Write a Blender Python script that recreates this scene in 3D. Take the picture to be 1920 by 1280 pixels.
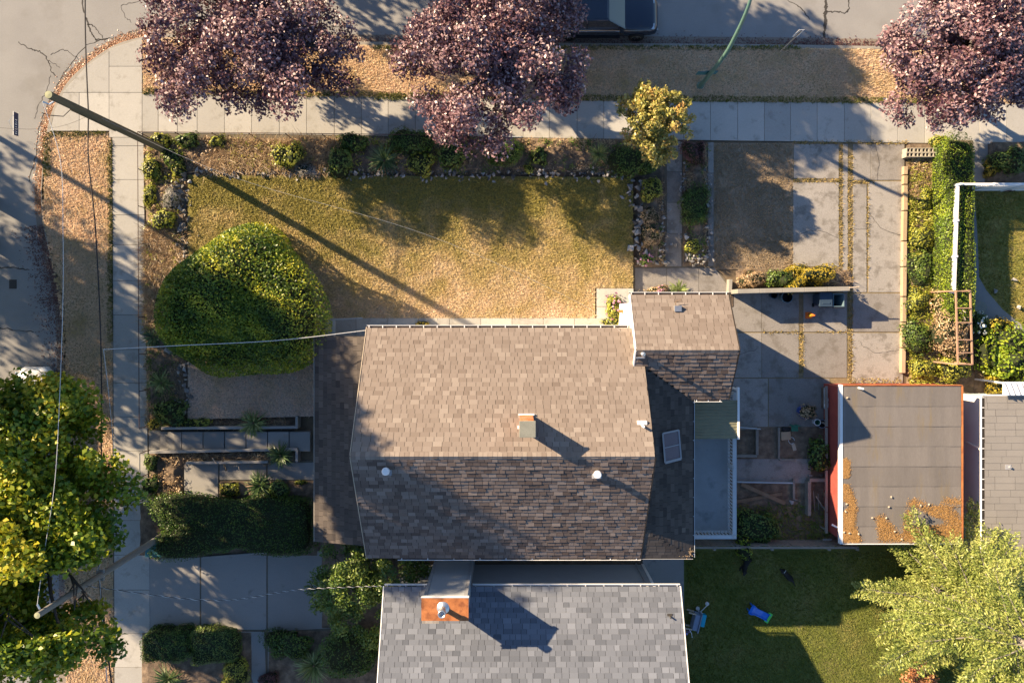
import bpy, bmesh, math, random
import numpy as np
from mathutils import Vector, Matrix, Euler

# ------------------------------------------------------------------ camera, sky, sun, exposure
for o in list(bpy.data.objects):
    bpy.data.objects.remove(o)
SC = bpy.context.scene
COL = SC.collection
H, F, CX, CY = 36.0, 1296.0, 956.0, 590.0          # flying height, focal length, point straight below the camera
SUN_AZ, SUN_EL = math.radians(-60.2), math.radians(24.0)
SUN_STRENGTH, SKY_STRENGTH, EXPOSURE = 5.0, 0.068, 1.57

cam = bpy.data.cameras.new('camera')
cam.sensor_width = 36.0
cam.lens = F / 1920 * 36.0
cam.shift_x, cam.shift_y = (960 - CX) / 1920, (CY - 640) / 1920
cam.clip_end = 2000
cam_o = bpy.data.objects.new('camera', cam)
cam_o.location = (0, 0, H)
COL.objects.link(cam_o)
SC.camera = cam_o

W = bpy.data.worlds.new('World')
SC.world = W
W.use_nodes = True
wn, wl = W.node_tree.nodes, W.node_tree.links
sky = wn.new('ShaderNodeTexSky')
sky.sky_type = 'NISHITA'
sky.sun_disc = False
sky.sun_elevation = SUN_EL
sky.sun_rotation = SUN_AZ % (2 * math.pi)
sky.air_density, sky.dust_density, sky.ozone_density = 1.0, 0.4, 4.0
wl.new(sky.outputs[0], wn['Background'].inputs[0])
wn['Background'].inputs[1].default_value = SKY_STRENGTH

sun = bpy.data.lights.new('sun', 'SUN')
sun.energy = SUN_STRENGTH
sun.angle = math.radians(0.55)
sun.color = (1.0, 0.775, 0.51)
sun_o = bpy.data.objects.new('sun', sun)
sdir = Vector((math.sin(SUN_AZ) * math.cos(SUN_EL), math.cos(SUN_AZ) * math.cos(SUN_EL), math.sin(SUN_EL)))
sun_o.rotation_euler = (-sdir).to_track_quat('-Z', 'Y').to_euler()
sun_o.location = (-30, 20, 40)
COL.objects.link(sun_o)

vs = SC.view_settings
vs.view_transform = 'Standard'
vs.look = 'None'
vs.exposure = EXPOSURE
vs.gamma = 1.0
vs.use_curve_mapping = False
SC.render.engine = 'CYCLES'
SC.cycles.max_bounces = 6

# ------------------------------------------------------------------ helpers
random.seed(7)
RNG = np.random.default_rng(11)


def P(px, py, z=0.0):
    return ((px - CX) / F * (H - z), -(py - CY) / F * (H - z), z)


def P2(px, py, z=0.0):
    return P(px, py, z)[:2]


def mat(name, cols, scale=3.0, var=0.12, fine=30.0, finevar=0.12, rough=0.85, bump=0.0, bscale=None, tint=False, grad=None,
        trans=0.0, metal=0.0, spec=0.25, stain=None, coat=0.0, stretch=None, obj_random=0.0, contrast=1.6):
    """cols: list of linear colours, blended by the tint attribute or by noise; everything in world space."""
    m = bpy.data.materials.new(name)
    m.use_nodes = True
    nt = m.node_tree
    N, L = nt.nodes, nt.links
    b = N['Principled BSDF']
    geo = N.new('ShaderNodeNewGeometry')
    pos = geo.outputs['Position']
    if stretch:
        mp = N.new('ShaderNodeVectorMath')
        mp.operation = 'MULTIPLY'
        mp.inputs[1].default_value = stretch
        L.new(pos, mp.inputs[0])
        pos = mp.outputs[0]

    def noise(s, detail=4.0, rgh=0.6):
        n = N.new('ShaderNodeTexNoise')
        n.inputs['Scale'].default_value = s
        n.inputs['Detail'].default_value = detail
        n.inputs['Roughness'].default_value = rgh
        L.new(pos, n.inputs['Vector'])
        return n.outputs[0]

    def math_(op, a, c, d=None):
        n = N.new('ShaderNodeMath')
        n.operation = op
        for i, x in enumerate((a, c, d)):
            if x is None:
                continue
            if isinstance(x, (int, float)):
                n.inputs[i].default_value = x
            else:
                L.new(x, n.inputs[i])
        return n.outputs[0]
    big = noise(scale)
    if tint:
        at = N.new('ShaderNodeAttribute')
        at.attribute_name = 'tint'
        fac = at.outputs['Fac']
        if obj_random:
            oi = N.new('ShaderNodeObjectInfo')
            fac = math_('ADD', fac, math_('MULTIPLY', math_('SUBTRACT', oi.outputs['Random'], 0.5), obj_random))
    else:
        fac = math_('MULTIPLY_ADD', math_('SUBTRACT', big, 0.5), contrast, 0.5)
    if grad:                                   # (nx, ny, offset): soils and lawns that change across the plot
        sx = N.new('ShaderNodeSeparateXYZ')
        L.new(geo.outputs['Position'], sx.inputs[0])
        g = math_('ADD', math_('MULTIPLY', sx.outputs[0], grad[0]), math_('MULTIPLY_ADD', sx.outputs[1], grad[1], grad[2]))
        fac = math_('ADD', fac, g)
    if len(cols) > 1:
        r = N.new('ShaderNodeValToRGB')
        while len(r.color_ramp.elements) < len(cols):
            r.color_ramp.elements.new(0.5)
        for i, c in enumerate(cols):
            e = r.color_ramp.elements[i]
            e.position = i / (len(cols) - 1)
            e.color = (*c, 1)
        L.new(fac, r.inputs[0])
        col = r.outputs[0]
    else:
        rgb = N.new('ShaderNodeRGB')
        rgb.outputs[0].default_value = (*cols[0], 1)
        col = rgb.outputs[0]
    fn = noise(fine, 3.0, 0.7)
    k = math_('MULTIPLY_ADD', math_('SUBTRACT', fn, 0.5), 4 * finevar, 1.0)
    if var:
        k = math_('MULTIPLY', k, math_('MULTIPLY_ADD', math_('SUBTRACT', noise(scale * 0.37 + 0.05), 0.5), 4 * var, 1.0))
    vm = N.new('ShaderNodeVectorMath')
    vm.operation = 'SCALE'
    L.new(col, vm.inputs[0])
    L.new(k, vm.inputs['Scale'])
    col = vm.outputs[0]
    if stain:                                  # (colour, scale, threshold, amount): patches of moss, rust or dirt
        sn = noise(stain[1], 6.0, 0.65)
        mr = N.new('ShaderNodeMapRange')
        mr.inputs[1].default_value = stain[2]
        mr.inputs[2].default_value = stain[2] + 0.12
        mr.inputs[4].default_value = stain[3]
        L.new(sn, mr.inputs[0])
        mx = N.new('ShaderNodeMix')
        mx.data_type = 'RGBA'
        L.new(mr.outputs[0], mx.inputs[0])
        L.new(col, mx.inputs[6])
        mx.inputs[7].default_value = (*stain[0], 1)
        col = mx.outputs[2]
    L.new(col, b.inputs['Base Color'])
    b.inputs['Roughness'].default_value = rough
    b.inputs['Metallic'].default_value = metal
    b.inputs['Specular IOR Level'].default_value = spec
    if coat:
        b.inputs['Coat Weight'].default_value = coat
        b.inputs['Coat Roughness'].default_value = 0.06
    if bump:
        bn = N.new('ShaderNodeBump')
        bn.inputs['Strength'].default_value = min(1.0, bump * 8)
        bn.inputs['Distance'].default_value = bump
        L.new(noise(bscale or fine, 5.0, 0.65), bn.inputs['Height'])
        L.new(bn.outputs[0], b.inputs['Normal'])
    if trans:
        tb = N.new('ShaderNodeBsdfTranslucent')
        L.new(col, tb.inputs[0])
        ms = N.new('ShaderNodeMixShader')
        ms.inputs[0].default_value = trans
        L.new(b.outputs[0], ms.inputs[1])
        L.new(tb.outputs[0], ms.inputs[2])
        L.new(ms.outputs[0], N['Material Output'].inputs[0])
    return m


class MB:
    """collects faces; build() links them as one mesh object"""

    def __init__(s):
        s.v, s.f, s.m, s.t = [], [], [], []

    def add(s, vs_, fs, m=0, t=0.5):
        o = len(s.v)
        s.v += [tuple(map(float, p)) for p in vs_]
        for f in fs:
            s.f.append([o + i for i in f])
            s.m.append(m)
            s.t.append(t)
        return s

    def box(s, x0, x1, y0, y1, z0, z1, m=0, t=0.5):
        if x0 > x1: x0, x1 = x1, x0
        if y0 > y1: y0, y1 = y1, y0
        return s.add([(x0, y0, z0), (x1, y0, z0), (x1, y1, z0), (x0, y1, z0), (x0, y0, z1), (x1, y0, z1), (x1, y1, z1), (x0, y1, z1)],
                     [(3, 2, 1, 0), (4, 5, 6, 7), (0, 1, 5, 4), (1, 2, 6, 5), (2, 3, 7, 6), (3, 0, 4, 7)], m, t)

    def obox(s, c, u, v, w, m=0, t=0.5):
        """oriented box: centre and three half-axes"""
        c, u, v, w = map(Vector, (c, u, v, w))
        pts = [c + a * u + b * v + d * w for d in (-1, 1) for a, b in ((-1, -1), (1, -1), (1, 1), (-1, 1))]
        return s.add(pts, [(3, 2, 1, 0), (4, 5, 6, 7), (0, 1, 5, 4), (1, 2, 6, 5), (2, 3, 7, 6), (3, 0, 4, 7)], m, t)

    def beam(s, p0, p1, w, h, m=0, t=0.5):
        """board from p0 to p1 (centre line), w across (horizontal), h up"""
        p0, p1 = Vector(p0), Vector(p1)
        d = p1 - p0
        u = d / 2
        side = d.cross(Vector((0, 0, 1)))
        if side.length < 1e-6: side = Vector((1, 0, 0))
        side.normalize()
        up = side.cross(d).normalized()
        return s.obox((p0 + p1) / 2, u, side * w / 2, up * h / 2, m, t)

    def prism(s, poly, z0, z1, m=0, t=0.5):
        a = sum(poly[i][0] * poly[(i + 1) % len(poly)][1] - poly[(i + 1) % len(poly)][0] * poly[i][1] for i in range(len(poly)))
        if a < 0: poly = poly[::-1]
        n = len(poly)
        pts = [(p[0], p[1], z0) for p in poly] + [(p[0], p[1], z1) for p in poly]
        return s.add(pts, [tuple(range(n - 1, -1, -1)), tuple(range(n, 2 * n))] +
                     [(i, (i + 1) % n, n + (i + 1) % n, n + i) for i in range(n)], m, t)

    def sheet(s, poly, z, m=0, t=0.5):
        a = sum(poly[i][0] * poly[(i + 1) % len(poly)][1] - poly[(i + 1) % len(poly)][0] * poly[i][1] for i in range(len(poly)))
        if a < 0: poly = poly[::-1]
        return s.add([(p[0], p[1], z) for p in poly], [tuple(range(len(poly)))], m, t)

    def tube(s, pts, rs, n=8, m=0, t=0.5, cap=True):
        pts = [Vector(p) for p in pts]
        if isinstance(rs, (int, float)): rs = [rs] * len(pts)
        o = len(s.v)
        prev = None
        for i, p in enumerate(pts):
            d = (pts[min(i + 1, len(pts) - 1)] - pts[max(i - 1, 0)]).normalized()
            if prev is None:
                a = d.cross(Vector((0, 0, 1)))
                if a.length < 1e-3: a = Vector((1, 0, 0))
            else:
                a = prev - d * prev.dot(d)
            a.normalize()
            prev = a
            b = d.cross(a)
            for k in range(n):
                q = 2 * math.pi * k / n
                s.v.append(tuple(p + (a * math.cos(q) + b * math.sin(q)) * rs[i]))
        for i in range(len(pts) - 1):
            for k in range(n):
                s.f.append([o + i * n + k, o + i * n + (k + 1) % n, o + (i + 1) * n + (k + 1) % n, o + (i + 1) * n + k])
                s.m.append(m); s.t.append(t)
        if cap:
            s.f.append([o + k for k in range(n - 1, -1, -1)]); s.m.append(m); s.t.append(t)
            e = o + (len(pts) - 1) * n
            s.f.append([e + k for k in range(n)]); s.m.append(m); s.t.append(t)
        return s

    def lathe(s, c, prof, n=20, m=0, t=0.5):
        """prof: list of (radius, z) around a vertical axis at c"""
        o = len(s.v)
        for r, z in prof:
            for k in range(n):
                q = 2 * math.pi * k / n
                s.v.append((c[0] + r * math.cos(q), c[1] + r * math.sin(q), c[2] + z))
        for i in range(len(prof) - 1):
            for k in range(n):
                s.f.append([o + i * n + k, o + i * n + (k + 1) % n, o + (i + 1) * n + (k + 1) % n, o + (i + 1) * n + k])
                s.m.append(m); s.t.append(t)
        return s

    def mesh(s, name, mats, shift=(0, 0, 0)):
        me = bpy.data.meshes.new(name)
        me.from_pydata([(x - shift[0], y - shift[1], z - shift[2]) for x, y, z in s.v], [], s.f)
        for m in (mats if isinstance(mats, (list, tuple)) else [mats]):
            me.materials.append(m)
        me.polygons.foreach_set('material_index', s.m)
        at = me.attributes.new('tint', 'FLOAT', 'FACE')
        at.data.foreach_set('value', s.t)
        me.update()
        return me

    def build(s, name, mats, parent=None, base=(0, 0, 0), smooth=False, bevel=0.0, local=False):
        me = s.mesh(name, mats, base)
        if smooth:
            me.polygons.foreach_set('use_smooth', [True] * len(me.polygons))
        o = bpy.data.objects.new(name, me)
        COL.objects.link(o)
        o.location = base
        if parent: adopt(o, parent, local)
        if bevel:
            b = o.modifiers.new('bevel', 'BEVEL')
            b.width = bevel
            b.segments = 2
            b.limit_method = 'ANGLE'
        return o


def adopt(o, parent, local=False):
    """parent without moving; parts of a turned thing are given in its own frame (local)"""
    o.parent = parent
    if not local:
        o.matrix_parent_inverse = parent.matrix_basis.inverted()


def inst(name, me, loc, parent=None, rot=None, scale=None):
    o = bpy.data.objects.new(name, me)
    COL.objects.link(o)
    o.location = loc
    if rot is not None: o.rotation_euler = rot
    if scale is not None: o.scale = scale
    if parent: adopt(o, parent)
    return o


def tag(o, label, cat, group=None):
    o['label'] = label
    o['category'] = cat
    if group: o['group'] = group
    return o


def structure(o):
    o['kind'] = 'structure'
    return o


def stuff(o, label=None, cat=None):
    o['kind'] = 'stuff'
    if label:
        o['label'] = label
        o['category'] = cat
    return o


def thing(name, label, cat, loc, group=None):
    o = bpy.data.objects.new(name, None)
    COL.objects.link(o)
    o.location = loc
    o.empty_display_size = 0.3
    return tag(o, label, cat, group)


def np_quads(name, V, tint, m, parent=None, base=(0, 0, 0)):
    """V (N,4,3) quads as one mesh, quick"""
    n = len(V)
    V = V.reshape(-1, 3) - np.array(base)
    me = bpy.data.meshes.new(name)
    me.vertices.add(n * 4)
    me.vertices.foreach_set('co', V.astype(np.float32).ravel())
    me.loops.add(n * 4)
    me.loops.foreach_set('vertex_index', np.arange(n * 4, dtype=np.int32))
    me.polygons.add(n)
    me.polygons.foreach_set('loop_start', np.arange(0, n * 4, 4, dtype=np.int32))
    me.materials.append(m)
    at = me.attributes.new('tint', 'FLOAT', 'FACE')
    at.data.foreach_set('value', tint.astype(np.float32))
    me.update(calc_edges=True)
    o = bpy.data.objects.new(name, me)
    COL.objects.link(o)
    o.location = base
    if parent: adopt(o, parent)
    return o


def unit(a):
    return a / np.maximum(np.linalg.norm(a, axis=-1, keepdims=True), 1e-9)


def leaf_quads(pos, nrm, size, rng, aspect=0.55, fold=0.25):
    """one bent diamond leaf at each position, facing roughly along nrm"""
    n = len(pos)
    a = unit(np.cross(nrm, unit(rng.normal(size=(n, 3)))))
    b = np.cross(nrm, a)
    L = (size * rng.uniform(0.6, 1.35, n))[:, None]
    w = L * aspect
    p0 = pos - a * L * 0.5
    p2 = pos + a * L * 0.5 - nrm * L * fold * rng.uniform(0, 1, (n, 1))
    p1 = pos + b * w * 0.5 + nrm * L * 0.08
    p3 = pos - b * w * 0.5 + nrm * L * 0.08
    return np.stack([p0, p1, p2, p3], 1)


def inside(poly, x, y):
    c = np.zeros(len(x), bool)
    j = len(poly) - 1
    for i in range(len(poly)):
        xi, yi = poly[i]
        xj, yj = poly[j]
        if yi != yj:
            c ^= ((yi > y) != (yj > y)) & (x < (xj - xi) * (y - yi) / (yj - yi) + xi)
        j = i
    return c


def scatter(poly, n, rng):
    p = np.array(poly)
    lo, hi = p.min(0), p.max(0)
    x = rng.uniform(lo[0], hi[0], n)
    y = rng.uniform(lo[1], hi[1], n)
    k = inside(poly, x, y)
    return x[k], y[k]


def smooth_line(pts, n=8):
    pts = [Vector((p[0], p[1], p[2] if len(p) > 2 else 0)) for p in pts]
    out = []
    for i in range(len(pts) - 1):
        p0, p1, p2, p3 = pts[max(i - 1, 0)], pts[i], pts[i + 1], pts[min(i + 2, len(pts) - 1)]
        for k in range(n):
            t = k / n
            out.append(0.5 * ((2 * p1) + (p2 - p0) * t + (2 * p0 - 5 * p1 + 4 * p2 - p3) * t * t + (3 * p1 - p0 - 3 * p2 + p3) * t ** 3))
    out.append(pts[-1])
    return out


def px_poly(pts, z=0.0):
    return [P2(a, b, z) for a, b in pts]


def rect(x0, y0, x1, y1):
    return [(x0, y0), (x1, y0), (x1, y1), (x0, y1)]


# ------------------------------------------------------------------ materials
M = {}
M['asphalt'] = mat('asphalt', [(0.235, 0.23, 0.225), (0.295, 0.29, 0.28)], 0.5, 0.05, 16, 0.07, 0.92, 0.006, 60, stain=((0.19, 0.18, 0.165), 0.35, 0.56, 0.45))
M['crack'] = mat('crack_filler', [(0.06, 0.056, 0.052)], 4, 0.1, 30, 0.2, 0.95)
M['concrete'] = mat('concrete', [(0.22, 0.215, 0.205), (0.31, 0.30, 0.285)], 1.2, 0.07, 45, 0.13, 0.9, 0.004, 90, tint=True,
                    stain=((0.12, 0.11, 0.095), 1.3, 0.6, 0.5))
M['sidewalk'] = mat('pale_concrete', [(0.35, 0.34, 0.315), (0.45, 0.435, 0.40)], 1.2, 0.06, 18, 0.09, 0.9, 0.004, 60, tint=True,
                    stain=((0.23, 0.215, 0.185), 1.6, 0.55, 0.55))
M['aggregate'] = mat('exposed_aggregate', [(0.215, 0.20, 0.185), (0.315, 0.295, 0.27)], 1.5, 0.08, 20, 0.22, 0.93, 0.014, 40, tint=True,
                     stain=((0.14, 0.125, 0.105), 1.4, 0.5, 0.65))
M['joint'] = mat('joint_dirt', [(0.11, 0.095, 0.075), (0.17, 0.145, 0.105)], 3, 0.1, 40, 0.2, 0.97)
M['kerb'] = mat('kerb_concrete', [(0.26, 0.24, 0.21), (0.33, 0.31, 0.27)], 1.5, 0.1, 40, 0.12, 0.9)
M['earth'] = mat('dry_earth', [(0.10, 0.075, 0.05), (0.19, 0.145, 0.095)], 2.0, 0.15, 25, 0.25, 0.97, 0.03, 14)
M['soil'] = mat('garden_soil', [(0.06, 0.045, 0.034), (0.16, 0.118, 0.084), (0.30, 0.22, 0.15)], 3.0, 0.2, 30, 0.3, 0.97, 0.05, 16)
straw, olive, green = (0.36, 0.27, 0.165), (0.20, 0.165, 0.065), (0.105, 0.11, 0.035)
M['lawn'] = mat('front_lawn', [(0.19, 0.165, 0.05), (0.32, 0.25, 0.11), (0.42, 0.32, 0.20), (0.49, 0.37, 0.27), (0.53, 0.41, 0.32)], 0.7, 0.08, 9, 0.3, 0.95, 0.10, 9, grad=(0, -0.085, 0.0), contrast=1.1)
M['verge'] = mat('verge_grass', [(0.20, 0.18, 0.06), (0.36, 0.28, 0.14), (0.49, 0.37, 0.24), (0.55, 0.42, 0.30)], 0.55, 0.08, 9, 0.3, 0.95, 0.10, 9, contrast=1.5, grad=(0, 0, 0.18))
GB = dict(scale=0.7, var=0.08, fine=22, finevar=0.12, rough=0.7, trans=0.35, spec=0.2)
M['lawn_blade'] = mat('front_lawn_blade', [(0.34, 0.29, 0.08), (0.54, 0.42, 0.19), (0.66, 0.51, 0.32), (0.76, 0.58, 0.43), (0.80, 0.62, 0.5)], grad=(0, -0.085, 0.0), contrast=1.1, **GB)
M['verge_blade'] = mat('verge_blade', [(0.34, 0.30, 0.09), (0.58, 0.45, 0.23), (0.74, 0.56, 0.37), (0.80, 0.62, 0.45)], grad=(0, 0, 0.2), contrast=1.5, **GB)
M['brown_blade'] = mat('worn_blade', [(0.27, 0.215, 0.12), (0.41, 0.32, 0.21), (0.55, 0.43, 0.31)], **GB)
M['green_blade'] = mat('back_lawn_blade', [(0.10, 0.16, 0.025), (0.21, 0.235, 0.05), (0.36, 0.30, 0.12)], contrast=1.5, **GB)
M['east_blade'] = mat('east_lawn_blade', [(0.16, 0.21, 0.035), (0.34, 0.31, 0.075), (0.55, 0.41, 0.18)], **GB)
M['brown_lawn'] = mat('worn_side_lawn', [(0.17, 0.135, 0.085), (0.24, 0.185, 0.125), (0.34, 0.265, 0.19)], 0.8, 0.1, 20, 0.25, 0.96, 0.05, 15)
M['green_lawn'] = mat('back_lawn', [(0.06, 0.095, 0.02), (0.13, 0.14, 0.035), (0.21, 0.17, 0.075)], 0.5, 0.1, 20, 0.25, 0.95, 0.05, 15, contrast=1.5, grad=(0, 0, -0.05))
M['east_lawn'] = mat('east_lawn', [(0.11, 0.14, 0.03), (0.22, 0.2, 0.055), (0.38, 0.28, 0.12)], 0.9, 0.1, 20, 0.22, 0.95, 0.05, 15)
M['rock'] = mat('pale_rock', [(0.09, 0.088, 0.086), (0.20, 0.195, 0.19), (0.37, 0.36, 0.35)], 5, 0.15, 25, 0.2, 0.9, 0.02, 20, tint=True, obj_random=1.0)
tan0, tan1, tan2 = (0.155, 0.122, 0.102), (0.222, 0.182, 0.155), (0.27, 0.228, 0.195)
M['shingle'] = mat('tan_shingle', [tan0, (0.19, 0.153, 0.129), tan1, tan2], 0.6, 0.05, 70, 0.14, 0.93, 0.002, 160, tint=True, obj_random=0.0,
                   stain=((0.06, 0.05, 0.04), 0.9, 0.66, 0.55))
M['shingle_brown'] = mat('shaded_tan_shingle', [(0.10, 0.074, 0.062), (0.16, 0.122, 0.102), (0.23, 0.185, 0.158)], 0.6, 0.08, 60, 0.2, 0.93, 0.003, 120, tint=True)  # same tan shingles, shade put into the colour for slopes facing off the sun
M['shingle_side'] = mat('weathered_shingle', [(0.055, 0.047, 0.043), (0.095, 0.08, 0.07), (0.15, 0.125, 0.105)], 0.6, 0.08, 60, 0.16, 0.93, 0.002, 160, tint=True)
M['roof_deck'] = mat('roof_underlay', [(0.035, 0.03, 0.027)], 3, 0.1, 40, 0.2, 0.97)
M['shingle_grey'] = mat('grey_shingle', [(0.09, 0.099, 0.118), (0.138, 0.15, 0.176), (0.20, 0.216, 0.25)], 0.6, 0.06, 70, 0.16, 0.93, 0.002, 160, tint=True)
M['flat_roof'] = mat('rolled_roofing', [(0.135, 0.122, 0.112), (0.20, 0.182, 0.167)], 0.9, 0.16, 14, 0.12, 0.92, 0.006, 30, tint=True, stretch=(3.2, 0.45, 1),
                     stain=((0.20, 0.155, 0.085), 0.7, 0.55, 0.5))
M['east_roof'] = mat('taupe_roofing', [(0.215, 0.20, 0.182), (0.275, 0.255, 0.23)], 1.5, 0.07, 60, 0.15, 0.92, 0.006, 12, tint=True)
M['white'] = mat('white_paint', [(0.80, 0.79, 0.77)], 3, 0.03, 30, 0.03, 0.5, spec=0.4)
M['white_wall'] = mat('white_stucco', [(0.78, 0.76, 0.73)], 2, 0.04, 60, 0.05, 0.85, 0.004, 80)
M['gutter'] = mat('gutter_dark', [(0.07, 0.05, 0.045), (0.12, 0.09, 0.075)], 8, 0.2, 40, 0.3, 0.9)  # dark brown tone of the gutter troughs
M['grey_trim'] = mat('grey_trim', [(0.32, 0.32, 0.33)], 3, 0.05, 30, 0.08, 0.6)
M['siding'] = mat('grey_siding', [(0.33, 0.345, 0.36), (0.37, 0.385, 0.4)], 2, 0.03, 40, 0.05, 0.7)
M['pale_siding'] = mat('pale_siding', [(0.62, 0.65, 0.66), (0.7, 0.72, 0.73)], 2, 0.03, 40, 0.05, 0.7)
M['red_wall'] = mat('red_brick_paint', [(0.28, 0.055, 0.045), (0.36, 0.08, 0.06)], 3, 0.1, 30, 0.15, 0.8, 0.01, 20)
M['rust'] = mat('rusty_metal', [(0.22, 0.075, 0.03), (0.40, 0.145, 0.05), (0.50, 0.20, 0.075)], 2.5, 0.12, 30, 0.2, 0.75, stain=((0.16, 0.05, 0.025), 2.2, 0.52, 0.6))
M['steel'] = mat('galvanised_steel', [(0.55, 0.57, 0.58)], 5, 0.1, 30, 0.1, 0.35, metal=0.8)
M['brick'] = mat('chimney_brick', [(0.42, 0.17, 0.075), (0.52, 0.23, 0.11)], 8, 0.15, 40, 0.15, 0.9)
M['old_concrete'] = mat('mossy_concrete', [(0.20, 0.20, 0.165), (0.27, 0.27, 0.225)], 3, 0.1, 50, 0.25, 0.93, 0.006, 60)
M['deck'] = mat('deck_membrane', [(0.21, 0.235, 0.25), (0.30, 0.33, 0.35)], 0.9, 0.1, 30, 0.1, 0.55, stain=((0.11, 0.13, 0.14), 0.9, 0.55, 0.6))
M['corrugated'] = mat('translucent_canopy', [(0.23, 0.225, 0.15), (0.30, 0.285, 0.185)], 3, 0.08, 30, 0.1, 0.6, trans=0.3)
M['rail_paint'] = mat('grey_rail_paint', [(0.42, 0.45, 0.47)], 3, 0.06, 30, 0.08, 0.6)
M['glass'] = mat('dark_glass', [(0.03, 0.035, 0.05)], 2, 0.0, 10, 0.0, 0.08, spec=0.6, coat=0.5)
M['skylight'] = mat('skylight_glass', [(0.15, 0.11, 0.115)], 2, 0.1, 10, 0.05, 0.12, spec=0.6)
M['timber'] = mat('grey_timber', [(0.20, 0.18, 0.155), (0.28, 0.255, 0.215)], 3, 0.1, 30, 0.2, 0.9, 0.004, 40)
M['board'] = mat('brown_board', [(0.19, 0.12, 0.075), (0.27, 0.18, 0.115)], 3, 0.1, 30, 0.2, 0.9)
M['tan_block'] = mat('tan_concrete', [(0.38, 0.28, 0.17), (0.47, 0.36, 0.24)], 3, 0.1, 30, 0.15, 0.9, tint=True)
M['block'] = mat('cinder_block', [(0.32, 0.29, 0.23), (0.42, 0.38, 0.31)], 4, 0.1, 40, 0.2, 0.93, 0.005, 60)
M['pole_wood'] = mat('treated_pole_wood', [(0.11, 0.098, 0.062), (0.165, 0.145, 0.095)], 4, 0.12, 30, 0.15, 0.9, stretch=(1, 1, 0.15))
M['pole_grey'] = mat('weathered_pole_wood', [(0.19, 0.18, 0.165), (0.27, 0.255, 0.23)], 4, 0.12, 30, 0.15, 0.9, stretch=(1, 1, 0.15))
M['pole_end'] = mat('cut_pole_end', [(0.36, 0.36, 0.22)], 10, 0.1, 60, 0.2, 0.9)
M['lamp_green'] = mat('green_painted_steel', [(0.10, 0.19, 0.155)], 3, 0.05, 30, 0.05, 0.4, spec=0.5)
M['wire_black'] = mat('black_wire', [(0.035, 0.03, 0.03)], 5, 0, 20, 0, 0.6)
M['wire_grey'] = mat('bare_wire', [(0.55, 0.55, 0.54)], 5, 0, 20, 0, 0.5)
M['pipe'] = mat('rusty_pipe', [(0.07, 0.04, 0.035), (0.11, 0.06, 0.05)], 5, 0.1, 40, 0.2, 0.7)
M['pergola'] = mat('rust_brown_paint', [(0.33, 0.20, 0.13), (0.40, 0.25, 0.17)], 5, 0.1, 40, 0.1, 0.7)
M['bark'] = mat('bark', [(0.06, 0.05, 0.042), (0.13, 0.11, 0.095)], 6, 0.15, 40, 0.25, 0.95, 0.02, 30)
M['bark_pale'] = mat('pale_bark', [(0.20, 0.18, 0.155), (0.32, 0.29, 0.255)], 6, 0.15, 40, 0.2, 0.95)
M['wood_brown'] = mat('brown_twig', [(0.17, 0.115, 0.075), (0.26, 0.18, 0.12)], 6, 0.15, 40, 0.2, 0.95)
LEAF = dict(scale=0.9, var=0.06, fine=25, finevar=0.05, rough=0.42, tint=True, spec=0.42)
M['plum'] = mat('plum_leaf', [(0.075, 0.03, 0.042), (0.18, 0.09, 0.105), (0.33, 0.205, 0.215), (0.60, 0.46, 0.45)], trans=0.15, **dict(LEAF, rough=0.4, spec=0.5))  # palest tint paints the pinkish white highlights into the leaf colour
M['maple'] = mat('maple_leaf', [(0.07, 0.14, 0.014), (0.18, 0.26, 0.018), (0.34, 0.37, 0.024), (0.52, 0.43, 0.03)], trans=0.3, **LEAF)
M['laurel'] = mat('laurel_leaf', [(0.06, 0.11, 0.015), (0.15, 0.23, 0.022), (0.35, 0.39, 0.03), (0.64, 0.57, 0.05)], trans=0.22, **LEAF)
M['yellow_tree'] = mat('yellowing_leaf', [(0.17, 0.18, 0.04), (0.37, 0.34, 0.08), (0.55, 0.48, 0.15), (0.60, 0.36, 0.11)], trans=0.25, **LEAF)
M['conifer'] = mat('conifer_spray', [(0.10, 0.145, 0.03), (0.23, 0.28, 0.06), (0.38, 0.41, 0.11), (0.50, 0.49, 0.17)], trans=0.15, **LEAF)
M['hedge'] = mat('hedge_leaf', [(0.035, 0.08, 0.011), (0.075, 0.145, 0.018), (0.14, 0.21, 0.028)], trans=0.2, **LEAF)
M['hedge_bright'] = mat('bright_hedge_leaf', [(0.11, 0.19, 0.015), (0.25, 0.34, 0.025), (0.42, 0.47, 0.04)], trans=0.25, **LEAF)
M['shrub'] = mat('shrub_leaf', [(0.055, 0.11, 0.02), (0.13, 0.2, 0.035), (0.25, 0.30, 0.055)], trans=0.22, **LEAF)
M['shrub_yellow'] = mat('yellow_green_leaf', [(0.17, 0.2, 0.03), (0.36, 0.38, 0.05), (0.56, 0.5, 0.08)], trans=0.25, **LEAF)
M['shrub_gold'] = mat('golden_leaf', [(0.22, 0.19, 0.02), (0.45, 0.34, 0.03), (0.58, 0.42, 0.06)], trans=0.25, **LEAF)
M['shrub_red'] = mat('burgundy_leaf', [(0.06, 0.02, 0.025), (0.12, 0.045, 0.05), (0.19, 0.09, 0.075)], trans=0.2, **LEAF)
M['dry'] = mat('dry_stalk', [(0.24, 0.155, 0.09), (0.46, 0.32, 0.175), (0.62, 0.47, 0.28)], trans=0.15, **LEAF)
M['grey_brush'] = mat('dead_grey_brush', [(0.25, 0.23, 0.2), (0.42, 0.4, 0.36)], **LEAF)
M['blade'] = mat('yucca_blade', [(0.025, 0.06, 0.02), (0.07, 0.125, 0.04), (0.20, 0.25, 0.10)], trans=0.12, **LEAF)
M['pale_blade'] = mat('pale_blade', [(0.09, 0.135, 0.04), (0.21, 0.26, 0.085), (0.36, 0.38, 0.17)], trans=0.15, **LEAF)
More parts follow.
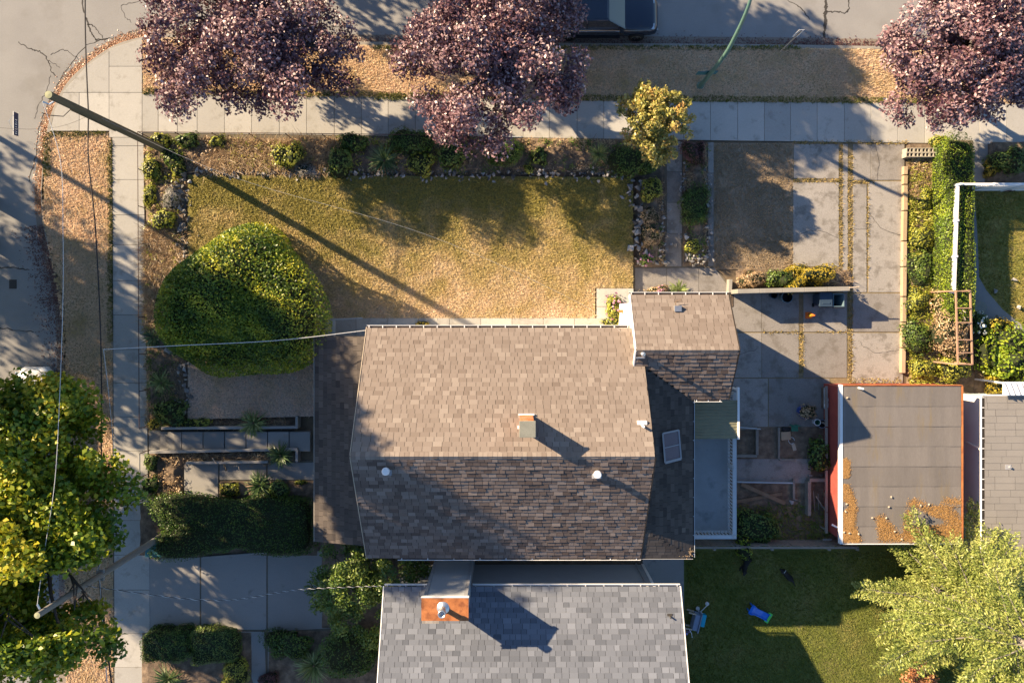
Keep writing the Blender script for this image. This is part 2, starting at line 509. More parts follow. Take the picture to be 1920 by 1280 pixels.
M['flower'] = mat('pink_flower', [(0.40, 0.16, 0.25), (0.55, 0.28, 0.38)], **LEAF)
M['flower_white'] = mat('white_flower', [(0.7, 0.7, 0.62), (0.85, 0.85, 0.8)], **LEAF)
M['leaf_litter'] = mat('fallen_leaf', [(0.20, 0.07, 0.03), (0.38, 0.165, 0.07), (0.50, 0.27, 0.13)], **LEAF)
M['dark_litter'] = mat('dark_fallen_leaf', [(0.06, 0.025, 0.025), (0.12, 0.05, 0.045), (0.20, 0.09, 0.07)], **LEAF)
M['needles'] = mat('orange_needles', [(0.30, 0.16, 0.05), (0.42, 0.235, 0.08), (0.50, 0.30, 0.115)], **LEAF)
M['core'] = mat('shade_core', [(0.022, 0.028, 0.012)], 4, 0.1, 20, 0.2, 0.95)  # dark solid added inside foliage to stop light passing through
M['navy'] = mat('navy_car_paint', [(0.008, 0.018, 0.04)], 3, 0, 20, 0, 0.25, spec=0.5, coat=0.8)
M['silver'] = mat('silver_car_paint', [(0.66, 0.66, 0.66)], 3, 0, 20, 0, 0.25, spec=0.5, coat=0.6, metal=0.2)
M['red_paint'] = mat('red_car_paint', [(0.45, 0.02, 0.015)], 3, 0, 20, 0, 0.25, spec=0.5, coat=0.8)
M['tyre'] = mat('tyre_rubber', [(0.016, 0.016, 0.017)], 5, 0, 20, 0, 0.85)
M['chrome'] = mat('chrome', [(0.75, 0.75, 0.76)], 5, 0, 20, 0, 0.18, metal=1.0)
M['black_plastic'] = mat('black_plastic', [(0.02, 0.02, 0.022)], 5, 0, 20, 0, 0.6)
M['bin_blue'] = mat('dark_blue_bin', [(0.035, 0.06, 0.095)], 5, 0.05, 20, 0.05, 0.55)
M['bin_grey'] = mat('blue_grey_bin', [(0.13, 0.20, 0.235)], 5, 0.05, 20, 0.05, 0.55)
M['orange'] = mat('orange_plastic', [(0.75, 0.17, 0.025)], 5, 0.05, 20, 0.05, 0.5)
M['teal_plastic'] = mat('teal_plastic', [(0.05, 0.22, 0.26)], 5, 0.05, 20, 0.05, 0.5)
M['blue_plastic'] = mat('blue_plastic', [(0.02, 0.17, 0.68)], 5, 0.05, 20, 0.03, 0.4)
M['cobalt'] = mat('cobalt_glaze', [(0.012, 0.06, 0.30)], 5, 0.05, 20, 0.03, 0.3)
M['lime_plastic'] = mat('lime_plastic', [(0.12, 0.62, 0.12)], 5, 0.05, 20, 0.03, 0.4)
M['turquoise'] = mat('turquoise_plastic', [(0.02, 0.38, 0.55)], 5, 0.05, 20, 0.03, 0.4)
M['toy_grey'] = mat('grey_plastic', [(0.26, 0.31, 0.42)], 5, 0.05, 20, 0.03, 0.5)
M['tan_plastic'] = mat('tan_plastic', [(0.45, 0.37, 0.28)], 5, 0.05, 20, 0.03, 0.5)
M['green_plastic'] = mat('green_plastic', [(0.03, 0.17, 0.11)], 5, 0.05, 20, 0.03, 0.5)
M['purple'] = mat('lilac_paint', [(0.32, 0.26, 0.5)], 5, 0.05, 20, 0.03, 0.4)
M['cardboard'] = mat('cardboard', [(0.40, 0.29, 0.19)], 5, 0.1, 20, 0.08, 0.9)
M['fur'] = mat('black_fur', [(0.009, 0.009, 0.01), (0.02, 0.019, 0.018)], 12, 0.1, 90, 0.3, 0.75, 0.008, 120)
M['sign_blue'] = mat('blue_sign_face', [(0.03, 0.04, 0.10)], 5, 0, 20, 0, 0.5)
M['teal_box'] = mat('teal_utility_box', [(0.045, 0.16, 0.19)], 4, 0.08, 30, 0.08, 0.5)
M['iron'] = mat('cast_iron', [(0.06, 0.055, 0.05)], 6, 0.1, 60, 0.25, 0.8)

# ------------------------------------------------------------------ the setting: ground, road, kerb, pavements, lawns, beds
structure(MB().sheet([(-700, -700), (700, -700), (700, 700), (-700, 700)], -0.15).build('ground', M['earth']))
KERB = [(4000, 98), (1990, 90), (1400, 83), (640, 78), (440, 68), (310, 64), (265, 70), (215, 85), (165, 118), (126, 155), (101, 200), (89, 240),
        (81, 300), (77, 360), (81, 420), (94, 480), (110, 540), (117, 600), (120, 800), (122, 1000), (124, 1400), (130, 3500)]
kline = [(p.x, p.y) for p in smooth_line([P2(*k) for k in KERB], 6)]
road = structure(MB().sheet(kline + [(-36, -90), (-36, 26), (90, 26)], -0.13).build('road', M['asphalt']))



def offset_line(line, d):
    out = []
    for i, p in enumerate(line):
        a, b = Vector(line[max(i - 1, 0)]), Vector(line[min(i + 1, len(line) - 1)])
        t = (b - a).normalized()
        out.append((p[0] - t.y * d, p[1] + t.x * d))
    return out


kin, kgut = offset_line(kline, 0.16), offset_line(kline, -0.42)
structure(MB().prism(offset_line(kline, 0.08) + [(-22.5, -120), (120, -120), (120, 13)], -0.149, -0.035).build('terrain', M['earth']))
kb = MB()
gb = MB()
for i in range(len(kline) - 1):
    a, b, c, d = kline[i], kline[i + 1], kin[i + 1], kin[i]
    kb.prism([a, b, c, d], -0.14, 0.004)
    g1, g2 = kgut[i], kgut[i + 1]
    gb.add([(*a, -0.123), (*b, -0.123), (*g2, -0.126), (*g1, -0.126)], [(0, 1, 2, 3)])
structure(kb.build('kerb', M['kerb']))
M['gutter_pan'] = mat('gutter_pan', [(0.20, 0.165, 0.135), (0.26, 0.225, 0.185)], 1.0, 0.1, 50, 0.15, 0.92)
g_o = structure(gb.build('kerb_gutter', M['gutter_pan']))


def crack(pts, w=0.035, jit=0.05):
    line = smooth_line([P2(*p) for p in pts], 7)
    mb = MB()
    L = [(p.x + random.uniform(-jit, jit), p.y + random.uniform(-jit, jit)) for p in line]
    for i in range(len(L) - 1):
        a, b = Vector(L[i]), Vector(L[i + 1])
        n = Vector((-(b - a).y, (b - a).x)).normalized() * w * random.uniform(0.3, 0.6)
        mb.add([(*(a - n), -0.127), (*(a + n), -0.127), (*(b + n), -0.127), (*(b - n), -0.127)], [(0, 3, 2, 1)])
    return mb.build('crack', M['crack'], road)


for c, w in (([(150, -10), (158, 30), (164, 48), (172, 66), (178, 74)], 0.07), ([(164, 44), (178, 52), (190, 70)], 0.05), ([(178, 73), (205, 70), (240, 60), (272, 54)], 0.06),
             ([(30, 78), (55, 91), (72, 96), (86, 110), (92, 128), (100, 140)], 0.05), ([(86, 112), (110, 125)], 0.03), ([(92, 100), (118, 92), (145, 110)], 0.04),
             ([(262, 0), (226, 10), (232, 28), (244, 40)], 0.03), ([(200, 70), (160, 84), (128, 122), (105, 156), (88, 190), (70, 240), (62, 300), (50, 340)], 0.05),
             ([(92, 140), (86, 165), (70, 195), (62, 222)], 0.03), ([(-5, 502), (20, 502), (52, 505)], 0.06), ([(-5, 615), (60, 622)], 0.05),
             ([(1551, -5), (1549, 30), (1548, 68)], 0.16), ([(1551, 20), (1575, 21), (1592, 20), (1594, -5)], 0.07), ([(1470, -4), (1500, 10), (1520, 36)], 0.05)):
    crack(c, w)
mb = MB().box(*sum([[P2(14, 524)[0], P2(28, 541)[0]], [P2(14, 541)[1], P2(28, 524)[1]]], []), -0.13, -0.122)
tag(mb.build('utility_cover', M['iron'], base=P(21, 532, -0.13)), 'small square iron utility cover set in the shaded asphalt', 'utility cover')

# pavements: a bed of joint dirt with slabs of their own on it


def slab_set(parent, polys, m, z=0.022, gap=0.35, name='slab', zj=0.004, t=None):
    for q in polys:
        c = (sum(p[0] for p in q) / len(q), sum(p[1] for p in q) / len(q))
        q2 = [(c[0] + (p[0] - c[0]) * (1 - gap / max(abs(p[0] - c[0]), 1)), c[1] + (p[1] - c[1]) * (1 - gap / max(abs(p[1] - c[1]), 1))) for p in q]
        zz = z + random.uniform(-zj, zj)
        w = px_poly(q2)
        base = (*P2(*c), 0)
        MB().prism(w, -0.03, zz, 0, random.random() if t is None else t).build(name, m, parent, base, bevel=0.006)


def bed_sheet(name, q, z, m):
    return structure(MB().prism(px_poly(q), -0.036, z).build(name, m))


walk = bed_sheet('sidewalk', [(267, 176), (1990, 195), (1990, 266), (272, 258), (272, 640), (279, 900), (279, 1400), (213, 1400), (211, 640), (207, 246), (90, 246), (103, 200), (128, 158), (166, 122), (214, 91), (267, 76)], -0.004, M['joint'])
ytop = lambda x: 176 + (x - 267) * 0.0118 if x < 1000 else 188 + (x - 1000) * 0.0075
ybot = lambda x: 249 + (x - 267) * 0.0135
xs = [267, 297, 333, 370, 421, 472, 524, 575, 627, 678, 728, 779, 830, 880, 930, 981, 1030, 1082, 1132, 1182, 1232, 1282, 1332, 1383, 1433, 1482, 1532, 1583, 1633, 1683, 1734, 1785, 1836, 1887, 1938, 1990]
slab_set(walk, [[(a, ytop(a)), (b, ytop(b)), (b, ybot(b)), (a, ybot(a))] for a, b in zip(xs, xs[1:])], M['sidewalk'])
slab_set(walk, [[(205, 92), (267, 72), (267, 125), (205, 125)], rect(205, 125, 267, 174), rect(205, 174, 267, 258),
                [(118, 174), (133, 156), (166, 122), (205, 96), (205, 174)], [(94, 246), (104, 205), (120, 174), (149, 174), (149, 246)], rect(149, 174, 205, 246)], M['sidewalk'])
ys = [258, 274, 337, 403, 459, 526, 590, 655, 718, 781, 845, 910, 975, 1040, 1105, 1187, 1250, 1330]
xl = lambda y: 211 + max(0, y - 300) * 0.004
xr = lambda y: 270 + max(0, y - 300) * 0.0135
slab_set(walk, [[(xl(a), a), (xr(a), a), (xr(b), b), (xl(b), b)] for a, b in zip(ys, ys[1:])], M['sidewalk'])

bed_sheet('verge', [(87, 248), (200, 248), (209, 262), (211, 640), (213, 1400), (125, 1400), (122, 1000), (121, 800), (118, 600), (111, 540), (95, 480), (82, 420), (78, 360), (82, 300)], 0.004, M['verge'])
bed_sheet('verge', [(267, 76), (310, 70), (440, 74), (640, 84), (1400, 89), (1990, 96), (1990, 196), (1000, 188), (267, 176)], 0.004, M['verge'])
LAWN_Z = 0.30
lawn_poly = [(352, 328), (1187, 332), (1187, 540), (1116, 540), (1116, 597), (606, 597), (596, 640), (590, 780), (352, 786)]
structure(MB().prism(px_poly(lawn_poly, LAWN_Z), -0.034, LAWN_Z).build('front_lawn', M['lawn']))
bed_sheet('side_lawn', rect(1338, 268, 1487, 505), 0.006, M['brown_lawn'])
bed_sheet('back_lawn', [(1250, 1020), (1650, 1022), (2000, 1022), (2000, 1500), (1250, 1500)], 0.006, M['green_lawn'])
bed_sheet('garden_plot', rect(1330, 800, 1575, 1024), 0.002, M['soil'])
bed_sheet('east_lawn', [(1826, 352), (2000, 352), (2000, 660), (1920, 612), (1880, 580), (1850, 545), (1836, 520), (1832, 430)], 0.006, M['east_lawn'])

path_h = bed_sheet('house_path', rect(606, 590, 1190, 650), LAWN_Z - 0.02, M['joint'])
slab_set(path_h, [[(a, 596), (b, 596), (b, 640), (a, 640)] for a, b in zip(range(612, 1140, 58), range(670, 1198, 58))] +
         [rect(1117, 541, 1186, 575), rect(1117, 575, 1140, 612)], M['sidewalk'], LAWN_Z + 0.012)
path_e = bed_sheet('garden_path', [(1246, 262), (1282, 262), (1282, 490), (1340, 500), (1384, 552), (1186, 556), (1186, 500), (1244, 495)], -0.002, M['joint'])
slab_set(path_e, [rect(1250, 265, 1279, 322), rect(1250, 322, 1279, 380), rect(1250, 380, 1279, 438), rect(1247, 438, 1278, 500), rect(1190, 502, 1250, 555),
                  rect(1250, 502, 1310, 555), [(1310, 502), (1340, 502), (1380, 555), (1310, 555)]], M['aggregate'], 0.016)
strip = bed_sheet('edging_strip', rect(1326, 266, 1339, 502), 0.0, M['joint'])
slab_set(strip, [rect(1327, a, 1338, a + 58) for a in range(267, 490, 58)], M['aggregate'], 0.03)
drive = bed_sheet('driveway', [(1486, 266), (1697, 266), (1694, 722), (1575, 726), (1560, 806), (1290, 806), (1290, 548), (1486, 548), (1486, 500)], -0.006, mat('straw_joint', [(0.15, 0.12, 0.075), (0.27, 0.21, 0.12)], 6, 0.1, 30, 0.25, 0.97))
slab_set(drive, [rect(1488, 270, 1573, 335), rect(1487, 342, 1573, 500), rect(1580, 270, 1590, 548), rect(1599, 270, 1633, 338), rect(1633, 270, 1696, 338), rect(1599, 345, 1625, 430), rect(1599, 430, 1625, 548), rect(1628, 340, 1695, 548),
                 rect(1300, 550, 1428, 622), rect(1428, 550, 1498, 622), rect(1506, 550, 1588, 622), rect(1300, 624, 1428, 708), rect(1428, 624, 1498, 708), rect(1506, 624, 1588, 708), rect(1598, 550, 1693, 622),
                 rect(1598, 624, 1693, 718), rect(1300, 709, 1440, 800), rect(1441, 709, 1556, 800)], M['aggregate'], 0.012)
for pts_ in ([(1640, 272), (1648, 300), (1644, 338)], [(1630, 400), (1655, 430), (1690, 440)], [(1300, 660), (1360, 668), (1420, 655)], [(1610, 640), (1640, 660), (1690, 655)], [(1500, 440), (1530, 432), (1570, 445)]):
    ln_ = smooth_line([P2(*p_) for p_ in pts_], 7)
    mb = MB()
    L_ = [(p_.x + random.uniform(-0.04, 0.04), p_.y + random.uniform(-0.04, 0.04)) for p_ in ln_]
    for a_, b_ in zip(L_, L_[1:]):
        a_, b_ = Vector(a_), Vector(b_)
        n_ = Vector((-(b_ - a_).y, (b_ - a_).x)).normalized() * random.uniform(0.005, 0.012)
        mb.add([(*(a_ - n_), 0.021), (*(a_ + n_), 0.021), (*(b_ + n_), 0.021), (*(b_ - n_), 0.021)], [(0, 3, 2, 1)])
    mb.build('crack', M['crack'], drive)
back_path = bed_sheet('back_path', rect(1380, 860, 1520, 905), 0.006, M['aggregate'])
south_drive = bed_sheet('south_driveway', [(276, 1040), (640, 1030), (640, 1180), (590, 1186), (505, 1190), (520, 1240), (560, 1245), (560, 1290), (472, 1290), (440, 1180), (276, 1185)], -0.004, M['joint'])
slab_set(south_drive, [[(279, 1047), (375, 1044), (375, 1182), (279, 1184)], [(377, 1044), (500, 1036), (500, 1180), (377, 1180)], [(502, 1036), (640, 1030), (640, 1176), (502, 1184)],
                       [(446, 1183), (496, 1183), (500, 1285), (476, 1285)], [(502, 1190), (520, 1190), (560, 1245), (560, 1285), (502, 1285)]], M['concrete'], 0.014)
east_path = bed_sheet('east_path', [(1818, 262), (1850, 262), (1846, 345), (1834, 360), (1832, 430), (1836, 520), (1850, 545), (1880, 580), (1920, 612), (1990, 650), (1990, 690), (1905, 640), (1840, 600), (1812, 550)], 0.002, M['concrete'])
slab_set(east_path, [rect(1818, 266, 1834, 300), rect(1834, 266, 1852, 300), rect(1818, 300, 1845, 342)], M['concrete'], 0.02)
side_slab = bed_sheet('side_path', [(1205, 1048), (1282, 1048), (1283, 1300), (1205, 1300)], 0.01, M['concrete'])

# front walk with its steps, between low concrete walls
fw = bed_sheet('front_walk', rect(278, 806, 600, 845), -0.002, M['joint'])
slab_set(fw, [rect(279, 806, 302, 845)], M['concrete'], 0.02)
for i, (a, b) in enumerate(((302, 318), (318, 332), (332, 345))):
    MB().prism(px_poly(rect(a, 808, b, 843)), -0.03, 0.10 * (i + 1), 0, 0.3).build('step', M['concrete'], fw, (*P2((a + b) / 2, 826), 0))
slab_set(fw, [rect(a, 807, a + 39, 844) for a in range(346, 585, 40)], M['concrete'], LAWN_Z + 0.01)
sp = bed_sheet('garden_slab', [(345, 866), (600, 862), (600, 900), (412, 902), (408, 932), (345, 934)], 0.01, M['joint'])
slab_set(sp, [rect(346, 868, 410, 932), rect(412, 868, 500, 899), rect(502, 866, 590, 899)], M['concrete'], 0.05)

# planting beds: uneven soil


def soil_bed(x0, y0, x1, y1, hz, m='soil', z0=0.0, name='planting_bed', seed=1):
    rng = np.random.default_rng(seed)
    a, b = P2(x0, y1), P2(x1, y0)
    nx, ny = max(4, int((b[0] - a[0]) / 0.16)), max(4, int((b[1] - a[1]) / 0.16))
    g = rng.uniform(0, 1, (ny + 1, nx + 1))
    for _ in range(2):
        g = (g + np.roll(g, 1, 0) + np.roll(g, -1, 0) + np.roll(g, 1, 1) + np.roll(g, -1, 1)) / 5
    mb = MB()
    vs_, fs = [], []
    for j in range(ny + 1):
        for i in range(nx + 1):
            e = min(i, nx - i, j, ny - j)
            k = min(1.0, e / 3.0)
            vs_.append((a[0] + (b[0] - a[0]) * i / nx, a[1] + (b[1] - a[1]) * j / ny, z0 + (-0.03 if e == 0 else hz * k * (0.35 + 1.3 * g[j, i]))))
    for j in range(ny):
        for i in range(nx):
            q = j * (nx + 1) + i
            fs.append((q, q + 1, q + nx + 2, q + nx + 1))
    return structure(mb.add(vs_, fs).build(name, M[m]))


soil_bed(273, 258, 1246, 336, 0.28, seed=1)
soil_bed(273, 330, 366, 804, 0.28, seed=2)
soil_bed(1188, 330, 1248, 502, 0.30, seed=3)
soil_bed(1279, 268, 1327, 500, 0.32, seed=4)
soil_bed(1700, 268, 1772, 726, 0.12, seed=5)
soil_bed(1772, 258, 1830, 726, 0.08, seed=6)
soil_bed(1826, 600, 1905, 735, 0.08, seed=7)
soil_bed(1852, 262, 1960, 340, 0.12, seed=8)
soil_bed(1380, 503, 1600, 546, 0.16, seed=9)
soil_bed(279, 846, 348, 944, 0.2, seed=10)
soil_bed(346, 846, 556, 868, 0.3, seed=11)
soil_bed(346, 782, 556, 806, 0.34, seed=12)
soil_bed(408, 899, 600, 945, 0.2, seed=13)
soil_bed(256, 935, 600, 1046, 0.05, seed=14)
soil_bed(262, 1180, 476, 1300, 0.1, seed=15)
soil_bed(500, 1180, 720, 1300, 0.1, seed=16)
soil_bed(1140, 548, 1190, 640, 0.12, z0=0.0, seed=17)
soil_bed(1190, 545, 1380, 580, 0.1, seed=18)
soil_bed(600, 1010, 740, 1180, 0.1, seed=19)

# ------------------------------------------------------------------ roofs laid shingle by shingle


def span(poly, v):
    xs_ = []
    for i in range(len(poly)):
        (u0, v0), (u1, v1) = poly[i], poly[(i + 1) % len(poly)]
        if (v0 > v) != (v1 > v):
            xs_.append(u0 + (u1 - u0) * (v - v0) / (v1 - v0))
    return (min(xs_), max(xs_)) if len(xs_) >= 2 else None


class Roof:
    """slopes of one building; the 300 shingles that stand nearest to the camera become parts of their own"""

    def __init__(s):
        s.items = []

    def slope(s, parent, O, u, v, poly, m, widths=(0.24, 0.3, 0.34, 0.4), e=0.21, th=0.014, tm=0.55, tv=0.32, solo=True, deck=0.10, name='roof_slope', seed=0):
        rnd = random.Random(seed)
        O, u, v = Vector(O), Vector(u).normalized(), Vector(v).normalized()
        n = u.cross(v)
        if n.z < 0: n = -n
        pts = [O + u * a + v * b for a, b in poly]
        mb = MB()
        k = len(pts)
        idx = tuple(range(k))
        low = [p - n * deck for p in pts]
        nrm = (pts[1] - pts[0]).cross(pts[2] - pts[1])
        f = [idx if nrm.dot(n) > 0 else idx[::-1], tuple(i + k for i in (idx[::-1] if nrm.dot(n) > 0 else idx))]
        f += [(i, (i + 1) % k, k + (i + 1) % k, k + i) for i in range(k)]
        mb.add(pts + low, f)
        base = tuple(sum(pts, Vector()) / k)
        part = mb.build(name, M['roof_deck'], parent, base)
        vmin, vmax = min(p[1] for p in poly), max(p[1] for p in poly)
        r = 0
        vv = vmin
        patch = {}
        while vv < vmax - 0.03:
            sp_ = span(poly, min(vv + e * 0.5, vmax - 0.01))
            if sp_:
                a, b = sp_
                x = a - rnd.uniform(0, widths[0])
                rowt = rnd.uniform(-0.06, 0.06)
                while x < b - 0.02:
                    w = rnd.choice(widths)
                    x0, x1 = max(x, a), min(x + w, b)
                    if x1 - x0 > 0.03:
                        t = min(1, max(0, tm + rowt + rnd.gauss(0, tv)))
                        s.items.append(dict(part=part, O=O, u=u, v=v, n=n, x0=x0, x1=x1, v0=vv, e=min(e * 1.12, vmax - vv + 0.02), th=th * rnd.uniform(0.6, 1.5),
                                            t=t, m=m, w=w, full=(x0 == x and x1 == x + w and vv + e * 1.12 < vmax), solo=solo, z=(O + v * vv).z, lift=rnd.uniform(0, 0.003)))
                    x += w
            vv += e
            r += 1
        return part

    @staticmethod
    def shape(mb, w, e, th, t, M4=None, cut=0.008):
        vs_ = [(cut, 0, 0.001), (w - cut, 0, 0.001), (w - cut, e, 0.001), (cut, e, 0.001), (cut, 0, th), (w - cut, 0, th), (w - cut, e, 0.004), (cut, e, 0.004)]
        if M4 is not None: vs_ = [M4 @ Vector(p) for p in vs_]
        mb.add(vs_, [(4, 5, 6, 7), (0, 1, 5, 4), (1, 2, 6, 5), (3, 0, 4, 7)], 0, t)

    def finish(s, limit=300):
        cand = sorted((i for i in s.items if i['full'] and i['solo']), key=lambda i: -i['z'])[:limit]
        ids = {id(i) for i in cand}
        cache = {}
        for i in cand:
            tq = round(i['t'] * 7) / 7
            key = (i['m'], i['w'], round(i['e'], 3), tq, round(i['th'] * 400))
            if key not in cache:
                mb = MB()
                s.shape(mb, i['w'], i['e'], i['th'], tq)
                cache[key] = mb.mesh('shingle', M[i['m']])
            flip = i['u'].cross(i['v']).dot(i['n']) < 0
            R = Matrix((-i['u'] if flip else i['u'], i['v'], i['n'])).transposed()
            inst('shingle', cache[key], i['O'] + i['u'] * (i['x1'] if flip else i['x0']) + i['v'] * i['v0'] + i['n'] * i['lift'], i['part'], R.to_euler())
        rest = {}
        for i in s.items:
            if id(i) in ids: continue
            mb = rest.setdefault((i['part'].name, i['m']), (MB(), i['part']))[0]
            R = Matrix((i['u'], i['v'], i['n'])).transposed().to_4x4()
            R.translation = i['O'] + i['u'] * i['x0'] + i['v'] * i['v0'] + i['n'] * i['lift']
            s.shape(mb, i['x1'] - i['x0'], i['e'], i['th'], i['t'], R)
        for (pn, m), (mb, part) in rest.items():
            stuff(mb.build('shingle_courses', M[m], part, tuple(part.location)))


def gutter(parent, p0, p1, out, lip=M['white'], pitch=0.62, w=0.13, trough=M['gutter'], brackets=True, bm=None):
    """eaves gutter: dark trough, painted lip, a bracket every so often"""
    p0, p1, out = Vector(p0), Vector(p1), Vector(out).normalized()
    d = (p1 - p0)
    up = Vector((0, 0, 1))
    c = (p0 + p1) / 2 + out * w / 2
    g = MB().obox(c - up * 0.06, d / 2, out * (w / 2 - 0.012), up * 0.012).build('gutter', trough, parent, tuple(c))
    MB().obox((p0 + p1) / 2 + out * (w - 0.008) - up * 0.035, d / 2 + d.normalized() * 0.012, out * 0.011, up * 0.045).build('gutter_lip', lip, g, tuple(c))
    if brackets:
        me = MB().obox((0, 0, 0), d.normalized() * 0.018, out * w / 2, up * 0.008).mesh('bracket', bm or lip)
        k = max(2, int(d.length / pitch))
        for i in range(k + 1):
            inst('bracket', me, p0 + d * ((i + 0.15) / (k + 0.3)) + out * w / 2 + up * 0.004, g)
    return g


def vent_box(mb, c, sx, sy, sz):
    return mb.box(c[0] - sx, c[0] + sx, c[1] - sy, c[1] + sy, c[2] - 0.2, c[2] + sz)


# ------------------------------------------------------------------ main house
ZE, ZR = 4.6, 7.84
XW, XE = P(688, 615, ZE)[0], P(1200, 1048, ZE)[0] + 0.02
YN, YR, YS = P(0, 615, ZE)[1], P(0, 855, ZR)[1], P(0, 1045, ZE)[1]
house = thing('main_house', 'large house with tan shingled gable roof, corner wing and brick chimney', 'house', ((XW + XE) / 2, YR, 0))
R1 = Roof()
slN = math.hypot(YR - YN, ZR - ZE)
slS = math.hypot(YR - YS, ZR - ZE)
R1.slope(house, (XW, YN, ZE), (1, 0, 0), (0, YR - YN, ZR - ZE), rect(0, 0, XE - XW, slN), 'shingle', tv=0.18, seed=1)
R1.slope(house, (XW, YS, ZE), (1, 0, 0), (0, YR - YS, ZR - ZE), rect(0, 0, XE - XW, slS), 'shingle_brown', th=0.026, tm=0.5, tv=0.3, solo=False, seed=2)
# ridge caps
cap = MB()
cw = 0.16
cap.add([(0, -cw, -0.10), (0.19, -cw, -0.10), (0.19, 0, 0.02), (0, 0, 0.02), (0, cw, -0.10), (0.19, cw, -0.10)], [(0, 1, 2, 3), (3, 2, 5, 4)], 0, 0.7)
capm = [MB().add(cap.v, cap.f, 0, t).mesh('ridge_cap', M['shingle']) for t in (0.35, 0.55, 0.75, 0.9)]
ridge = MB().box(XW, XE, YR - 0.05, YR + 0.05, ZR - 0.1, ZR - 0.02).build('ridge', M['roof_deck'], house, ((XW + XE) / 2, YR, ZR))
x = XW
while x < XE - 0.1:
    inst('ridge_cap', random.choice(capm), (x, YR, ZR + 0.02), ridge, (random.uniform(-0.03, 0.03), 0, 0))
    x += 0.2
# wing
WX0, WX1 = P(1182, 553, ZE)[0], P(1366, 553, ZE)[0]
WYN, WYR, WYS, WZR = P(0, 553, ZE)[1], P(0, 656, 6.1)[1], P(0, 748, ZE)[1], 6.1
wl_ = math.hypot(WYR - WYN, WZR - ZE)
ws_ = math.hypot(WYR - WYS, WZR - ZE)
R1.slope(house, (WX0, WYN, ZE), (1, 0, 0), (0, WYR - WYN, WZR - ZE), rect(0, 0, WX1 - WX0, wl_), 'shingle', tv=0.18, solo=False, seed=3)
LX1 = P(1299, 900, ZE)[0]
LTOP = 5.55                                    # where the east lean-to meets the gable wall
# wing's south slope stops at the valley with the lean-to roof
vx0 = XE - WX0
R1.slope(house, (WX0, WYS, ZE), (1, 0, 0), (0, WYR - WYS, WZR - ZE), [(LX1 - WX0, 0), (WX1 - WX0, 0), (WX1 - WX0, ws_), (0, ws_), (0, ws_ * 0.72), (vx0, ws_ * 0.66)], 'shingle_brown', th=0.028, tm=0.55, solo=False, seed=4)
x = WX0
wr = MB().box(WX0, WX1, WYR - 0.05, WYR + 0.05, WZR - 0.1, WZR - 0.02).build('ridge', M['roof_deck'], house, ((WX0 + WX1) / 2, WYR, WZR))
while x < WX1 - 0.1:
    inst('ridge_cap', random.choice(capm), (x, WYR, WZR + 0.02), wr, (random.uniform(-0.03, 0.03), 0, 0))
    x += 0.2
# east lean-to with a hip at its south end
lw = math.hypot(LX1 - XE, LTOP - ZE)
yh = YS + (LTOP - ZE) / (ZR - ZE) * (YR - YS)
yv = WYS + (LTOP - ZE) / (WZR - ZE) * (WYR - WYS)
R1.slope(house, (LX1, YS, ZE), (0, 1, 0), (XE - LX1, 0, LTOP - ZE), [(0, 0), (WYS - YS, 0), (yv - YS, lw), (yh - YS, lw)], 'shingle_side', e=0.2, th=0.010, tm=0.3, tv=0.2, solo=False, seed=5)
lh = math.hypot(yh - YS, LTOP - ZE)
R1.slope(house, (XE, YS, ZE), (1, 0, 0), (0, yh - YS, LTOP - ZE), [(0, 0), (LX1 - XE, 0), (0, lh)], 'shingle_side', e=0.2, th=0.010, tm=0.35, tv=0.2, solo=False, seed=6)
# west verandah roof
VX0, VX1, VY0, VY1 = P(590, 800, 3.1)[0], XW + 0.28, P(600, 630, 3.4)[1], P(600, 1019, 3.4)[1]
vw = math.hypot(VX1 - VX0, 0.75)
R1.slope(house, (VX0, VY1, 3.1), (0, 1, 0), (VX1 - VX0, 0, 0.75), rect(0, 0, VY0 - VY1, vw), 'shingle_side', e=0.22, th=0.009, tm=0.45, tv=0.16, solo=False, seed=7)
R1.finish()
# walls
xw, xe, yn, ys_ = XW + 0.3, XE - 0.3, YN - 0.4, YS + 0.4
g = MB()
g.add([(xw, yn, -0.1), (xe, yn, -0.1), (xe, ys_, -0.1), (xw, ys_, -0.1), (xw, yn, ZE + 0.1), (xe, yn, ZE + 0.1), (xe, ys_, ZE + 0.1), (xw, ys_, ZE + 0.1), (xw, YR, ZR - 0.15), (xe, YR, ZR - 0.15)],
      [(0, 1, 5, 4), (2, 3, 7, 6), (1, 2, 6, 9, 5), (3, 0, 4, 8, 7)])
g.build('wall', M['white_wall'], house, (0, YR, 0))
wy0, wy1 = WYN - 0.35, WYS + 0.35
g = MB()
a, b = WX0 + 0.12, WX1 - 0.3
g.add([(a, wy0, -0.1), (b, wy0, -0.1), (b, wy1, -0.1), (a, wy1, -0.1), (a, wy0, ZE + 0.1), (b, wy0, ZE + 0.1), (b, wy1, ZE + 0.1), (a, wy1, ZE + 0.1), (a, WYR, WZR - 0.15), (b, WYR, WZR - 0.15)],
      [(0, 1, 5, 4), (2, 3, 7, 6), (1, 2, 6, 9, 5), (3, 0, 4, 8, 7)])
g.build('wing_wall', M['white_wall'], house, (a, WYR, 0))
MB().box(XE - 0.4, LX1 - 0.3, YS + 0.4, WYS + 0.3, -0.1, ZE - 0.03).build('wall', M['white_wall'], house, (XE, YS, 0))
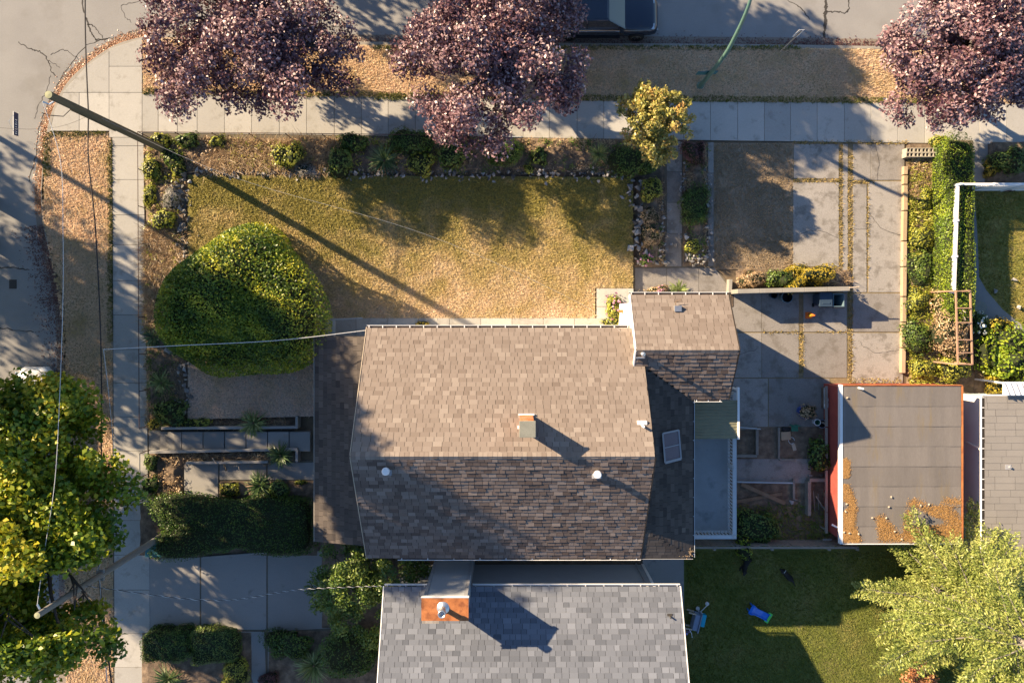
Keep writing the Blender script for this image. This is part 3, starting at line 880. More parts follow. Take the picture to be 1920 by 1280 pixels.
# barge boards on the wing's west gable and the main gables
for xx, (ya, za), (yb, zb) in ((WX0 - 0.03, (WYN, ZE), (WYR, WZR)), (WX0 - 0.03, (WYR, WZR), (WYR + (WYS - WYR) * 0.3, WZR + (ZE - WZR) * 0.3)), (XW - 0.025, (YN, ZE), (YR, ZR)), (XW - 0.025, (YR, ZR), (YS, ZE)),
                               (XE + 0.025, (YR, ZR), (YS, ZE)), (WX1 + 0.025, (WYN, ZE), (WYR, WZR)), (WX1 + 0.025, (WYR, WZR), (WYS, ZE))):
    MB().beam((xx, ya, za - 0.08), (xx, yb, zb - 0.08), 0.05 if xx > WX0 - 0.1 and xx < WX0 else 0.03, 0.2).build('barge_board', M['white' if abs(xx - WX0) < 0.1 else 'tan_plastic' if xx < 0 else 'roof_deck'], house, (xx, ya, za))
# gutters
gutter(house, (XW, YN, ZE - 0.02), (WX0 - 0.02, YN, ZE - 0.02), (0, 1, 0))
gutter(house, (WX0 - 0.05, WYN, ZE - 0.02), (WX1, WYN, ZE - 0.02), (0, 1, 0))
gutter(house, (XW + 1.4, YS, ZE - 0.04), (XE, YS, ZE - 0.04), (0, -1, 0), pitch=1.2)
gutter(house, (LX1, YS + 0.02, ZE - 0.02), (LX1, WYS - 0.02, ZE - 0.02), (1, 0, 0), pitch=0.8, w=0.09, lip=M['rail_paint'])
gutter(house, (LX1 + 0.1, WYS, ZE - 0.03), (WX1 - 0.3, WYS, ZE - 0.03), (0, -1, 0), pitch=0.55)
gutter(house, (XE, YS - 0.005, ZE - 0.02), (LX1, YS - 0.005, ZE - 0.02), (0, -1, 0), pitch=3, w=0.07, lip=M['grey_trim'], brackets=False)
MB().box(VX0 - 0.06, VX0, VY1, VY0, 2.95, 3.09).build('fascia', M['timber'], house, (VX0, VY1, 3))
for py in (640, 720, 810, 900, 1000):
    q = P(603, py, 3.0)
    MB().box(q[0] - 0.07, q[0] + 0.07, q[1] - 0.07, q[1] + 0.07, -0.05, 3.0).build('verandah_post', M['white'], house, (q[0], q[1], 0))
MB().box(VX0 + 0.25, xw, VY1 + 0.3, VY0 - 0.3, -0.05, 0.45).build('verandah_floor', M['timber'], house, (VX0, VY1, 0))
p = P(626, 596, 0.7)
MB().beam(P(626, 598, 0.9), P(626, 632, 0.9), 0.12, 0.1).beam(P(626, 599, 0.9), P(680, 596, 0.9), 0.06, 0.08).build('stair_rail', M['rail_paint'], house, p)
# brick chimney
cz0, cz1 = 6.9, 8.85
cx0, cx1 = P(976, 0, 8.7)[0], P(1002, 0, 8.7)[0]
cyn, cys = P(0, 794, cz1)[1] + 0.05, P(0, 820, cz1)[1] + 0.05
ch = MB().box(cx0, cx1, cys, cyn, 6.3, cz1 - 0.1).build('chimney', M['brick'], house, (cx0, cyn, 6.5))
MB().box(cx0 - 0.05, cx1 + 0.05, cys - 0.05, cyn + 0.05, cz1 - 0.1, cz1).build('chimney_cap', M['old_concrete'], ch, (cx0, cyn, cz1), bevel=0.012)
bk = MB()
row = 0
zz = 6.62
bme = [MB().box(-0.1, 0.1, -0.012, 0.012, -0.032, 0.032).mesh('brick', mat('brick_%d' % i, [c], 9, 0.1, 50, 0.15, 0.9)) for i, c in enumerate(((0.40, 0.15, 0.065), (0.5, 0.2, 0.085), (0.56, 0.3, 0.17)))]
while zz < cz1 - 0.14:
    x = cx0 + 0.1 + (0.1 if row % 2 else 0)
    while x < cx1 - 0.08:
        inst('brick', random.choice(bme), (x, cyn + 0.005, zz), ch)
        x += 0.215
    row += 1
    zz += 0.078
MB().box(cx0 - 0.06, cx1 + 0.06, cyn, cyn + 0.06, 6.75, 6.98).build('flashing', M['white'], ch, (cx0, cyn, 6.9))
MB().box(cx0 - 0.12, cx0 - 0.051, cys + 0.2, cys + 0.32, 8.2, 8.3).build('bracket_hook', M['white'], ch, (cx0, cys, 8.2))
# roof fittings
zS = lambda y: ZE + (y - YS) / (YR - YS) * (ZR - ZE)
zN = lambda y: ZE + (y - YN) / (YR - YN) * (ZR - ZE)
for px, py in ((725, 881), (1120, 888)):
    q = P(px, py, 7.5)
    z = zS(q[1])
    MB().box(q[0] - 0.2, q[0] + 0.2, q[1] - 0.22, q[1] + 0.2, z - 0.06, z + 0.03).build('vent_flashing', M['grey_trim'], house, q)
    MB().lathe((q[0], q[1], z), [(0.0, 0.36), (0.13, 0.35), (0.165, 0.31), (0.165, 0.24), (0.11, 0.22), (0.10, -0.1)], 16).build('roof_vent', M['white'], house, q, smooth=False)
q = P(1198, 790, 6.4)
z = zN(q[1])
MB().box(q[0] - 0.2, q[0] + 0.2, q[1] - 0.02, q[1] + 0.14, z - 0.1, z + 0.06).tube([(q[0], q[1] - 0.05, z - 0.1), (q[0], q[1] - 0.05, z + 0.36)], 0.055, 12).build('pipe_vent', M['white'], house, q)
q = P(1271, 579, 5.1)
zW = ZE + (q[1] - WYN) / (WYR - WYN) * (WZR - ZE)
MB().box(q[0] - 0.16, q[0] + 0.16, q[1] - 0.12, q[1] + 0.14, zW - 0.1, zW + 0.17).build('box_vent', M['steel'], house, q, bevel=0.01)
MB().tube([(q[0] - 0.1, q[1] + 0.2, zW), (q[0] - 0.05, q[1] + 0.35, zW + 0.06), (q[0] + 0.14, q[1] + 0.42, zW + 0.08)], 0.014, 5).tube([(q[0] - 0.15, q[1] + 0.33, zW + 0.02), (q[0] + 0.1, q[1] + 0.3, zW + 0.03)], 0.012, 5).build('twig', M['wood_brown'], house, q)
q = P(1204, 661, 6.2)
MB().lathe((q[0], q[1] - 0.05, 5.9), [(0.0, 0.62), (0.04, 0.62), (0.09, 0.58), (0.09, 0.5), (0.06, 0.48), (0.06, 0)], 14).box(q[0] - 0.2, q[0] + 0.14, q[1] - 0.26, q[1] - 0.2, 5.85, 6.02).build('flue_pipe', M['steel'], house, q)
# skylight on the lean-to
sl = []
zL = lambda xx: LTOP + (xx - XE) / (LX1 - XE) * (ZE - LTOP)
for px, py in ((1241, 811), (1274, 807), (1279, 861), (1246, 866)):
    q = P(px, py, 5.15)
    sl.append((q[0], q[1], zL(q[0]) + 0.10))
mb = MB()
mb.add(sl + [(a, b, c - 0.2) for a, b, c in sl], [(0, 3, 2, 1), (0, 1, 5, 4), (1, 2, 6, 5), (2, 3, 7, 6), (3, 0, 4, 7)])
sk = mb.build('skylight', M['skylight'], house, sl[0])
fr = MB()
for i in range(4):
    fr.beam(Vector(sl[i]) + Vector((0, 0, 0.012)), Vector(sl[(i + 1) % 4]) + Vector((0, 0, 0.012)), 0.07 if i != 2 else 0.11, 0.05, 0)
fr.beam((Vector(sl[0]) + Vector(sl[3])) / 2 + Vector((0, 0, 0.01)), (Vector(sl[1]) + Vector(sl[2])) / 2 + Vector((0, 0, 0.01)), 0.04, 0.03)
fr.build('skylight_frame', M['grey_trim'], sk, sl[0])
# wall fittings on the wing's sunlit wall
q = P(1170, 613, 1.8)
MB().box(a - 0.14, a, 0.1, 0.25, 1.6, 1.9).build('meter_box', M['rust'], house, (a, 0.1, 1.7))
# balcony with railing, and its canopy
DZ = 2.3
DX1, DYs, DYn = P(1377, 0, 3.25)[0], P(0, 1006, 3.25)[1], -3.4
MB().box(LX1 - 0.35, DX1, DYs, DYn, DZ - 0.2, DZ).build('balcony_floor', M['deck'], house, (LX1, DYs, DZ))
for yy in (DYs + 0.1, (DYs + DYn) / 2, DYn - 0.1):
    MB().box(DX1 - 0.14, DX1 - 0.02, yy - 0.06, yy + 0.06, -0.05, DZ - 0.19).build('balcony_post', M['rail_paint'], house, (DX1, yy, 0))
rail = MB().box(DX1 - 0.09, DX1 + 0.09, DYs - 0.09, DYn - 0.3, DZ + 0.93, DZ + 0.99).box(LX1 - 0.1, DX1 - 0.09, DYs - 0.09, DYs + 0.09, DZ + 0.93, DZ + 0.99).build('handrail', M['rail_paint'], house, (DX1, DYs, DZ))
MB().box(DX1 - 0.045, DX1 + 0.045, DYs - 0.04, DYn - 0.3, DZ + 0.1, DZ + 0.15).box(LX1 - 0.1, DX1 - 0.05, DYs - 0.04, DYs + 0.04, DZ + 0.1, DZ + 0.15).build('bottom_rail', M['rail_paint'], rail, (DX1, DYs, DZ))
bal = MB().box(-0.028, 0.028, -0.028, 0.028, 0.15, 0.93).mesh('baluster', M['rail_paint'])
y = DYs + 0.14
while y < DYn - 0.35:
    inst('baluster', bal, (DX1, y, DZ), rail)
    y += 0.165
x = LX1 - 0.05
while x < DX1 - 0.1:
    inst('baluster', bal, (x, DYs, DZ), rail)
    x += 0.165
pst = MB().box(-0.055, 0.055, -0.055, 0.055, 0.0, 1.05).mesh('newel', M['rail_paint'])
for c in ((DX1, DYs), (DX1, (DYs + DYn) / 2 - 0.3), (DX1, DYn - 0.35)):
    inst('newel', pst, (c[0], c[1], DZ), rail)
# canopy: corrugated sheet in a white frame
cz = 3.6
c0, c1 = P(1302, 750, cz), P(1383, 823, cz)
mb = MB()
k = int((c0[1] - c1[1]) / 0.0375)
for i in range(k):
    ya, yb = c0[1] - i * 0.0375, c0[1] - (i + 1) * 0.0375
    za, zb = (cz + 0.012 * math.sin(i * math.pi / 2)), (cz + 0.012 * math.sin((i + 1) * math.pi / 2))
    mb.add([(c0[0], ya, za + 0.1), (c1[0], ya, za), (c1[0], yb, zb), (c0[0], yb, zb + 0.1)], [(0, 3, 2, 1)])
cn = mb.build('canopy', M['corrugated'], house, c0)
c2 = P(1383, 726, cz)
MB().box(c1[0] - 0.02, c1[0] + 0.08, c1[1], c2[1], cz - 0.12, cz + 0.05).build('canopy_edge', M['white'], cn, c1)
for yy in (c1[1] + 0.1, c2[1] - 0.1):
    MB().box(c1[0] - 0.05, c1[0] + 0.03, yy - 0.04, yy + 0.04, -0.05, cz - 0.1).build('canopy_post', M['white'], cn, (c1[0], yy, 0))

# ------------------------------------------------------------------ neighbour's house to the south
NZ = 3.6
nX0, nX1, nY = P(720, 1097, NZ)[0], P(1275, 1100, NZ)[0], P(0, 1099, NZ)[1]
nb = thing('south_house', 'house with pale grey shingled roof and rust topped chimney beside the tan one', 'house', ((nX0 + nX1) / 2, nY - 5, 0))
R2 = Roof()
SLP = 0.42
run = 5.2
R2.slope(nb, (nX0, nY, NZ), (1, 0, 0), (0, -1, SLP), rect(0, 0, nX1 - nX0, run * math.hypot(1, SLP)), 'shingle_grey', widths=(0.26, 0.34, 0.4, 0.48), e=0.225, th=0.014, tm=0.55, tv=0.2, seed=21)
R2.slope(nb, (nX0, nY - 2 * run, NZ), (1, 0, 0), (0, 1, SLP), rect(0, 0, nX1 - nX0, run * math.hypot(1, SLP)), 'shingle_grey', widths=(0.4, 0.48), e=0.45, solo=False, seed=22)
R2.finish()
g = MB()
a, b, c, d = nX0 + 0.45, P(1234, 1100, NZ)[0], nY - 0.28, nY - 2 * run + 0.3
g.add([(a, c, -0.1), (b, c, -0.1), (b, d, -0.1), (a, d, -0.1), (a, c, NZ + 0.02), (b, c, NZ + 0.02), (b, d, NZ + 0.02), (a, d, NZ + 0.02), (a, nY - run, NZ + run * SLP - 0.2), (b, nY - run, NZ + run * SLP - 0.2)],
      [(0, 1, 5, 4), (2, 3, 7, 6), (1, 2, 6, 9, 5), (3, 0, 4, 8, 7)])
g.build('wall', M['siding'], nb, (a, c, 0))
sid = MB()
z = 0.2
ctop = 0
lap = MB().add([(0, 0, 0), (1, 0, 0), (1, 0.016, 0), (0, 0.016, 0), (0, 0, 0.19), (1, 0, 0.19)], [(0, 1, 2, 3), (3, 2, 5, 4)]).mesh('siding_board', M['siding'])
while z < NZ - 0.2:
    inst('siding_board', lap, (a, c + 0.002, z), nb, None, (b - a, 1, 1))
    z += 0.19
MB().box(b - 0.11, b + 0.02, c + 0.018, c + 0.045, -0.05, NZ - 0.1).build('corner_board', M['white'], nb, (b, c, 0))
MB().box(b - 0.42, b - 0.34, c + 0.02, c + 0.09, 0.0, NZ - 0.1).build('downpipe', M['grey_trim'], nb, (b, c, 0))
kx0, kx1 = P(793, 0, 6.3)[0], P(876, 0, 6.3)[0]
gutter(nb, (nX0 + 0.02, nY, NZ - 0.03), (kx0 - 0.15, nY, NZ - 0.03), (0, 1, 0), pitch=0.8, trough=M['white'], w=0.1)
gutter(nb, (kx1 + 0.1, nY, NZ - 0.03), (nX1, nY, NZ - 0.03), (0, 1, 0), pitch=0.85, trough=M['white'], w=0.1)
for xx in (nX0 - 0.02, nX1 + 0.02):
    MB().beam((xx, nY, NZ - 0.06), (xx, nY - run, NZ + run * SLP - 0.06), 0.045, 0.16).build('barge_board', M['white'], nb, (xx, nY, NZ))
# chimney chase
KZ = 6.3
ky0, ky1 = P(0, 1121, KZ)[1], P(0, 1160, KZ)[1]
kc = MB().box(kx0, kx1, ky1 + 0.02, ky0, -0.05, KZ).build('chimney', M['siding'], nb, (kx0, ky0, 0))
z = 0.2
while z < KZ - 0.2:
    inst('siding_board', lap, (kx0 + 0.15, ky0 + 0.002, z), kc, None, (kx1 - kx0 - 0.3, 1, 1))
    z += 0.19
for xx in (kx0, kx1 - 0.14):
    MB().box(xx, xx + 0.14, ky0 + 0.004, ky0 + 0.03, -0.05, KZ - 0.02).build('corner_board', M['grey_trim'], kc, (xx, ky0, 0))
capt = MB().box(kx0 - 0.06, kx1 + 0.06, ky1 - 0.05, ky0 + 0.05, KZ, KZ + 0.06).build('chimney_cap', M['rust'], kc, (kx0, ky0, KZ))
MB().box(kx0 - 0.075, kx1 + 0.075, ky0 + 0.05, ky0 + 0.085, KZ - 0.08, KZ + 0.08).build('cap_flashing', M['white'], capt, (kx0, ky0, KZ))
tooth = MB().box(-0.012, 0.012, -0.06, 0.06, 0, 0.02).mesh('cap_tooth', M['tan_plastic'])
x = kx0
while x < kx0 + (kx1 - kx0) * 0.36:
    inst('cap_tooth', tooth, (x, ky1 - 0.1, KZ + 0.045), capt)
    x += 0.055
fx, fy = P(831, 1138, KZ)[:2]
MB().lathe((fx, fy, KZ + 0.06), [(0.27, 0.0), (0.14, 0.1), (0.115, 0.12), (0.115, 0.42), (0.16, 0.44), (0.16, 0.66), (0.125, 0.66), (0.125, 0.5), (0.0, 0.5)], 20).build('flue', M['steel'], kc, (fx, fy, KZ), smooth=True)
q = P(1258, 1158, 4.3)
zr_ = NZ + (nY - q[1]) * SLP
MB().tube([(q[0], q[1], zr_ - 0.05), (q[0], q[1], zr_ + 0.22)], 0.035, 8).box(q[0] - 0.12, q[0] + 0.12, q[1] - 0.1, q[1] + 0.1, zr_ - 0.1, zr_ + 0.012).build('pipe_vent', M['iron'], nb, q)

# ------------------------------------------------------------------ red garage
GZ = 2.1
g0, g1 = P(1580, 723, GZ), P(1803, 1018, GZ)
gar = thing('red_garage', 'flat roofed red garage with orange needle drifts on its grey roof', 'garage', ((g0[0] + g1[0]) / 2, (g0[1] + g1[1]) / 2, 0))
MB().box(g0[0] + 0.02, g1[0] - 0.15, g1[1] + 0.1, g0[1] - 0.1, -0.1, GZ - 0.06).build('wall', M['red_wall'], gar, (g0[0], g0[1], 0))
gr = MB().box(g0[0], g1[0], g1[1], g0[1], GZ - 0.1, GZ - 0.01).build('roof', M['roof_deck'], gar, (g0[0], g0[1], GZ))
y = g0[1]
i = 0
while y > g1[1] + 0.05:
    yb = max(y - 0.98, g1[1])
    n_ = 14
    mb = MB()
    vv, ff = [], []
    for k in range(n_ + 1):
        xx = g0[0] + 0.03 + (g1[0] - g0[0] - 0.06) * k / n_
        hz = random.uniform(0.0, 0.012)
        vv += [(xx, y - 0.004, GZ - 0.008 + hz), (xx, yb - 0.03, GZ + 0.006 + hz + 0.006 * (i % 2))]
    for k in range(n_):
        ff.append((2 * k, 2 * k + 1, 2 * k + 3, 2 * k + 2))
    mb.add(vv, ff, 0, random.uniform(0.4, 0.7))
    mb.build('roofing_strip', M['flat_roof'], gr, (g0[0], y, GZ))
    y -= 0.98
    i += 1
MB().box(g0[0] - 0.14, g0[0] - 0.004, g1[1] - 0.03, g0[1] + 0.05, GZ - 0.19, GZ + 0.03).build('fascia', M['white'], gar, (g0[0], g0[1], GZ))
MB().box(g0[0], g1[0] + 0.02, g0[1] + 0.003, g0[1] + 0.05, GZ - 0.15, GZ + 0.04).box(g1[0], g1[0] + 0.06, g1[1] - 0.03, g0[1], GZ - 0.15, GZ + 0.045).build('drip_edge', M['rust'], gar, (g1[0], g0[1], GZ))
MB().box(g0[0], g1[0], g1[1] - 0.05, g1[1] - 0.003, GZ - 0.15, GZ + 0.02).build('drip_edge', M['white'], gar, (g0[0], g1[1], GZ))
q = P(1610, 727, GZ)
MB().tube([(q[0], q[1], GZ - 0.05), (q[0], q[1], GZ + 0.42)], 0.05, 10).build('pipe_vent', M['white'], gar, q)
cone_me = [MB().lathe((0, 0, 0), [(0.0, 0.11), (0.03, 0.10), (0.045, 0.06), (0.04, 0.02), (0.0, 0.0)], 8).mesh('pine_cone', M['tan_plastic'])]
for px, py in ((1637, 970), (1671, 933), (1664, 950), (1725, 945), (1742, 943), (1692, 1011), (1590, 745), (1585, 945), (1586, 960), (1583, 995), (1594, 998), (1610, 1002), (1675, 996), (1660, 972)):
    q = P(px, py, GZ)
    tag(inst('pine_cone', cone_me[0], (q[0], q[1], GZ + 0.045), None, (1.57, 0, random.uniform(0, 6))), 'small fallen pine cone lying on the flat garage roof', 'pine cone', 'pine cones on the garage roof')
q = P(1577, 985, 1.6)
MB().tube([P(1577, 985, 1.9), P(1570, 988, 1.7), P(1560, 983, 1.5)], 0.05, 8).build('downpipe', M['white'], gar, q)
MB().box(*[g0[0] + 0.05, g0[0] + 0.42], g0[1] + 0.4, g0[1] + 0.41, 0, 0.1)
# east neighbour's outbuilding
EZ = 2.0
e0 = P(1846, 742, EZ)
eb = thing('east_outbuilding', 'outbuilding with taupe roof and white gutter beside the red garage', 'outbuilding', (e0[0] + 3, e0[1] - 3, 0))
e1 = (e0[0] + 7.5, P(0, 1150, EZ)[1])
er = MB().box(e0[0], e1[0], e1[1], e0[1], EZ - 0.12, EZ - 0.01).build('roof', M['roof_deck'], eb, (e0[0], e0[1], EZ))
y = e0[1]
while y > e1[1]:
    x = e0[0] - random.uniform(0, 1.0)
    while x < e1[0]:
        a, b = max(x, e0[0]), min(x + 1.0, e1[0])
        if b - a > 0.05:
            dz = random.uniform(0, 0.005)
            MB().add([(a, y, EZ + dz), (a, y - 0.33, EZ + 0.012 + dz), (b - 0.01, y - 0.33, EZ + 0.012 + dz), (b - 0.01, y, EZ + dz), (a, y - 0.33, EZ - 0.005), (b - 0.01, y - 0.33, EZ - 0.005)],
                     [(0, 1, 2, 3), (1, 4, 5, 2)], 0, random.uniform(0.35, 0.65)).build('shingle_strip', M['east_roof'], er, (a, y, EZ))
        x += 1.0
    y -= 0.33
MB().box(e0[0] + 0.1, e1[0] - 0.1, e1[1] + 0.1, e0[1] - 0.1, -0.1, EZ - 0.12).build('wall', M['pale_siding'], eb, (e0[0], e0[1], 0))
gutter(eb, (e0[0], e1[1], EZ - 0.02), (e0[0], e0[1], EZ - 0.02), (-1, 0, 0), pitch=0.5, w=0.14)
MB().box(e0[0] - 0.1, e1[0], e0[1] + 0.003, e0[1] + 0.06, EZ - 0.14, EZ + 0.02).build('fascia', M['white'], eb, (e0[0], e0[1], EZ))
MB().beam((e0[0] + 0.06, P(0, 838, 2)[1], 0.6), (e0[0] + 0.06, P(0, 846, 2)[1], EZ - 0.2), 0.1, 0.06).build('downpipe', M['white'], eb, (e0[0], -5, 1))
q = P(1892, 875, EZ)
MB().tube([(q[0], q[1], EZ - 0.05), (q[0], q[1], EZ + 0.12)], 0.05, 8).box(q[0] - 0.2, q[0] + 0.1, q[1] - 0.12, q[1] + 0.12, EZ - 0.05, EZ + 0.02).build('pipe_vent', M['grey_trim'], eb, q)
# striped metal awning behind it
aw = thing('white_awning', 'white ribbed metal awning at the right edge above outbuilding roof', 'awning', P(1905, 728, 0))
a0, a1 = P(1878, 742, 2.2), P(1960, 716, 2.2)
k = 8
MB().add([(a0[0], a0[1] + 0.05, 2.25), (a1[0], a0[1] + 0.05, 2.25), (a1[0], a1[1], 2.1), (a0[0] + 0.12, a1[1], 2.1)], [(0, 1, 2, 3)]).build('sheet', M['white'], aw, a0)
for i in range(k):
    xx = a0[0] + 0.25 + i * 0.27
    MB().beam((xx - 0.14, a1[1], 2.16), (xx, a0[1] + 0.05, 2.31), 0.035, 0.1).build('rib', M['white'], aw, (xx, a0[1], 2.2))
for xx in (a0[0] + 0.2, a1[0] - 0.1):
    MB().box(xx - 0.04, xx + 0.04, a1[1] - 0.1, a1[1] - 0.02, -0.05, 2.1).build('post', M['white'], aw, (xx, a1[1], 0))

# ------------------------------------------------------------------ rock edgings, walls, fences
rock_me = []
for i in range(9):
    bm = bmesh.new()
    rr = random.Random(i)
    for k in range(10):
        d = Vector((rr.gauss(0, 1), rr.gauss(0, 1), rr.gauss(0, 1))).normalized()
        bm.verts.new(d * rr.uniform(0.6, 1.25))
    h_ = bmesh.ops.convex_hull(bm, input=bm.verts)
    bmesh.ops.delete(bm, geom=[v for v in bm.verts if not v.link_faces], context='VERTS')
    me = bpy.data.meshes.new('rock')
    bm.to_mesh(me)
    bm.free()
    me.materials.append(M['rock'])
    at = me.attributes.new('tint', 'FLOAT', 'FACE')
    at.data.foreach_set('value', [rr.uniform(0.3, 0.75)] * len(me.polygons))
    rock_me.append(me)


def rock_wall(label, runs, size=(0.06, 0.16), z=0.12, density=1.0, seed=0, spread=0.16):
    rr = random.Random(seed)
    first = P(*runs[0][0])
    t = thing('rock_edging', label, 'rock edging', (first[0], first[1], 0))
    for a, b in runs:
        A, B = Vector(P2(*a)), Vector(P2(*b))
        L = (B - A).length
        d = 0.0
        n = Vector((-(B - A).y, (B - A).x)).normalized()
        while d < L:
            r = rr.uniform(*size)
            for _ in range(rr.choice((1, 2, 2, 3))):
                p = A + (B - A) * (d / L) + n * rr.gauss(0, spread)
                inst('rock', rr.choice(rock_me), (p.x, p.y, z + rr.uniform(-0.04, 0.14)), t, (rr.uniform(0, 6), rr.uniform(0, 6), rr.uniform(0, 6)), (r * rr.uniform(0.8, 1.4), r * rr.uniform(0.7, 1.1), r * rr.uniform(0.6, 0.9)))
            d += r * 1.7 / density
    return t


rock_wall('broken line of pale rocks along the top of the sunny lawn', [((372, 328), (520, 328)), ((535, 327), (620, 326)), ((640, 328), (760, 329)), ((790, 332), (1000, 330)), ((1010, 330), (1185, 333))], z=0.26, density=1.0, seed=1)
rock_wall('dark rock edging along the left side of the sunny lawn', [((345, 330), (352, 420)), ((350, 425), (352, 560)), ((350, 680), (346, 780)), ((330, 350), (345, 400))], z=0.26, density=1.5, seed=2, size=(0.07, 0.2), spread=0.24)
rock_wall('rock edging between the lawn and the garden path bed', [((1192, 340), (1194, 495))], z=0.3, density=1.3, seed=3, size=(0.09, 0.22), spread=0.2)
rock_wall('rock border on the left side of the garden path', [((1243, 380), (1244, 494)), ((1198, 496), (1240, 497))], z=0.2, density=0.7, seed=4)
rock_wall('rock border on the right side of the garden path', [((1279, 305), (1277, 385)), ((1278, 440), (1282, 492))], z=0.24, density=0.8, seed=5)
rock_wall('pale rocks along the thin concrete strip by the brown lawn', [((1324, 320), (1326, 395)), ((1324, 400), (1325, 494))], z=0.22, density=0.75, seed=6)
rock_wall('pile of pale stones at the bottom end of the path bed', [((1284, 488), (1322, 490)), ((1290, 482), (1320, 484))], z=0.34, density=1.1, seed=7, size=(0.07, 0.14))
q = P(316, 658, 0.35)
tag(inst('boulder', rock_me[3], (q[0], q[1], 0.3), None, (0.2, 0.3, 1), (0.32, 0.28, 0.22)), 'round grey boulder in the left bed below the big round bush', 'boulder')
for px, py, lb in ((1540, 890, 'pale pinkish stone below the dark shrub by the garage'), (1521, 892, 'narrow pale stone left of the pinkish one by the garage'), (1484, 941, 'white lumpy stone at the end of the crossed boards'), (1491, 936, 'smaller white stone right beside the boards and timber edge')):
    q = P(px, py, 0.1)
    tag(inst('stone', random.choice(rock_me), (q[0], q[1], 0.08), None, (random.uniform(0, 6), 0, random.uniform(0, 6)), (0.16, 0.12, 0.09)), lb, 'stone')

# low walls of the front walk


def low_wall(label, a, b, w, h, m='concrete', ends=(), z0=-0.03, name='low_wall', cat='wall'):
    A, B = P(*a, h), P(*b, h)
    mb = MB().beam((A[0], A[1], (h + z0) / 2), (B[0], B[1], (h + z0) / 2), w, h - z0, 0, 0.85)
    for e in ends:
        E0, E1 = P(*e[0], h), P(*e[1], h)
        mb.beam((E0[0], E0[1], (h + z0) / 2), (E1[0], E1[1], (h + z0) / 2 - 0.002), w, h - z0, 0, 0.8)
    return tag(mb.build(name, M[m], base=(A[0], A[1], 0), bevel=0.012), label, cat)


low_wall('low concrete wall above the front walk with yucca leaning over', (302, 803), (557, 801), 0.13, 0.55, ends=[((556, 803), (556, 780))])
low_wall('low concrete wall along the lower side of the front steps', (279, 848), (557, 842), 0.13, 0.5, ends=[((556, 842), (556, 866))])
low_wall('lower garden kerb in front of the pale slab', (348, 868), (502, 866), 0.12, 0.42)
low_wall('concrete kerb beside the neighbour driveway under the long hedge', (380, 1045), (500, 1036), 0.1, 0.14)
# long concrete wall in the driveway
wz = 1.4
A, B, C_ = P(1383, 546, wz), P(1594, 541, wz), P(1370, 552, wz)
cwall = thing('concrete_wall', 'long pale concrete garden wall throwing shadow over the bins', 'wall', (A[0], A[1], 0))
k = 5
for i in range(k):
    p, q = Vector(A).lerp(Vector(B), i / k), Vector(A).lerp(Vector(B), (i + 1) / k)
    d = (q - p).normalized() * 0.004
    p, q = p + d, q - d
    MB().beam((p.x, p.y, wz / 2), (q.x, q.y, wz / 2), 0.22, wz, 0, random.uniform(0.75, 1)).build('wall_panel', M['kerb'], cwall, (p.x, p.y, 0), bevel=0.012)
MB().beam((A[0] - 0.06, A[1] - 0.03, 0.2), (A[0] - 0.02, A[1] + 0.65, 0.2), 0.16, 0.44).build('return_wall', M['kerb'], cwall, (A[0], A[1], 0))
MB().tube([(B[0] - 0.05, B[1] + 0.04, wz + 0.02), (B[0] + 0.42, B[1] + 0.08, wz + 0.06)], 0.03, 6).build('end_pipe', M['tan_plastic'], cwall, B)
# tan edging along the driveway
ed = thing('driveway_edging', 'tan concrete edging sections between the driveway and the weedy bed', 'edging', P(1696, 500))
for a, b in ((312, 328), (329, 346), (347, 395), (396, 452), (453, 500), (501, 556), (557, 604), (605, 652), (653, 700)):
    x_ = lambda y: 1698.5 - (y - 312) * 0.012
    A, B = P(x_(a), a, 0.2), P(x_(b) + random.uniform(-0.8, 0.8), b - 1, 0.2)
    MB().beam((A[0], A[1], 0.1), (B[0], B[1], 0.1), 0.21, 0.24, 0, random.random()).build('edging_block', M['tan_block'], ed, (A[0], A[1], 0), bevel=0.012)
# cinder blocks with open cells


def cinder_row(t, px0, px1, py, z):
    x0, x1 = P(px0, py, z)[0], P(px1, py, z)[0]
    y = P(px0, py, z)[1]
    n = max(1, round((x1 - x0) / 0.4))
    w = (x1 - x0) / n
    for i in range(n):
        c = x0 + (i + 0.5) * w
        mb = MB()
        hw, hd = w / 2 - 0.006, 0.115
        ti = 0.035
        for xa, xb in ((c - hw, c - hw + ti), (c - ti / 2, c + ti / 2), (c + hw - ti, c + hw)):
            mb.box(xa, xb, y - hd + ti, y + hd - ti, 0, z)
        mb.box(c - hw, c + hw, y - hd, y - hd + ti, 0, z)
        mb.box(c - hw, c + hw, y + hd - ti, y + hd, 0, z)
        mb.build('cinder_block', M['block'], t, (c, y, 0))


cb = thing('cinder_block_wall', 'two rows of open cinder blocks at the head of the weedy bed', 'block wall', P(1735, 290))
cinder_row(cb, 1700, 1757, 281.5, 0.42)
cinder_row(cb, 1699, 1773, 290, 0.42)

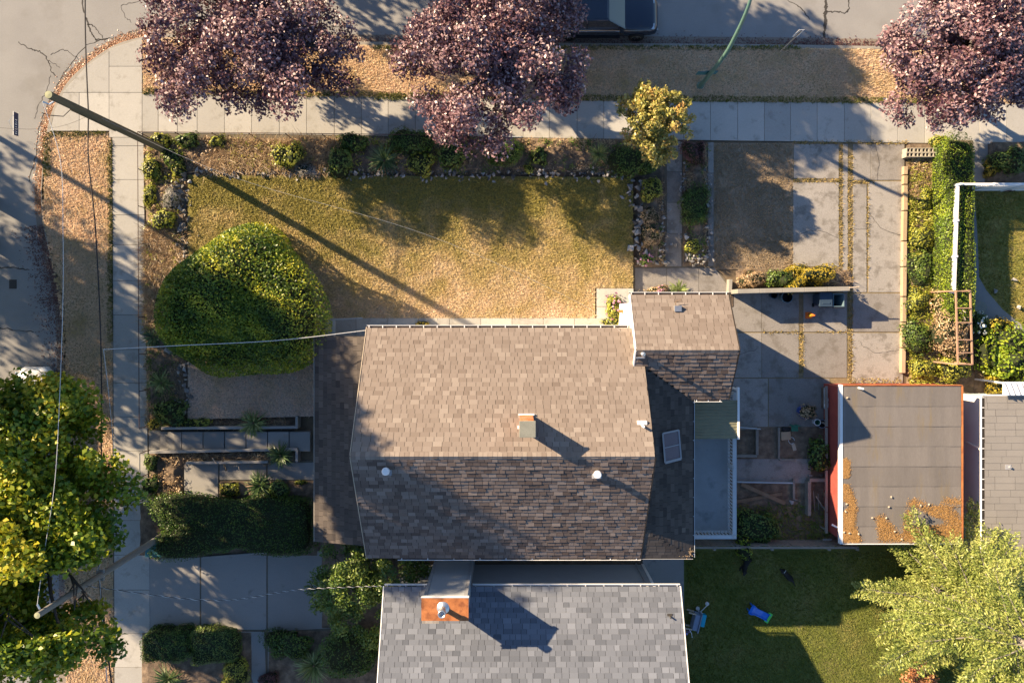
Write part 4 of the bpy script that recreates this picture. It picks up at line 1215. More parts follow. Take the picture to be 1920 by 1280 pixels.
# pipe railing round the front bed
pr = thing('pipe_railing', 'thin dark pipe railing with posts along the corner sidewalk', 'railing', P(268, 255))
RZ = 0.95
c0, c1, c2 = P(258, 247, RZ), P(880, 254, RZ), P(261, 803, RZ)
MB().tube([c1, c0, c2], 0.022, 6).build('rail', M['pipe'], pr, c0)
MB().tube([P(262, 850, RZ), P(262, 940, RZ)], 0.03, 6).build('rail', M['steel'], pr, P(262, 850, RZ))
pm = MB().tube([(0, 0, -0.05), (0, 0, RZ)], 0.022, 6).mesh('post', M['pipe'])
for k in range(10):
    f = k / 9
    inst('post', pm, (c0[0] + (c1[0] - c0[0]) * f, c0[1] + (c1[1] - c0[1]) * f, 0), pr)
for k in range(1, 9):
    f = k / 8
    inst('post', pm, (c0[0] + (c2[0] - c0[0]) * f, c0[1] + (c2[1] - c0[1]) * f, 0), pr)
for py in (850, 895, 940):
    q = P(262, py, RZ)
    inst('post', pm, (q[0], q[1], 0), pr)
# white pipe rail at the front lawn edge (right end of railing)
MB().tube([P(908, 255, 0.95), P(980, 257, 0.95)], 0.028, 6).build('rail', M['rail_paint'], pr, P(908, 255, 0.95))
for px in (910, 978):
    q = P(px, 255.6, 0.95)
    inst('post', pm, (q[0], q[1], 0), pr)

# timber fence along the south yard
fn = thing('timber_fence', 'weathered grey plank fence between back garden and south lawn', 'fence', P(1450, 1030))
fz = 1.05
A, B = P(1302, 1025, fz), P(1610, 1027, fz)
fb = [MB().box(-0.068, 0.068, -0.012, 0.012, 0, fz - 0.03).mesh('board', M['timber']), MB().box(-0.068, 0.068, -0.012, 0.012, 0, fz - 0.1).mesh('board', M['timber'])]
L = B[0] - A[0]
n = int(L / 0.15)
for i in range(n):
    inst('board', random.choice(fb), (A[0] + (i + 0.5) * L / n, A[1] + 0.03 + random.uniform(-0.006, 0.006), 0), fn, (random.uniform(-0.02, 0.02), random.uniform(-0.01, 0.01), 0))
MB().box(A[0], B[0], A[1] - 0.09, A[1] + 0.012, fz - 0.035, fz + 0.005).build('top_rail', M['timber'], fn, A)
MB().box(A[0], B[0], A[1] - 0.07, A[1] - 0.02, 0.2, 0.3).build('bottom_rail', M['timber'], fn, A)
for px in (1340, 1448, 1555, 1608):
    q = P(px, 1027, fz)
    MB().box(q[0] - 0.06, q[0] + 0.06, q[1] - 0.12, q[1] - 0.01, -0.05, fz + 0.04).build('post', M['timber'], fn, (q[0], q[1], 0))


def trellis(label, a, b, h=1.85, lat=0.5):
    """white fence: boards below, diagonal lattice above, cap rail"""
    A, B = Vector(P(*a, h)), Vector(P(*b, h))
    A.z = B.z = 0
    d = (B - A)
    L = d.length
    u = d.normalized()
    n = Vector((-u.y, u.x, 0))
    t = thing('trellis_fence', label, 'fence', A)
    up = Vector((0, 0, 1))
    k = max(2, round(L / 1.8))
    for i in range(k + 1):
        c = A + d * (i / k)
        MB().obox(c + up * (h / 2 + 0.03), u * 0.05, n * 0.05, up * (h / 2 + 0.06)).build('post', M['white'], t, tuple(c))
    for z_, hh in ((h - 0.02, 0.05), (h - lat, 0.045), (0.2, 0.045)):
        MB().obox(A + d / 2 + up * z_, d / 2, n * (0.055 if z_ > 1.7 else 0.035), up * hh / 2).build('rail', M['white'], t, tuple(A))
    nb_ = int(L / 0.14)
    bm_ = MB().obox((0, 0, (h - lat) / 2 + 0.05), u * 0.064, n * 0.009, up * ((h - lat) / 2 - 0.05)).mesh('board', M['white'])
    for i in range(nb_):
        c = A + d * ((i + 0.5) / nb_)
        inst('board', bm_, tuple(c), t)
    for sgn in (1, -1):
        sm = MB().obox((0, 0, 0), (u * sgn + up).normalized() * (lat * 0.66), (u - up * sgn).normalized() * 0.017, n * 0.005).mesh('lattice_slat', M['white'])
        i = 0
        x_ = 0.2
        while x_ < L - 0.2:
            inst('lattice_slat', sm, tuple(A + u * x_ + up * (h - lat / 2 - 0.02) + n * (0.006 * sgn)), t)
            x_ += 0.115
    return t


trellis('white lattice topped fence running down beside the bright hedge', (1797, 346), (1790, 548))
trellis('white lattice fence running off to the right edge above small lawn', (1801, 345), (1990, 345))
# rust-brown arbour frame
ar = thing('arbour_frame', 'rust brown ladder-like arbour frame over tangled vines', 'arbour', P(1812, 615))
az = 2.2
r0, r1 = P(1819, 545, az), P(1823, 683, az)
l0, l1 = P(1792, 545, az), P(1796, 683, az)
MB().beam(r0, r1, 0.06, 0.08).build('beam', M['pergola'], ar, r0)
MB().beam((l0[0], l0[1], az), (l1[0], l1[1], az), 0.06, 0.08).build('beam', M['pergola'], ar, l0)
for f in (0.005, 0.235, 0.43, 0.665, 0.84, 0.995):
    p, q = Vector(l0).lerp(Vector(l1), f), Vector(r0).lerp(Vector(r1), f)
    MB().beam((p.x, p.y, az + 0.065), (q.x, q.y, az + 0.065), 0.05, 0.045).build('crossbar', M['pergola'], ar, tuple(p))
for p in (r0, r1, l0, l1):
    MB().box(p[0] - 0.035, p[0] + 0.035, p[1] - 0.035, p[1] + 0.035, -0.05, az - 0.045).build('post', M['pergola'], ar, (p[0], p[1], 0))

# ------------------------------------------------------------------ poles, lamp, signs, wires


def utility_pole(label, px, py, h, r0, r1, m):
    q = P(px, py, 0)
    t = thing('utility_pole', label, 'utility pole', q)
    MB().tube([(q[0], q[1], -0.1), (q[0], q[1], h * 0.5), (q[0], q[1], h)], [r0, (r0 + r1) / 2, r1], 16, cap=True).build('shaft', M[m], t, q, smooth=False)
    MB().lathe((q[0], q[1], h), [(r1 * 0.97, 0.004), (0.0, 0.02)], 16).build('pole_top', M['pole_end'], t, (q[0], q[1], h))
    return t, q


u1, q1 = utility_pole('bare brown utility pole leaning out over the sunny street corner', 312, 283, 9.2, 0.19, 0.15, 'pole_wood')
MB().tube([(q1[0] - 0.16, q1[1] - 0.05, 8.6), (q1[0] - 0.34, q1[1] - 0.2, 8.65), (q1[0] - 0.5, q1[1] - 0.15, 8.8)], 0.035, 6).build('insulator', M['steel'], u1, (q1[0], q1[1], 8.6))
MB().tube([(q1[0] + 0.05, q1[1] - 0.17, 7.9), (q1[0] - 0.2, q1[1] - 0.5, 8.0), (q1[0] - 0.6, q1[1] - 0.55, 8.35), (q1[0] - 0.72, q1[1] - 0.5, 8.5)], 0.018, 6).build('loop_wire', M['wire_black'], u1, (q1[0], q1[1], 8))
MB().tube([(q1[0] - 0.03, q1[1] - 0.18, 7.8), (q1[0] - 0.03, q1[1] - 0.19, 4.6)], 0.022, 6).build('conduit', M['pole_wood'], u1, (q1[0], q1[1], 6))
u2, q2 = utility_pole('grey weathered utility pole rising through the maple crown', 306, 1003, 9.6, 0.17, 0.12, 'pole_grey')
MB().tube([(q2[0] - 0.1, q2[1] + 0.12, 9.3), (q2[0] - 0.2, q2[1] + 0.3, 9.3)], 0.04, 6).build('insulator', M['steel'], u2, (q2[0], q2[1], 9.3))
MB().box(q2[0] - 0.2, q2[0] + 0.12, q2[1] - 0.25, q2[1] + 0.25, 5.4, 5.5).build('bracket', M['steel'], u2, (q2[0], q2[1], 5.4))


def wire(label, pts, r=0.012, m='wire_black', sag=0.0, dash=False, n=24):
    pts = [Vector(p) for p in pts]
    line = []
    if len(pts) == 2:
        for i in range(n + 1):
            f = i / n
            p = pts[0].lerp(pts[1], f)
            p.z -= sag * 4 * f * (1 - f)
            line.append(p)
    else:
        line = smooth_line(pts, 8)
    mb = MB().tube(line, r, 6)
    o = mb.build('overhead_wire', M[m], None, tuple(pts[0]))
    if dash:                                  # a bare conductor twisted round the insulated one
        line2 = []
        for i in range(len(line) * 10):
            f = i / (len(line) * 10 - 1) * (len(line) - 1)
            k = min(int(f), len(line) - 2)
            p = line[k].lerp(line[k + 1], f - k)
            a_ = i * 0.75
            line2.append(p + Vector((0.0, math.cos(a_) * (r + 0.008), math.sin(a_) * (r + 0.008))))
        MB().tube(line2, 0.012, 4).build('bare_strand', M['wire_grey'], o, tuple(pts[0]))
    return tag(o, label, 'wire', 'overhead wires')


at1 = lambda z, dx=0.0, dy=0.0: (q1[0] + dx, q1[1] + dy, z)
at2 = lambda z, dx=0.0, dy=0.0: (q2[0] + dx, q2[1] + dy, z)
wire('thick black cable running down the left verge between the poles', [at1(6.5, -0.1, -0.14), P(166, 300, 6.4), P(179, 430, 6.1), P(189, 640, 5.8), P(190, 850, 5.5), at2(5.45, -0.12, 0.2)], 0.03)
wire('black cable leaving the corner pole straight up across the street', [at1(6.5, -0.1, 0.1), P(160, 60, 6.7), P(160, -120, 6.9)], 0.03)
wire('thin pale wire from the corner pole top along the kerb', [at1(8.8, -0.5, -0.15), P(113, 300, 8.6), P(118, 430, 8.4), P(118, 560, 8.3), P(112, 740, 8.3), P(103, 900, 8.5), P(84, 1030, 8.9), at2(9.3, -0.2, 0.3)], 0.013, 'wire_grey')
wj = P(194, 655, 5.8)
wire('white service wire from the verge cable across the round bush', [wj, P(330, 648, 5.2), P(520, 638, 4.8), (XW - 0.02, YN - 0.1, ZE - 0.05)], 0.016, 'wire_grey')
wire('slack pale wire from the verge cable down to the second pole', [wj, P(204, 740, 5.5), P(213, 850, 5.3), P(208, 930, 5.3), P(196, 1030, 5.4), at2(5.6, -0.1, 0.22)], 0.014, 'wire_grey')
wire('twisted black and white wire over the shaded driveway', [at2(6.8, 0.0, 0.05), P(400, 1125, 5.2), P(560, 1105, 4.4), (nX0 - 0.02, nY + 0.02, NZ - 0.02)], 0.013, dash=True)
wire('bundled cable from the second pole to the bottom edge', [at2(5.45, -0.1, -0.15), P(198, 1190, 5.3), P(214, 1320, 5.3)], 0.04)
wire('second cable fanning out from the pole to the bottom edge', [at2(5.5, -0.05, -0.2), P(194, 1190, 5.5), P(204, 1320, 5.5)], 0.02, 'wire_grey')
wire('very thin wire crossing the sunny lawn to the white wing', [at1(6.0, 0.15, 0), P(440, 333, 5.4), P(800, 440, 4.7), P(1090, 570, 4.4), (WX0 - 0.03, -1.2, 4.9)], 0.004, 'wire_grey')
wire('fine span wire from the corner pole to the left edge', [at1(6.3, -0.15, 0), (-21.6, 8.0, 6.3), (-34, 9.6, 6.6)], 0.006)
# hanging street-name plate
sg = thing('street_name_plate', 'narrow dark blue street name plate hanging over the corner asphalt', 'street sign', P(28, 231, 5.9))
s0, s1 = P(29, 211, 5.9), P(28, 254, 5.9)
MB().box(s0[0] - 0.012, s0[0] + 0.012, s1[1], s0[1], 5.75, 6.02).build('plate', M['sign_blue'], sg, s0)
for zc in (5.745, 6.025):
    MB().box(s0[0] - 0.016, s0[0] + 0.016, s1[1] - 0.02, s0[1] + 0.02, zc - 0.012, zc + 0.012).build('border', M['wire_grey'], sg, s0)
for zc in (s0[1] - 0.15, s1[1] + 0.15):
    MB().tube([(s0[0], zc, 6.03), (s0[0], s0[1] - 0.5, 6.3)], 0.008, 5).build('hanger', M['steel'], sg, s0)
for k, w in enumerate((0.05, 0.03, 0.04, 0.03, 0.05, 0.03, 0.04)):
    yk = s1[1] + 0.06 + k * 0.1
    MB().box(s0[0] + 0.0125, s0[0] + 0.014, yk, yk + w, 5.83, 5.93).build('letter', M['white'], sg, s0)
# far-side pole whose shadow crosses the corner
u3, q3 = utility_pole('utility pole across the street beyond the left edge', -260, 112, 9.5, 0.16, 0.13, 'pole_wood')

# street lamp
lp = P(1313, 161, 0)
lamp = thing('street_lamp', 'tall green street lamp with curved arm reaching over the road', 'street lamp', lp)
pts = [(lp[0], lp[1], 0), (lp[0], lp[1], 2.2), P(1352, 102, 4.2), P(1374, 68, 5.6), P(1388, 34, 6.7), P(1396, 0, 7.5), P(1399, -40, 8.0), P(1398, -95, 8.3)]
pts = [(lp[0], lp[1], -0.05), (lp[0], lp[1], 1.5)] + [(max(p[0], lp[0]), p[1], p[2]) for p in pts[2:]]
ln = smooth_line(pts, 6)
MB().tube(ln, list(np.interp(range(len(ln)), [0, 8, len(ln) - 1], [0.13, 0.105, 0.05])), 12).build('pole', M['lamp_green'], lamp, lp, smooth=True)
MB().lathe((lp[0], lp[1], -0.03), [(0.2, 0.0), (0.2, 0.06), (0.15, 0.1), (0.13, 0.5)], 14).build('base', M['lamp_green'], lamp, lp)
e = ln[-1]
MB().box(e.x - 0.14, e.x + 0.14, e.y - 0.1, e.y + 0.55, e.z - 0.12, e.z + 0.06).build('lamp_head', M['grey_trim'], lamp, tuple(e), bevel=0.04)
for dx, zc, l_ in ((-0.32, 1.55, 0.55), (0.1, 1.62, 0.6)):
    MB().box(lp[0] + dx - l_ / 2, lp[0] + dx + l_ / 2, lp[1] + 0.12 + 0.02 * dx, lp[1] + 0.14 + 0.02 * dx, zc - 0.25, zc + 0.2).build('sign_plate', M['teal_box'], lamp, lp)
# parking sign
sp_ = P(1461, 99, 0)
ps = thing('parking_sign', 'thin pale post with a white sign plate by the kerb', 'street sign', sp_)
MB().tube([(sp_[0], sp_[1], -0.05), (sp_[0], sp_[1], 2.75)], 0.03, 8).build('post', M['tan_plastic'], ps, sp_)
MB().box(sp_[0] - 0.13, sp_[0] + 0.13, sp_[1] + 0.035, sp_[1] + 0.045, 1.95, 2.8).build('plate', M['white'], ps, sp_)
# utility box by the second pole
q = P(287, 1033, 0.7)
ub = MB().box(q[0] - 0.42, q[0] + 0.4, q[1] - 0.32, q[1] + 0.3, -0.03, 0.7).build('utility_box', M['teal_box'], None, (q[0], q[1], 0), bevel=0.03)
tag(ub, 'dark teal utility cabinet at the foot of the grey pole', 'utility box')

# ------------------------------------------------------------------ vehicles


def car(name, label, loc, rot, m, L=4.5, Wd=1.8, pick=False):
    """x forward; cross sections lofted from tail to nose"""
    t = thing(name, label, 'car', loc)
    t.rotation_euler = (0, 0, rot)
    hw = Wd / 2
    # body: (x, half width, z of side crease, z of top)
    if pick:
        secs = [(-L / 2, 0.86, 0.62, 0.95), (-L / 2 + 0.12, 0.94, 0.75, 1.12), (-1.6, 0.98, 0.85, 1.15), (0.3, 0.98, 0.85, 1.17), (1.0, 0.98, 0.85, 1.16), (1.25, 0.98, 0.84, 1.14), (1.9, 0.96, 0.82, 1.08), (L / 2 - 0.35, 0.92, 0.74, 1.0), (L / 2 - 0.1, 0.84, 0.64, 0.9), (L / 2, 0.7, 0.55, 0.72)]
    else:
        secs = [(-L / 2, 0.70, 0.5, 0.78), (-L / 2 + 0.15, 0.82, 0.6, 0.92), (-1.2, 0.9, 0.66, 0.95), (0.2, 0.9, 0.66, 0.95), (0.9, 0.9, 0.66, 0.94), (1.3, 0.88, 0.64, 0.9), (L / 2 - 0.5, 0.82, 0.58, 0.8), (L / 2 - 0.2, 0.72, 0.5, 0.7), (L / 2, 0.52, 0.42, 0.55)]
    zb = 0.28 if pick else 0.18
    mb = MB()
    V, nS = [], 10
    for x_, w, zc, zt in secs:
        w *= hw / 0.98 if pick else hw / 0.9
        V += [(x_, -w * 0.92, zb), (x_, -w, zc * 0.7), (x_, -w, zc), (x_, -w * 0.9, zt - 0.05), (x_, -w * 0.7, zt), (x_, w * 0.7, zt), (x_, w * 0.9, zt - 0.05), (x_, w, zc), (x_, w, zc * 0.7), (x_, w * 0.92, zb)]
    Fs = []
    for i in range(len(secs) - 1):
        for k in range(nS):
            Fs.append((i * nS + k, (i + 1) * nS + k, (i + 1) * nS + (k + 1) % nS, i * nS + (k + 1) % nS))
    Fs.append(tuple(range(nS)))
    Fs.append(tuple(range((len(secs) - 1) * nS, len(secs) * nS))[::-1])
    mb.add(V, Fs)
    mb.build('body', M[m], t, smooth=True, local=True)
    # cabin: glass house with a roof panel
    if pick:
        cab = [(-2.1, 0.85, 1.14), (-1.85, 0.74, 1.78), (0.15, 0.72, 1.82), (1.05, 0.86, 1.15)]
    else:
        cab = [(-2.0, 0.72, 0.92), (-1.2, 0.6, 1.40), (0.0, 0.58, 1.44), (1.0, 0.76, 0.93)]
    k = hw / (0.98 if pick else 0.9)
    gl = MB()
    p = [[(x_, -w * k, z), (x_, w * k, z)] for x_, w, z in cab]
    zb2 = cab[0][2] - 0.1
    lo = [[(x_, -0.86 * k if pick else -0.76 * k, zb2), (x_, 0.86 * k if pick else 0.76 * k, zb2)] for x_, w, z in cab]
    gl.add([p[0][0], p[0][1], p[1][0], p[1][1], p[2][0], p[2][1], p[3][0], p[3][1]], [(0, 2, 3, 1), (2, 4, 5, 3), (4, 6, 7, 5), (0, 6, 4, 2), (1, 3, 5, 7)])
    gl.build('windows', M['glass'], t, local=True)
    rf = MB()
    x0, x1 = cab[1][0] - 0.02, cab[2][0] + 0.03
    z = cab[1][2] + 0.012
    z2 = cab[2][2] + 0.012
    w = cab[1][1] * k + 0.01
    rf.add([(x0, -w, z - 0.04), (x1, -w, z2 - 0.05), (x1, w, z2 - 0.05), (x0, w, z - 0.04), (x0 + 0.1, -w * 0.8, z + 0.03), (x1 - 0.12, -w * 0.8, z2 + 0.02), (x1 - 0.12, w * 0.8, z2 + 0.02), (x0 + 0.1, w * 0.8, z + 0.03)],
           [(4, 5, 6, 7), (0, 1, 5, 4), (1, 2, 6, 5), (2, 3, 7, 6), (3, 0, 4, 7), (3, 2, 1, 0)])
    for s_ in (-1, 1):                         # pillars
        for a_, b_ in ((0, 1), (3, 2)):
            rf.beam((cab[a_][0], s_ * cab[a_][1] * k, cab[a_][2]), (cab[b_][0], s_ * cab[b_][1] * k, cab[b_][2]), 0.07, 0.06)
        xm = (cab[1][0] + cab[2][0]) / 2
        rf.beam((xm, s_ * (cab[1][1] + 0.14) * k, cab[0][2] + 0.02), (xm, s_ * (cab[1][1] + 0.005) * k, cab[1][2]), 0.08, 0.05)
    rf.build('roof', M[m], t, smooth=False, local=True)
    wr_ = 0.40 if pick else 0.32
    wx = (1.75, -1.75) if pick else (1.38, -1.38)
    for x_ in wx:
        for s_ in (-1, 1):
            ty = MB()
            prof = [(wr_ * 0.62, -0.1), (wr_ * 0.95, -0.11), (wr_, -0.06), (wr_, 0.06), (wr_ * 0.95, 0.11), (wr_ * 0.62, 0.1)]
            n_ = 20
            V = [(x_ + r * math.cos(6.2832 * j / n_), s_ * (hw - 0.1) + y_, wr_ + r * math.sin(6.2832 * j / n_)) for r, y_ in prof for j in range(n_)]
            V = [(a_, b_ + s_ * 0.07, c_) for a_, b_, c_ in V]
            ty.add(V, [(i * n_ + j, i * n_ + (j + 1) % n_, (i + 1) * n_ + (j + 1) % n_, (i + 1) * n_ + j) for i in range(5) for j in range(n_)])
            wh = ty.build('wheel', M['tyre'], t, smooth=True, local=True)
            rm = MB()
            yy = s_ * (hw - 0.1) + s_ * 0.145
            for j in range(5):
                a_ = 6.2832 * j / 5 + 0.3
                rm.beam((x_ + 0.04 * math.cos(a_), yy, wr_ + 0.04 * math.sin(a_)), (x_ + wr_ * 0.6 * math.cos(a_), yy, wr_ + wr_ * 0.6 * math.sin(a_)), 0.04, 0.1)
            V = [(x_ + wr_ * r * math.cos(6.2832 * j / n_), yy + s_ * d_, wr_ + wr_ * r * math.sin(6.2832 * j / n_)) for r, d_ in ((0.66, 0.02), (0.56, 0.03)) for j in range(n_)]
            rm.add(V, [(j, (j + 1) % n_, n_ + (j + 1) % n_, n_ + j) for j in range(n_)])
            rm.build('rim', M['chrome'], wh, local=True)
    for s_ in (-1, 1):
        mx = 0.75 if pick else 0.75
        mz = cab[0][2] + 0.06
        mr = MB().box(mx, mx + 0.2, s_ * (hw + 0.02), s_ * (hw + 0.22), mz, mz + (0.2 if pick else 0.13)).build('mirror', M['black_plastic'] if pick else M[m], t, bevel=0.03, local=True)
        MB().box(L / 2 - 0.42, L / 2 - 0.22, s_ * hw * 0.5, s_ * hw * 0.84, 0.62 if not pick else 0.84, 0.72 if not pick else 0.97).build('headlight', M['chrome'], t, bevel=0.04, local=True)
    if pick:
        MB().box(-1.6, 0.9, -hw - 0.01, -hw + 0.02, 1.06, 1.09).build('window_trim', M['chrome'], t, local=True)
        MB().box(L / 2 - 0.04, L / 2 + 0.03, -hw * 0.72, hw * 0.72, 0.45, 0.6).build('bumper', M['chrome'], t, bevel=0.03, local=True)
        MB().box(-1.5, 0.9, -hw - 0.05, -hw + 0.06, 0.34, 0.4).build('running_board', M['black_plastic'], t, local=True)
    else:
        MB().box(L / 2 - 0.12, L / 2 + 0.02, -0.35, 0.35, 0.34, 0.48).build('grille', M['black_plastic'], t, bevel=0.02, local=True)
        MB().tube([(L / 2 - 0.3, -0.55, 0.765), (L / 2 - 0.12, -0.25, 0.69), (L / 2 - 0.08, 0, 0.68), (L / 2 - 0.12, 0.25, 0.69), (L / 2 - 0.3, 0.55, 0.765)], 0.014, 5).build('bonnet_seam', M['black_plastic'], t, local=True)
    return t


ty_ = P(1190, 66, 0.4)[1] + 0.93
car('parked_pickup', 'dark navy pickup parked in the shade beside the purple tree', (P(1236, 40, 0.9)[0] - 2.8, ty_, -0.13), 0, 'navy', 5.6, 1.96, True)
cxl, cxr = P(14, 730, 0.7)[0], P(101, 722, 0.33)[0]
car('parked_car', 'silver car parked at the kerb with its bonnet showing under the maple', ((cxl + cxr) / 2 + 0.1, P(50, 688, 0.6)[1] - 2.25, -0.13), math.pi / 2, 'silver', 4.5, cxr - cxl - 0.1)
car('parked_car', 'red car glimpsed through the purple leaves at top right', (P(1835, -40, 0.8)[0], P(1835, -18, 0.9)[1] + 0.9, -0.13), 0, 'red_paint')

# ------------------------------------------------------------------ bins, pots, toys and other small things


def wheelie(label, px, py, m, lid_open=False, rot=0.0):
    q = P(px, py, 0.5)
    t = thing('wheelie_bin', label, 'wheelie bin', (q[0], q[1], 0.012))
    t.rotation_euler = (0, 0, rot)
    w, d, h = 0.29, 0.33, 0.98
    b = MB()
    b.add([(-w * .8, -d * .75, 0.03), (w * .8, -d * .75, 0.03), (w * .8, d * .75, 0.03), (-w * .8, d * .75, 0.03), (-w, -d, h), (w, -d, h), (w, d, h), (-w, d, h), (-w + .03, -d + .03, h), (w - .03, -d + .03, h), (w - .03, d - .03, h), (-w + .03, d - .03, h),
           (-w * .78, -d * .73, 0.06), (w * .78, -d * .73, 0.06), (w * .78, d * .73, 0.06), (-w * .78, d * .73, 0.06)],
          [(3, 2, 1, 0), (0, 1, 5, 4), (1, 2, 6, 5), (2, 3, 7, 6), (3, 0, 4, 7), (4, 5, 9, 8), (5, 6, 10, 9), (6, 7, 11, 10), (7, 4, 8, 11), (9, 13, 12, 8), (10, 14, 13, 9), (11, 15, 14, 10), (8, 12, 15, 11), (12, 13, 14, 15)])
    b.build('tub', M[m], t, local=True)
    if lid_open:
        MB().obox((0, -d - 0.06, h * 0.62), (w + .02, 0, 0), (0, 0.02, 0.32), (0, -0.012, 0.001)).build('lid', M['bin_grey'], t, local=True)
    else:
        MB().obox((0, 0, h + 0.03), (w + .03, 0, 0), (0, d + .03, 0), (0, 0, 0.022)).obox((0, -d * 0.55, h + 0.06), (w * .7, 0, 0), (0, 0.05, 0), (0, 0, 0.012)).build('lid', M[m], t, bevel=0.015, local=True)
    MB().tube([(-w - .02, -d - .05, h - .03), (w + .02, -d - .05, h - .03)], 0.018, 8).build('handle', M['black_plastic'], t, local=True)
    for s_ in (-1, 1):
        MB().tube([(s_ * w * .75, -d * .8, 0.1), (s_ * w * .95, -d * .8, 0.1)], 0.1, 12).build('wheel', M['tyre'], t, local=True)
    return t


wheelie('dark blue wheelie bin with closed lid against the concrete wall', 1540, 562, 'bin_blue')
wheelie('pale blue grey wheelie bin with its lid hanging open', 1564, 563, 'bin_grey', True)


def pot(name, label, cat, px, py, r, h, m, taper=0.8, z0=0.012, inner='black_plastic', wall=0.02):
    q = P(px, py, h * 0.7)
    c = (q[0], q[1], z0)
    t = thing(name, label, cat, c)
    MB().lathe(c, [(0.0, 0.004), (r * taper, 0.004), (r, h), (r + 0.012, h), (r + 0.012, h - 0.03)], 22).build('wall', M[m], t, c, smooth=False)
    MB().lathe(c, [(r - wall, h - 0.004), (r * taper - wall, 0.03), (0.0, 0.03)], 22).build('inside', M[inner], t, c)
    MB().lathe(c, [(r - wall, h), (r, h + 0.004), (r + 0.012, h)], 22).build('rim', M[m], t, c)
    return t


pot('bucket', 'grey green round tub beside the concrete wall', 'tub', 1474, 557, 0.29, 0.5, 'bin_grey')
pot('bucket', 'smaller dark tub left of the round grey one by the wall', 'tub', 1450, 553, 0.19, 0.35, 'bin_blue')
pot('plant_pot', 'big cobalt blue pot with an autumn coloured plant', 'plant pot', 1508, 772, 0.33, 0.5, 'cobalt', inner='soil')
pot('bucket', 'white bucket standing on the shaded concrete near the blue pot', 'bucket', 1531, 791, 0.16, 0.36, 'white', inner='green_plastic')
pot('bowl', 'shallow grey bowl behind the white bucket', 'bowl', 1541, 794, 0.22, 0.16, 'toy_grey', 0.7)
# traffic cone lying tilted
q = P(1516, 591, 0.03)
cn_ = thing('traffic_cone', 'orange traffic cone standing in the shadow of the concrete wall', 'traffic cone', (q[0], q[1], 0.04))
MB().lathe((0, 0, 0), [(0.0, 0.0), (0.16, 0.0), (0.16, 0.02), (0.13, 0.03), (0.035, 0.7), (0.0, 0.7)], 18).build('cone', M['orange'], cn_, local=True)
MB().lathe((0, 0, 0), [(0.100, 0.25), (0.103, 0.25), (0.078, 0.42), (0.075, 0.42)], 18).build('band', M['shrub_gold'], cn_, local=True)
MB().box(-0.17, 0.17, -0.17, 0.17, -0.03, 0.0).build('base', M['orange'], cn_, local=True, bevel=0.02)
# bits in the vegetable plot


def boxy(name, label, cat, px, py, sx, sy, z0, z1, m, rot=0.0, bevel=0.01):
    q = P(px, py, z1)
    o = MB().box(-sx / 2, sx / 2, -sy / 2, sy / 2, 0, z1 - z0).build(name, M[m], None, (0, 0, 0), bevel=bevel)
    o.location = (q[0], q[1], z0)
    o.rotation_euler = (0, 0, rot)
    return tag(o, label, cat)


cbx = boxy('cardboard_box', 'flattened tan cardboard box in the vegetable plot', 'box', 1474, 817, 0.5, 0.42, 0.0, 0.16, 'cardboard', 0.1)
crt = thing('plastic_chair', 'small teal plastic chair standing in the vegetable plot', 'chair', (*P2(1492, 803, 0.3), 0))
bx_, by_ = P2(1492, 803, 0.4)
MB().box(bx_ - 0.17, bx_ + 0.17, by_ - 0.16, by_ + 0.16, 0.26, 0.29).build('seat', M['green_plastic'], crt, (bx_, by_, 0.27))
MB().box(bx_ - 0.17, bx_ + 0.17, by_ + 0.14, by_ + 0.17, 0.29, 0.62).build('backrest', M['green_plastic'], crt, (bx_, by_, 0.3))
for sx in (-1, 1):
    for sy in (-1, 1):
        MB().box(bx_ + sx * 0.15 - 0.02, bx_ + sx * 0.15 + 0.02, by_ + sy * 0.14 - 0.02, by_ + sy * 0.14 + 0.02, 0.0, 0.26).build('leg', M['green_plastic'], crt, (bx_, by_, 0))
boxy('plastic_sheet', 'dark bundled plastic sheet above the cardboard box', 'sheet', 1475, 805, 0.45, 0.22, 0.0, 0.14, 'black_plastic', -0.1, 0.05)
q = P(1485, 826, 0.1)
ring = [(q[0] + 0.15 * math.cos(a_ / 16 * 6.2832), q[1] + 0.17 * math.sin(a_ / 16 * 6.2832), 0.04) for a_ in range(15)]
tag(MB().tube(ring, 0.018, 6).build('hose_loop', M['wire_grey'], None, (q[0], q[1], 0)), 'pale loop of hose lying beside the cardboard box', 'hose')
boxy('trowel', 'tan trowel shaped scrap below the hose loop', 'scrap', 1489, 838, 0.18, 0.36, 0.0, 0.05, 'tan_plastic', 0.3)
q = P(1553, 756, 0.5)
rg = []
mb = MB()
for k in range(26):
    a_ = RNG.uniform(0, 6.28)
    c = Vector((q[0] + RNG.normal(0, 0.1), q[1] + RNG.normal(0, 0.16), 0.42 + RNG.uniform(0, 0.14)))
    u_, v_ = Vector((math.cos(a_), math.sin(a_), RNG.uniform(-0.4, 0.4))) * 0.13, Vector((-math.sin(a_), math.cos(a_), RNG.uniform(-0.4, 0.4))) * 0.1
    mb.add([c - u_, c + v_, c + u_, c - v_], [(0, 1, 2, 3)])
tag(mb.build('crumpled_bag', M['white'], None, (q[0], q[1], 0.4)), 'crumpled white plastic bag on the tray beside the garage', 'plastic bag')
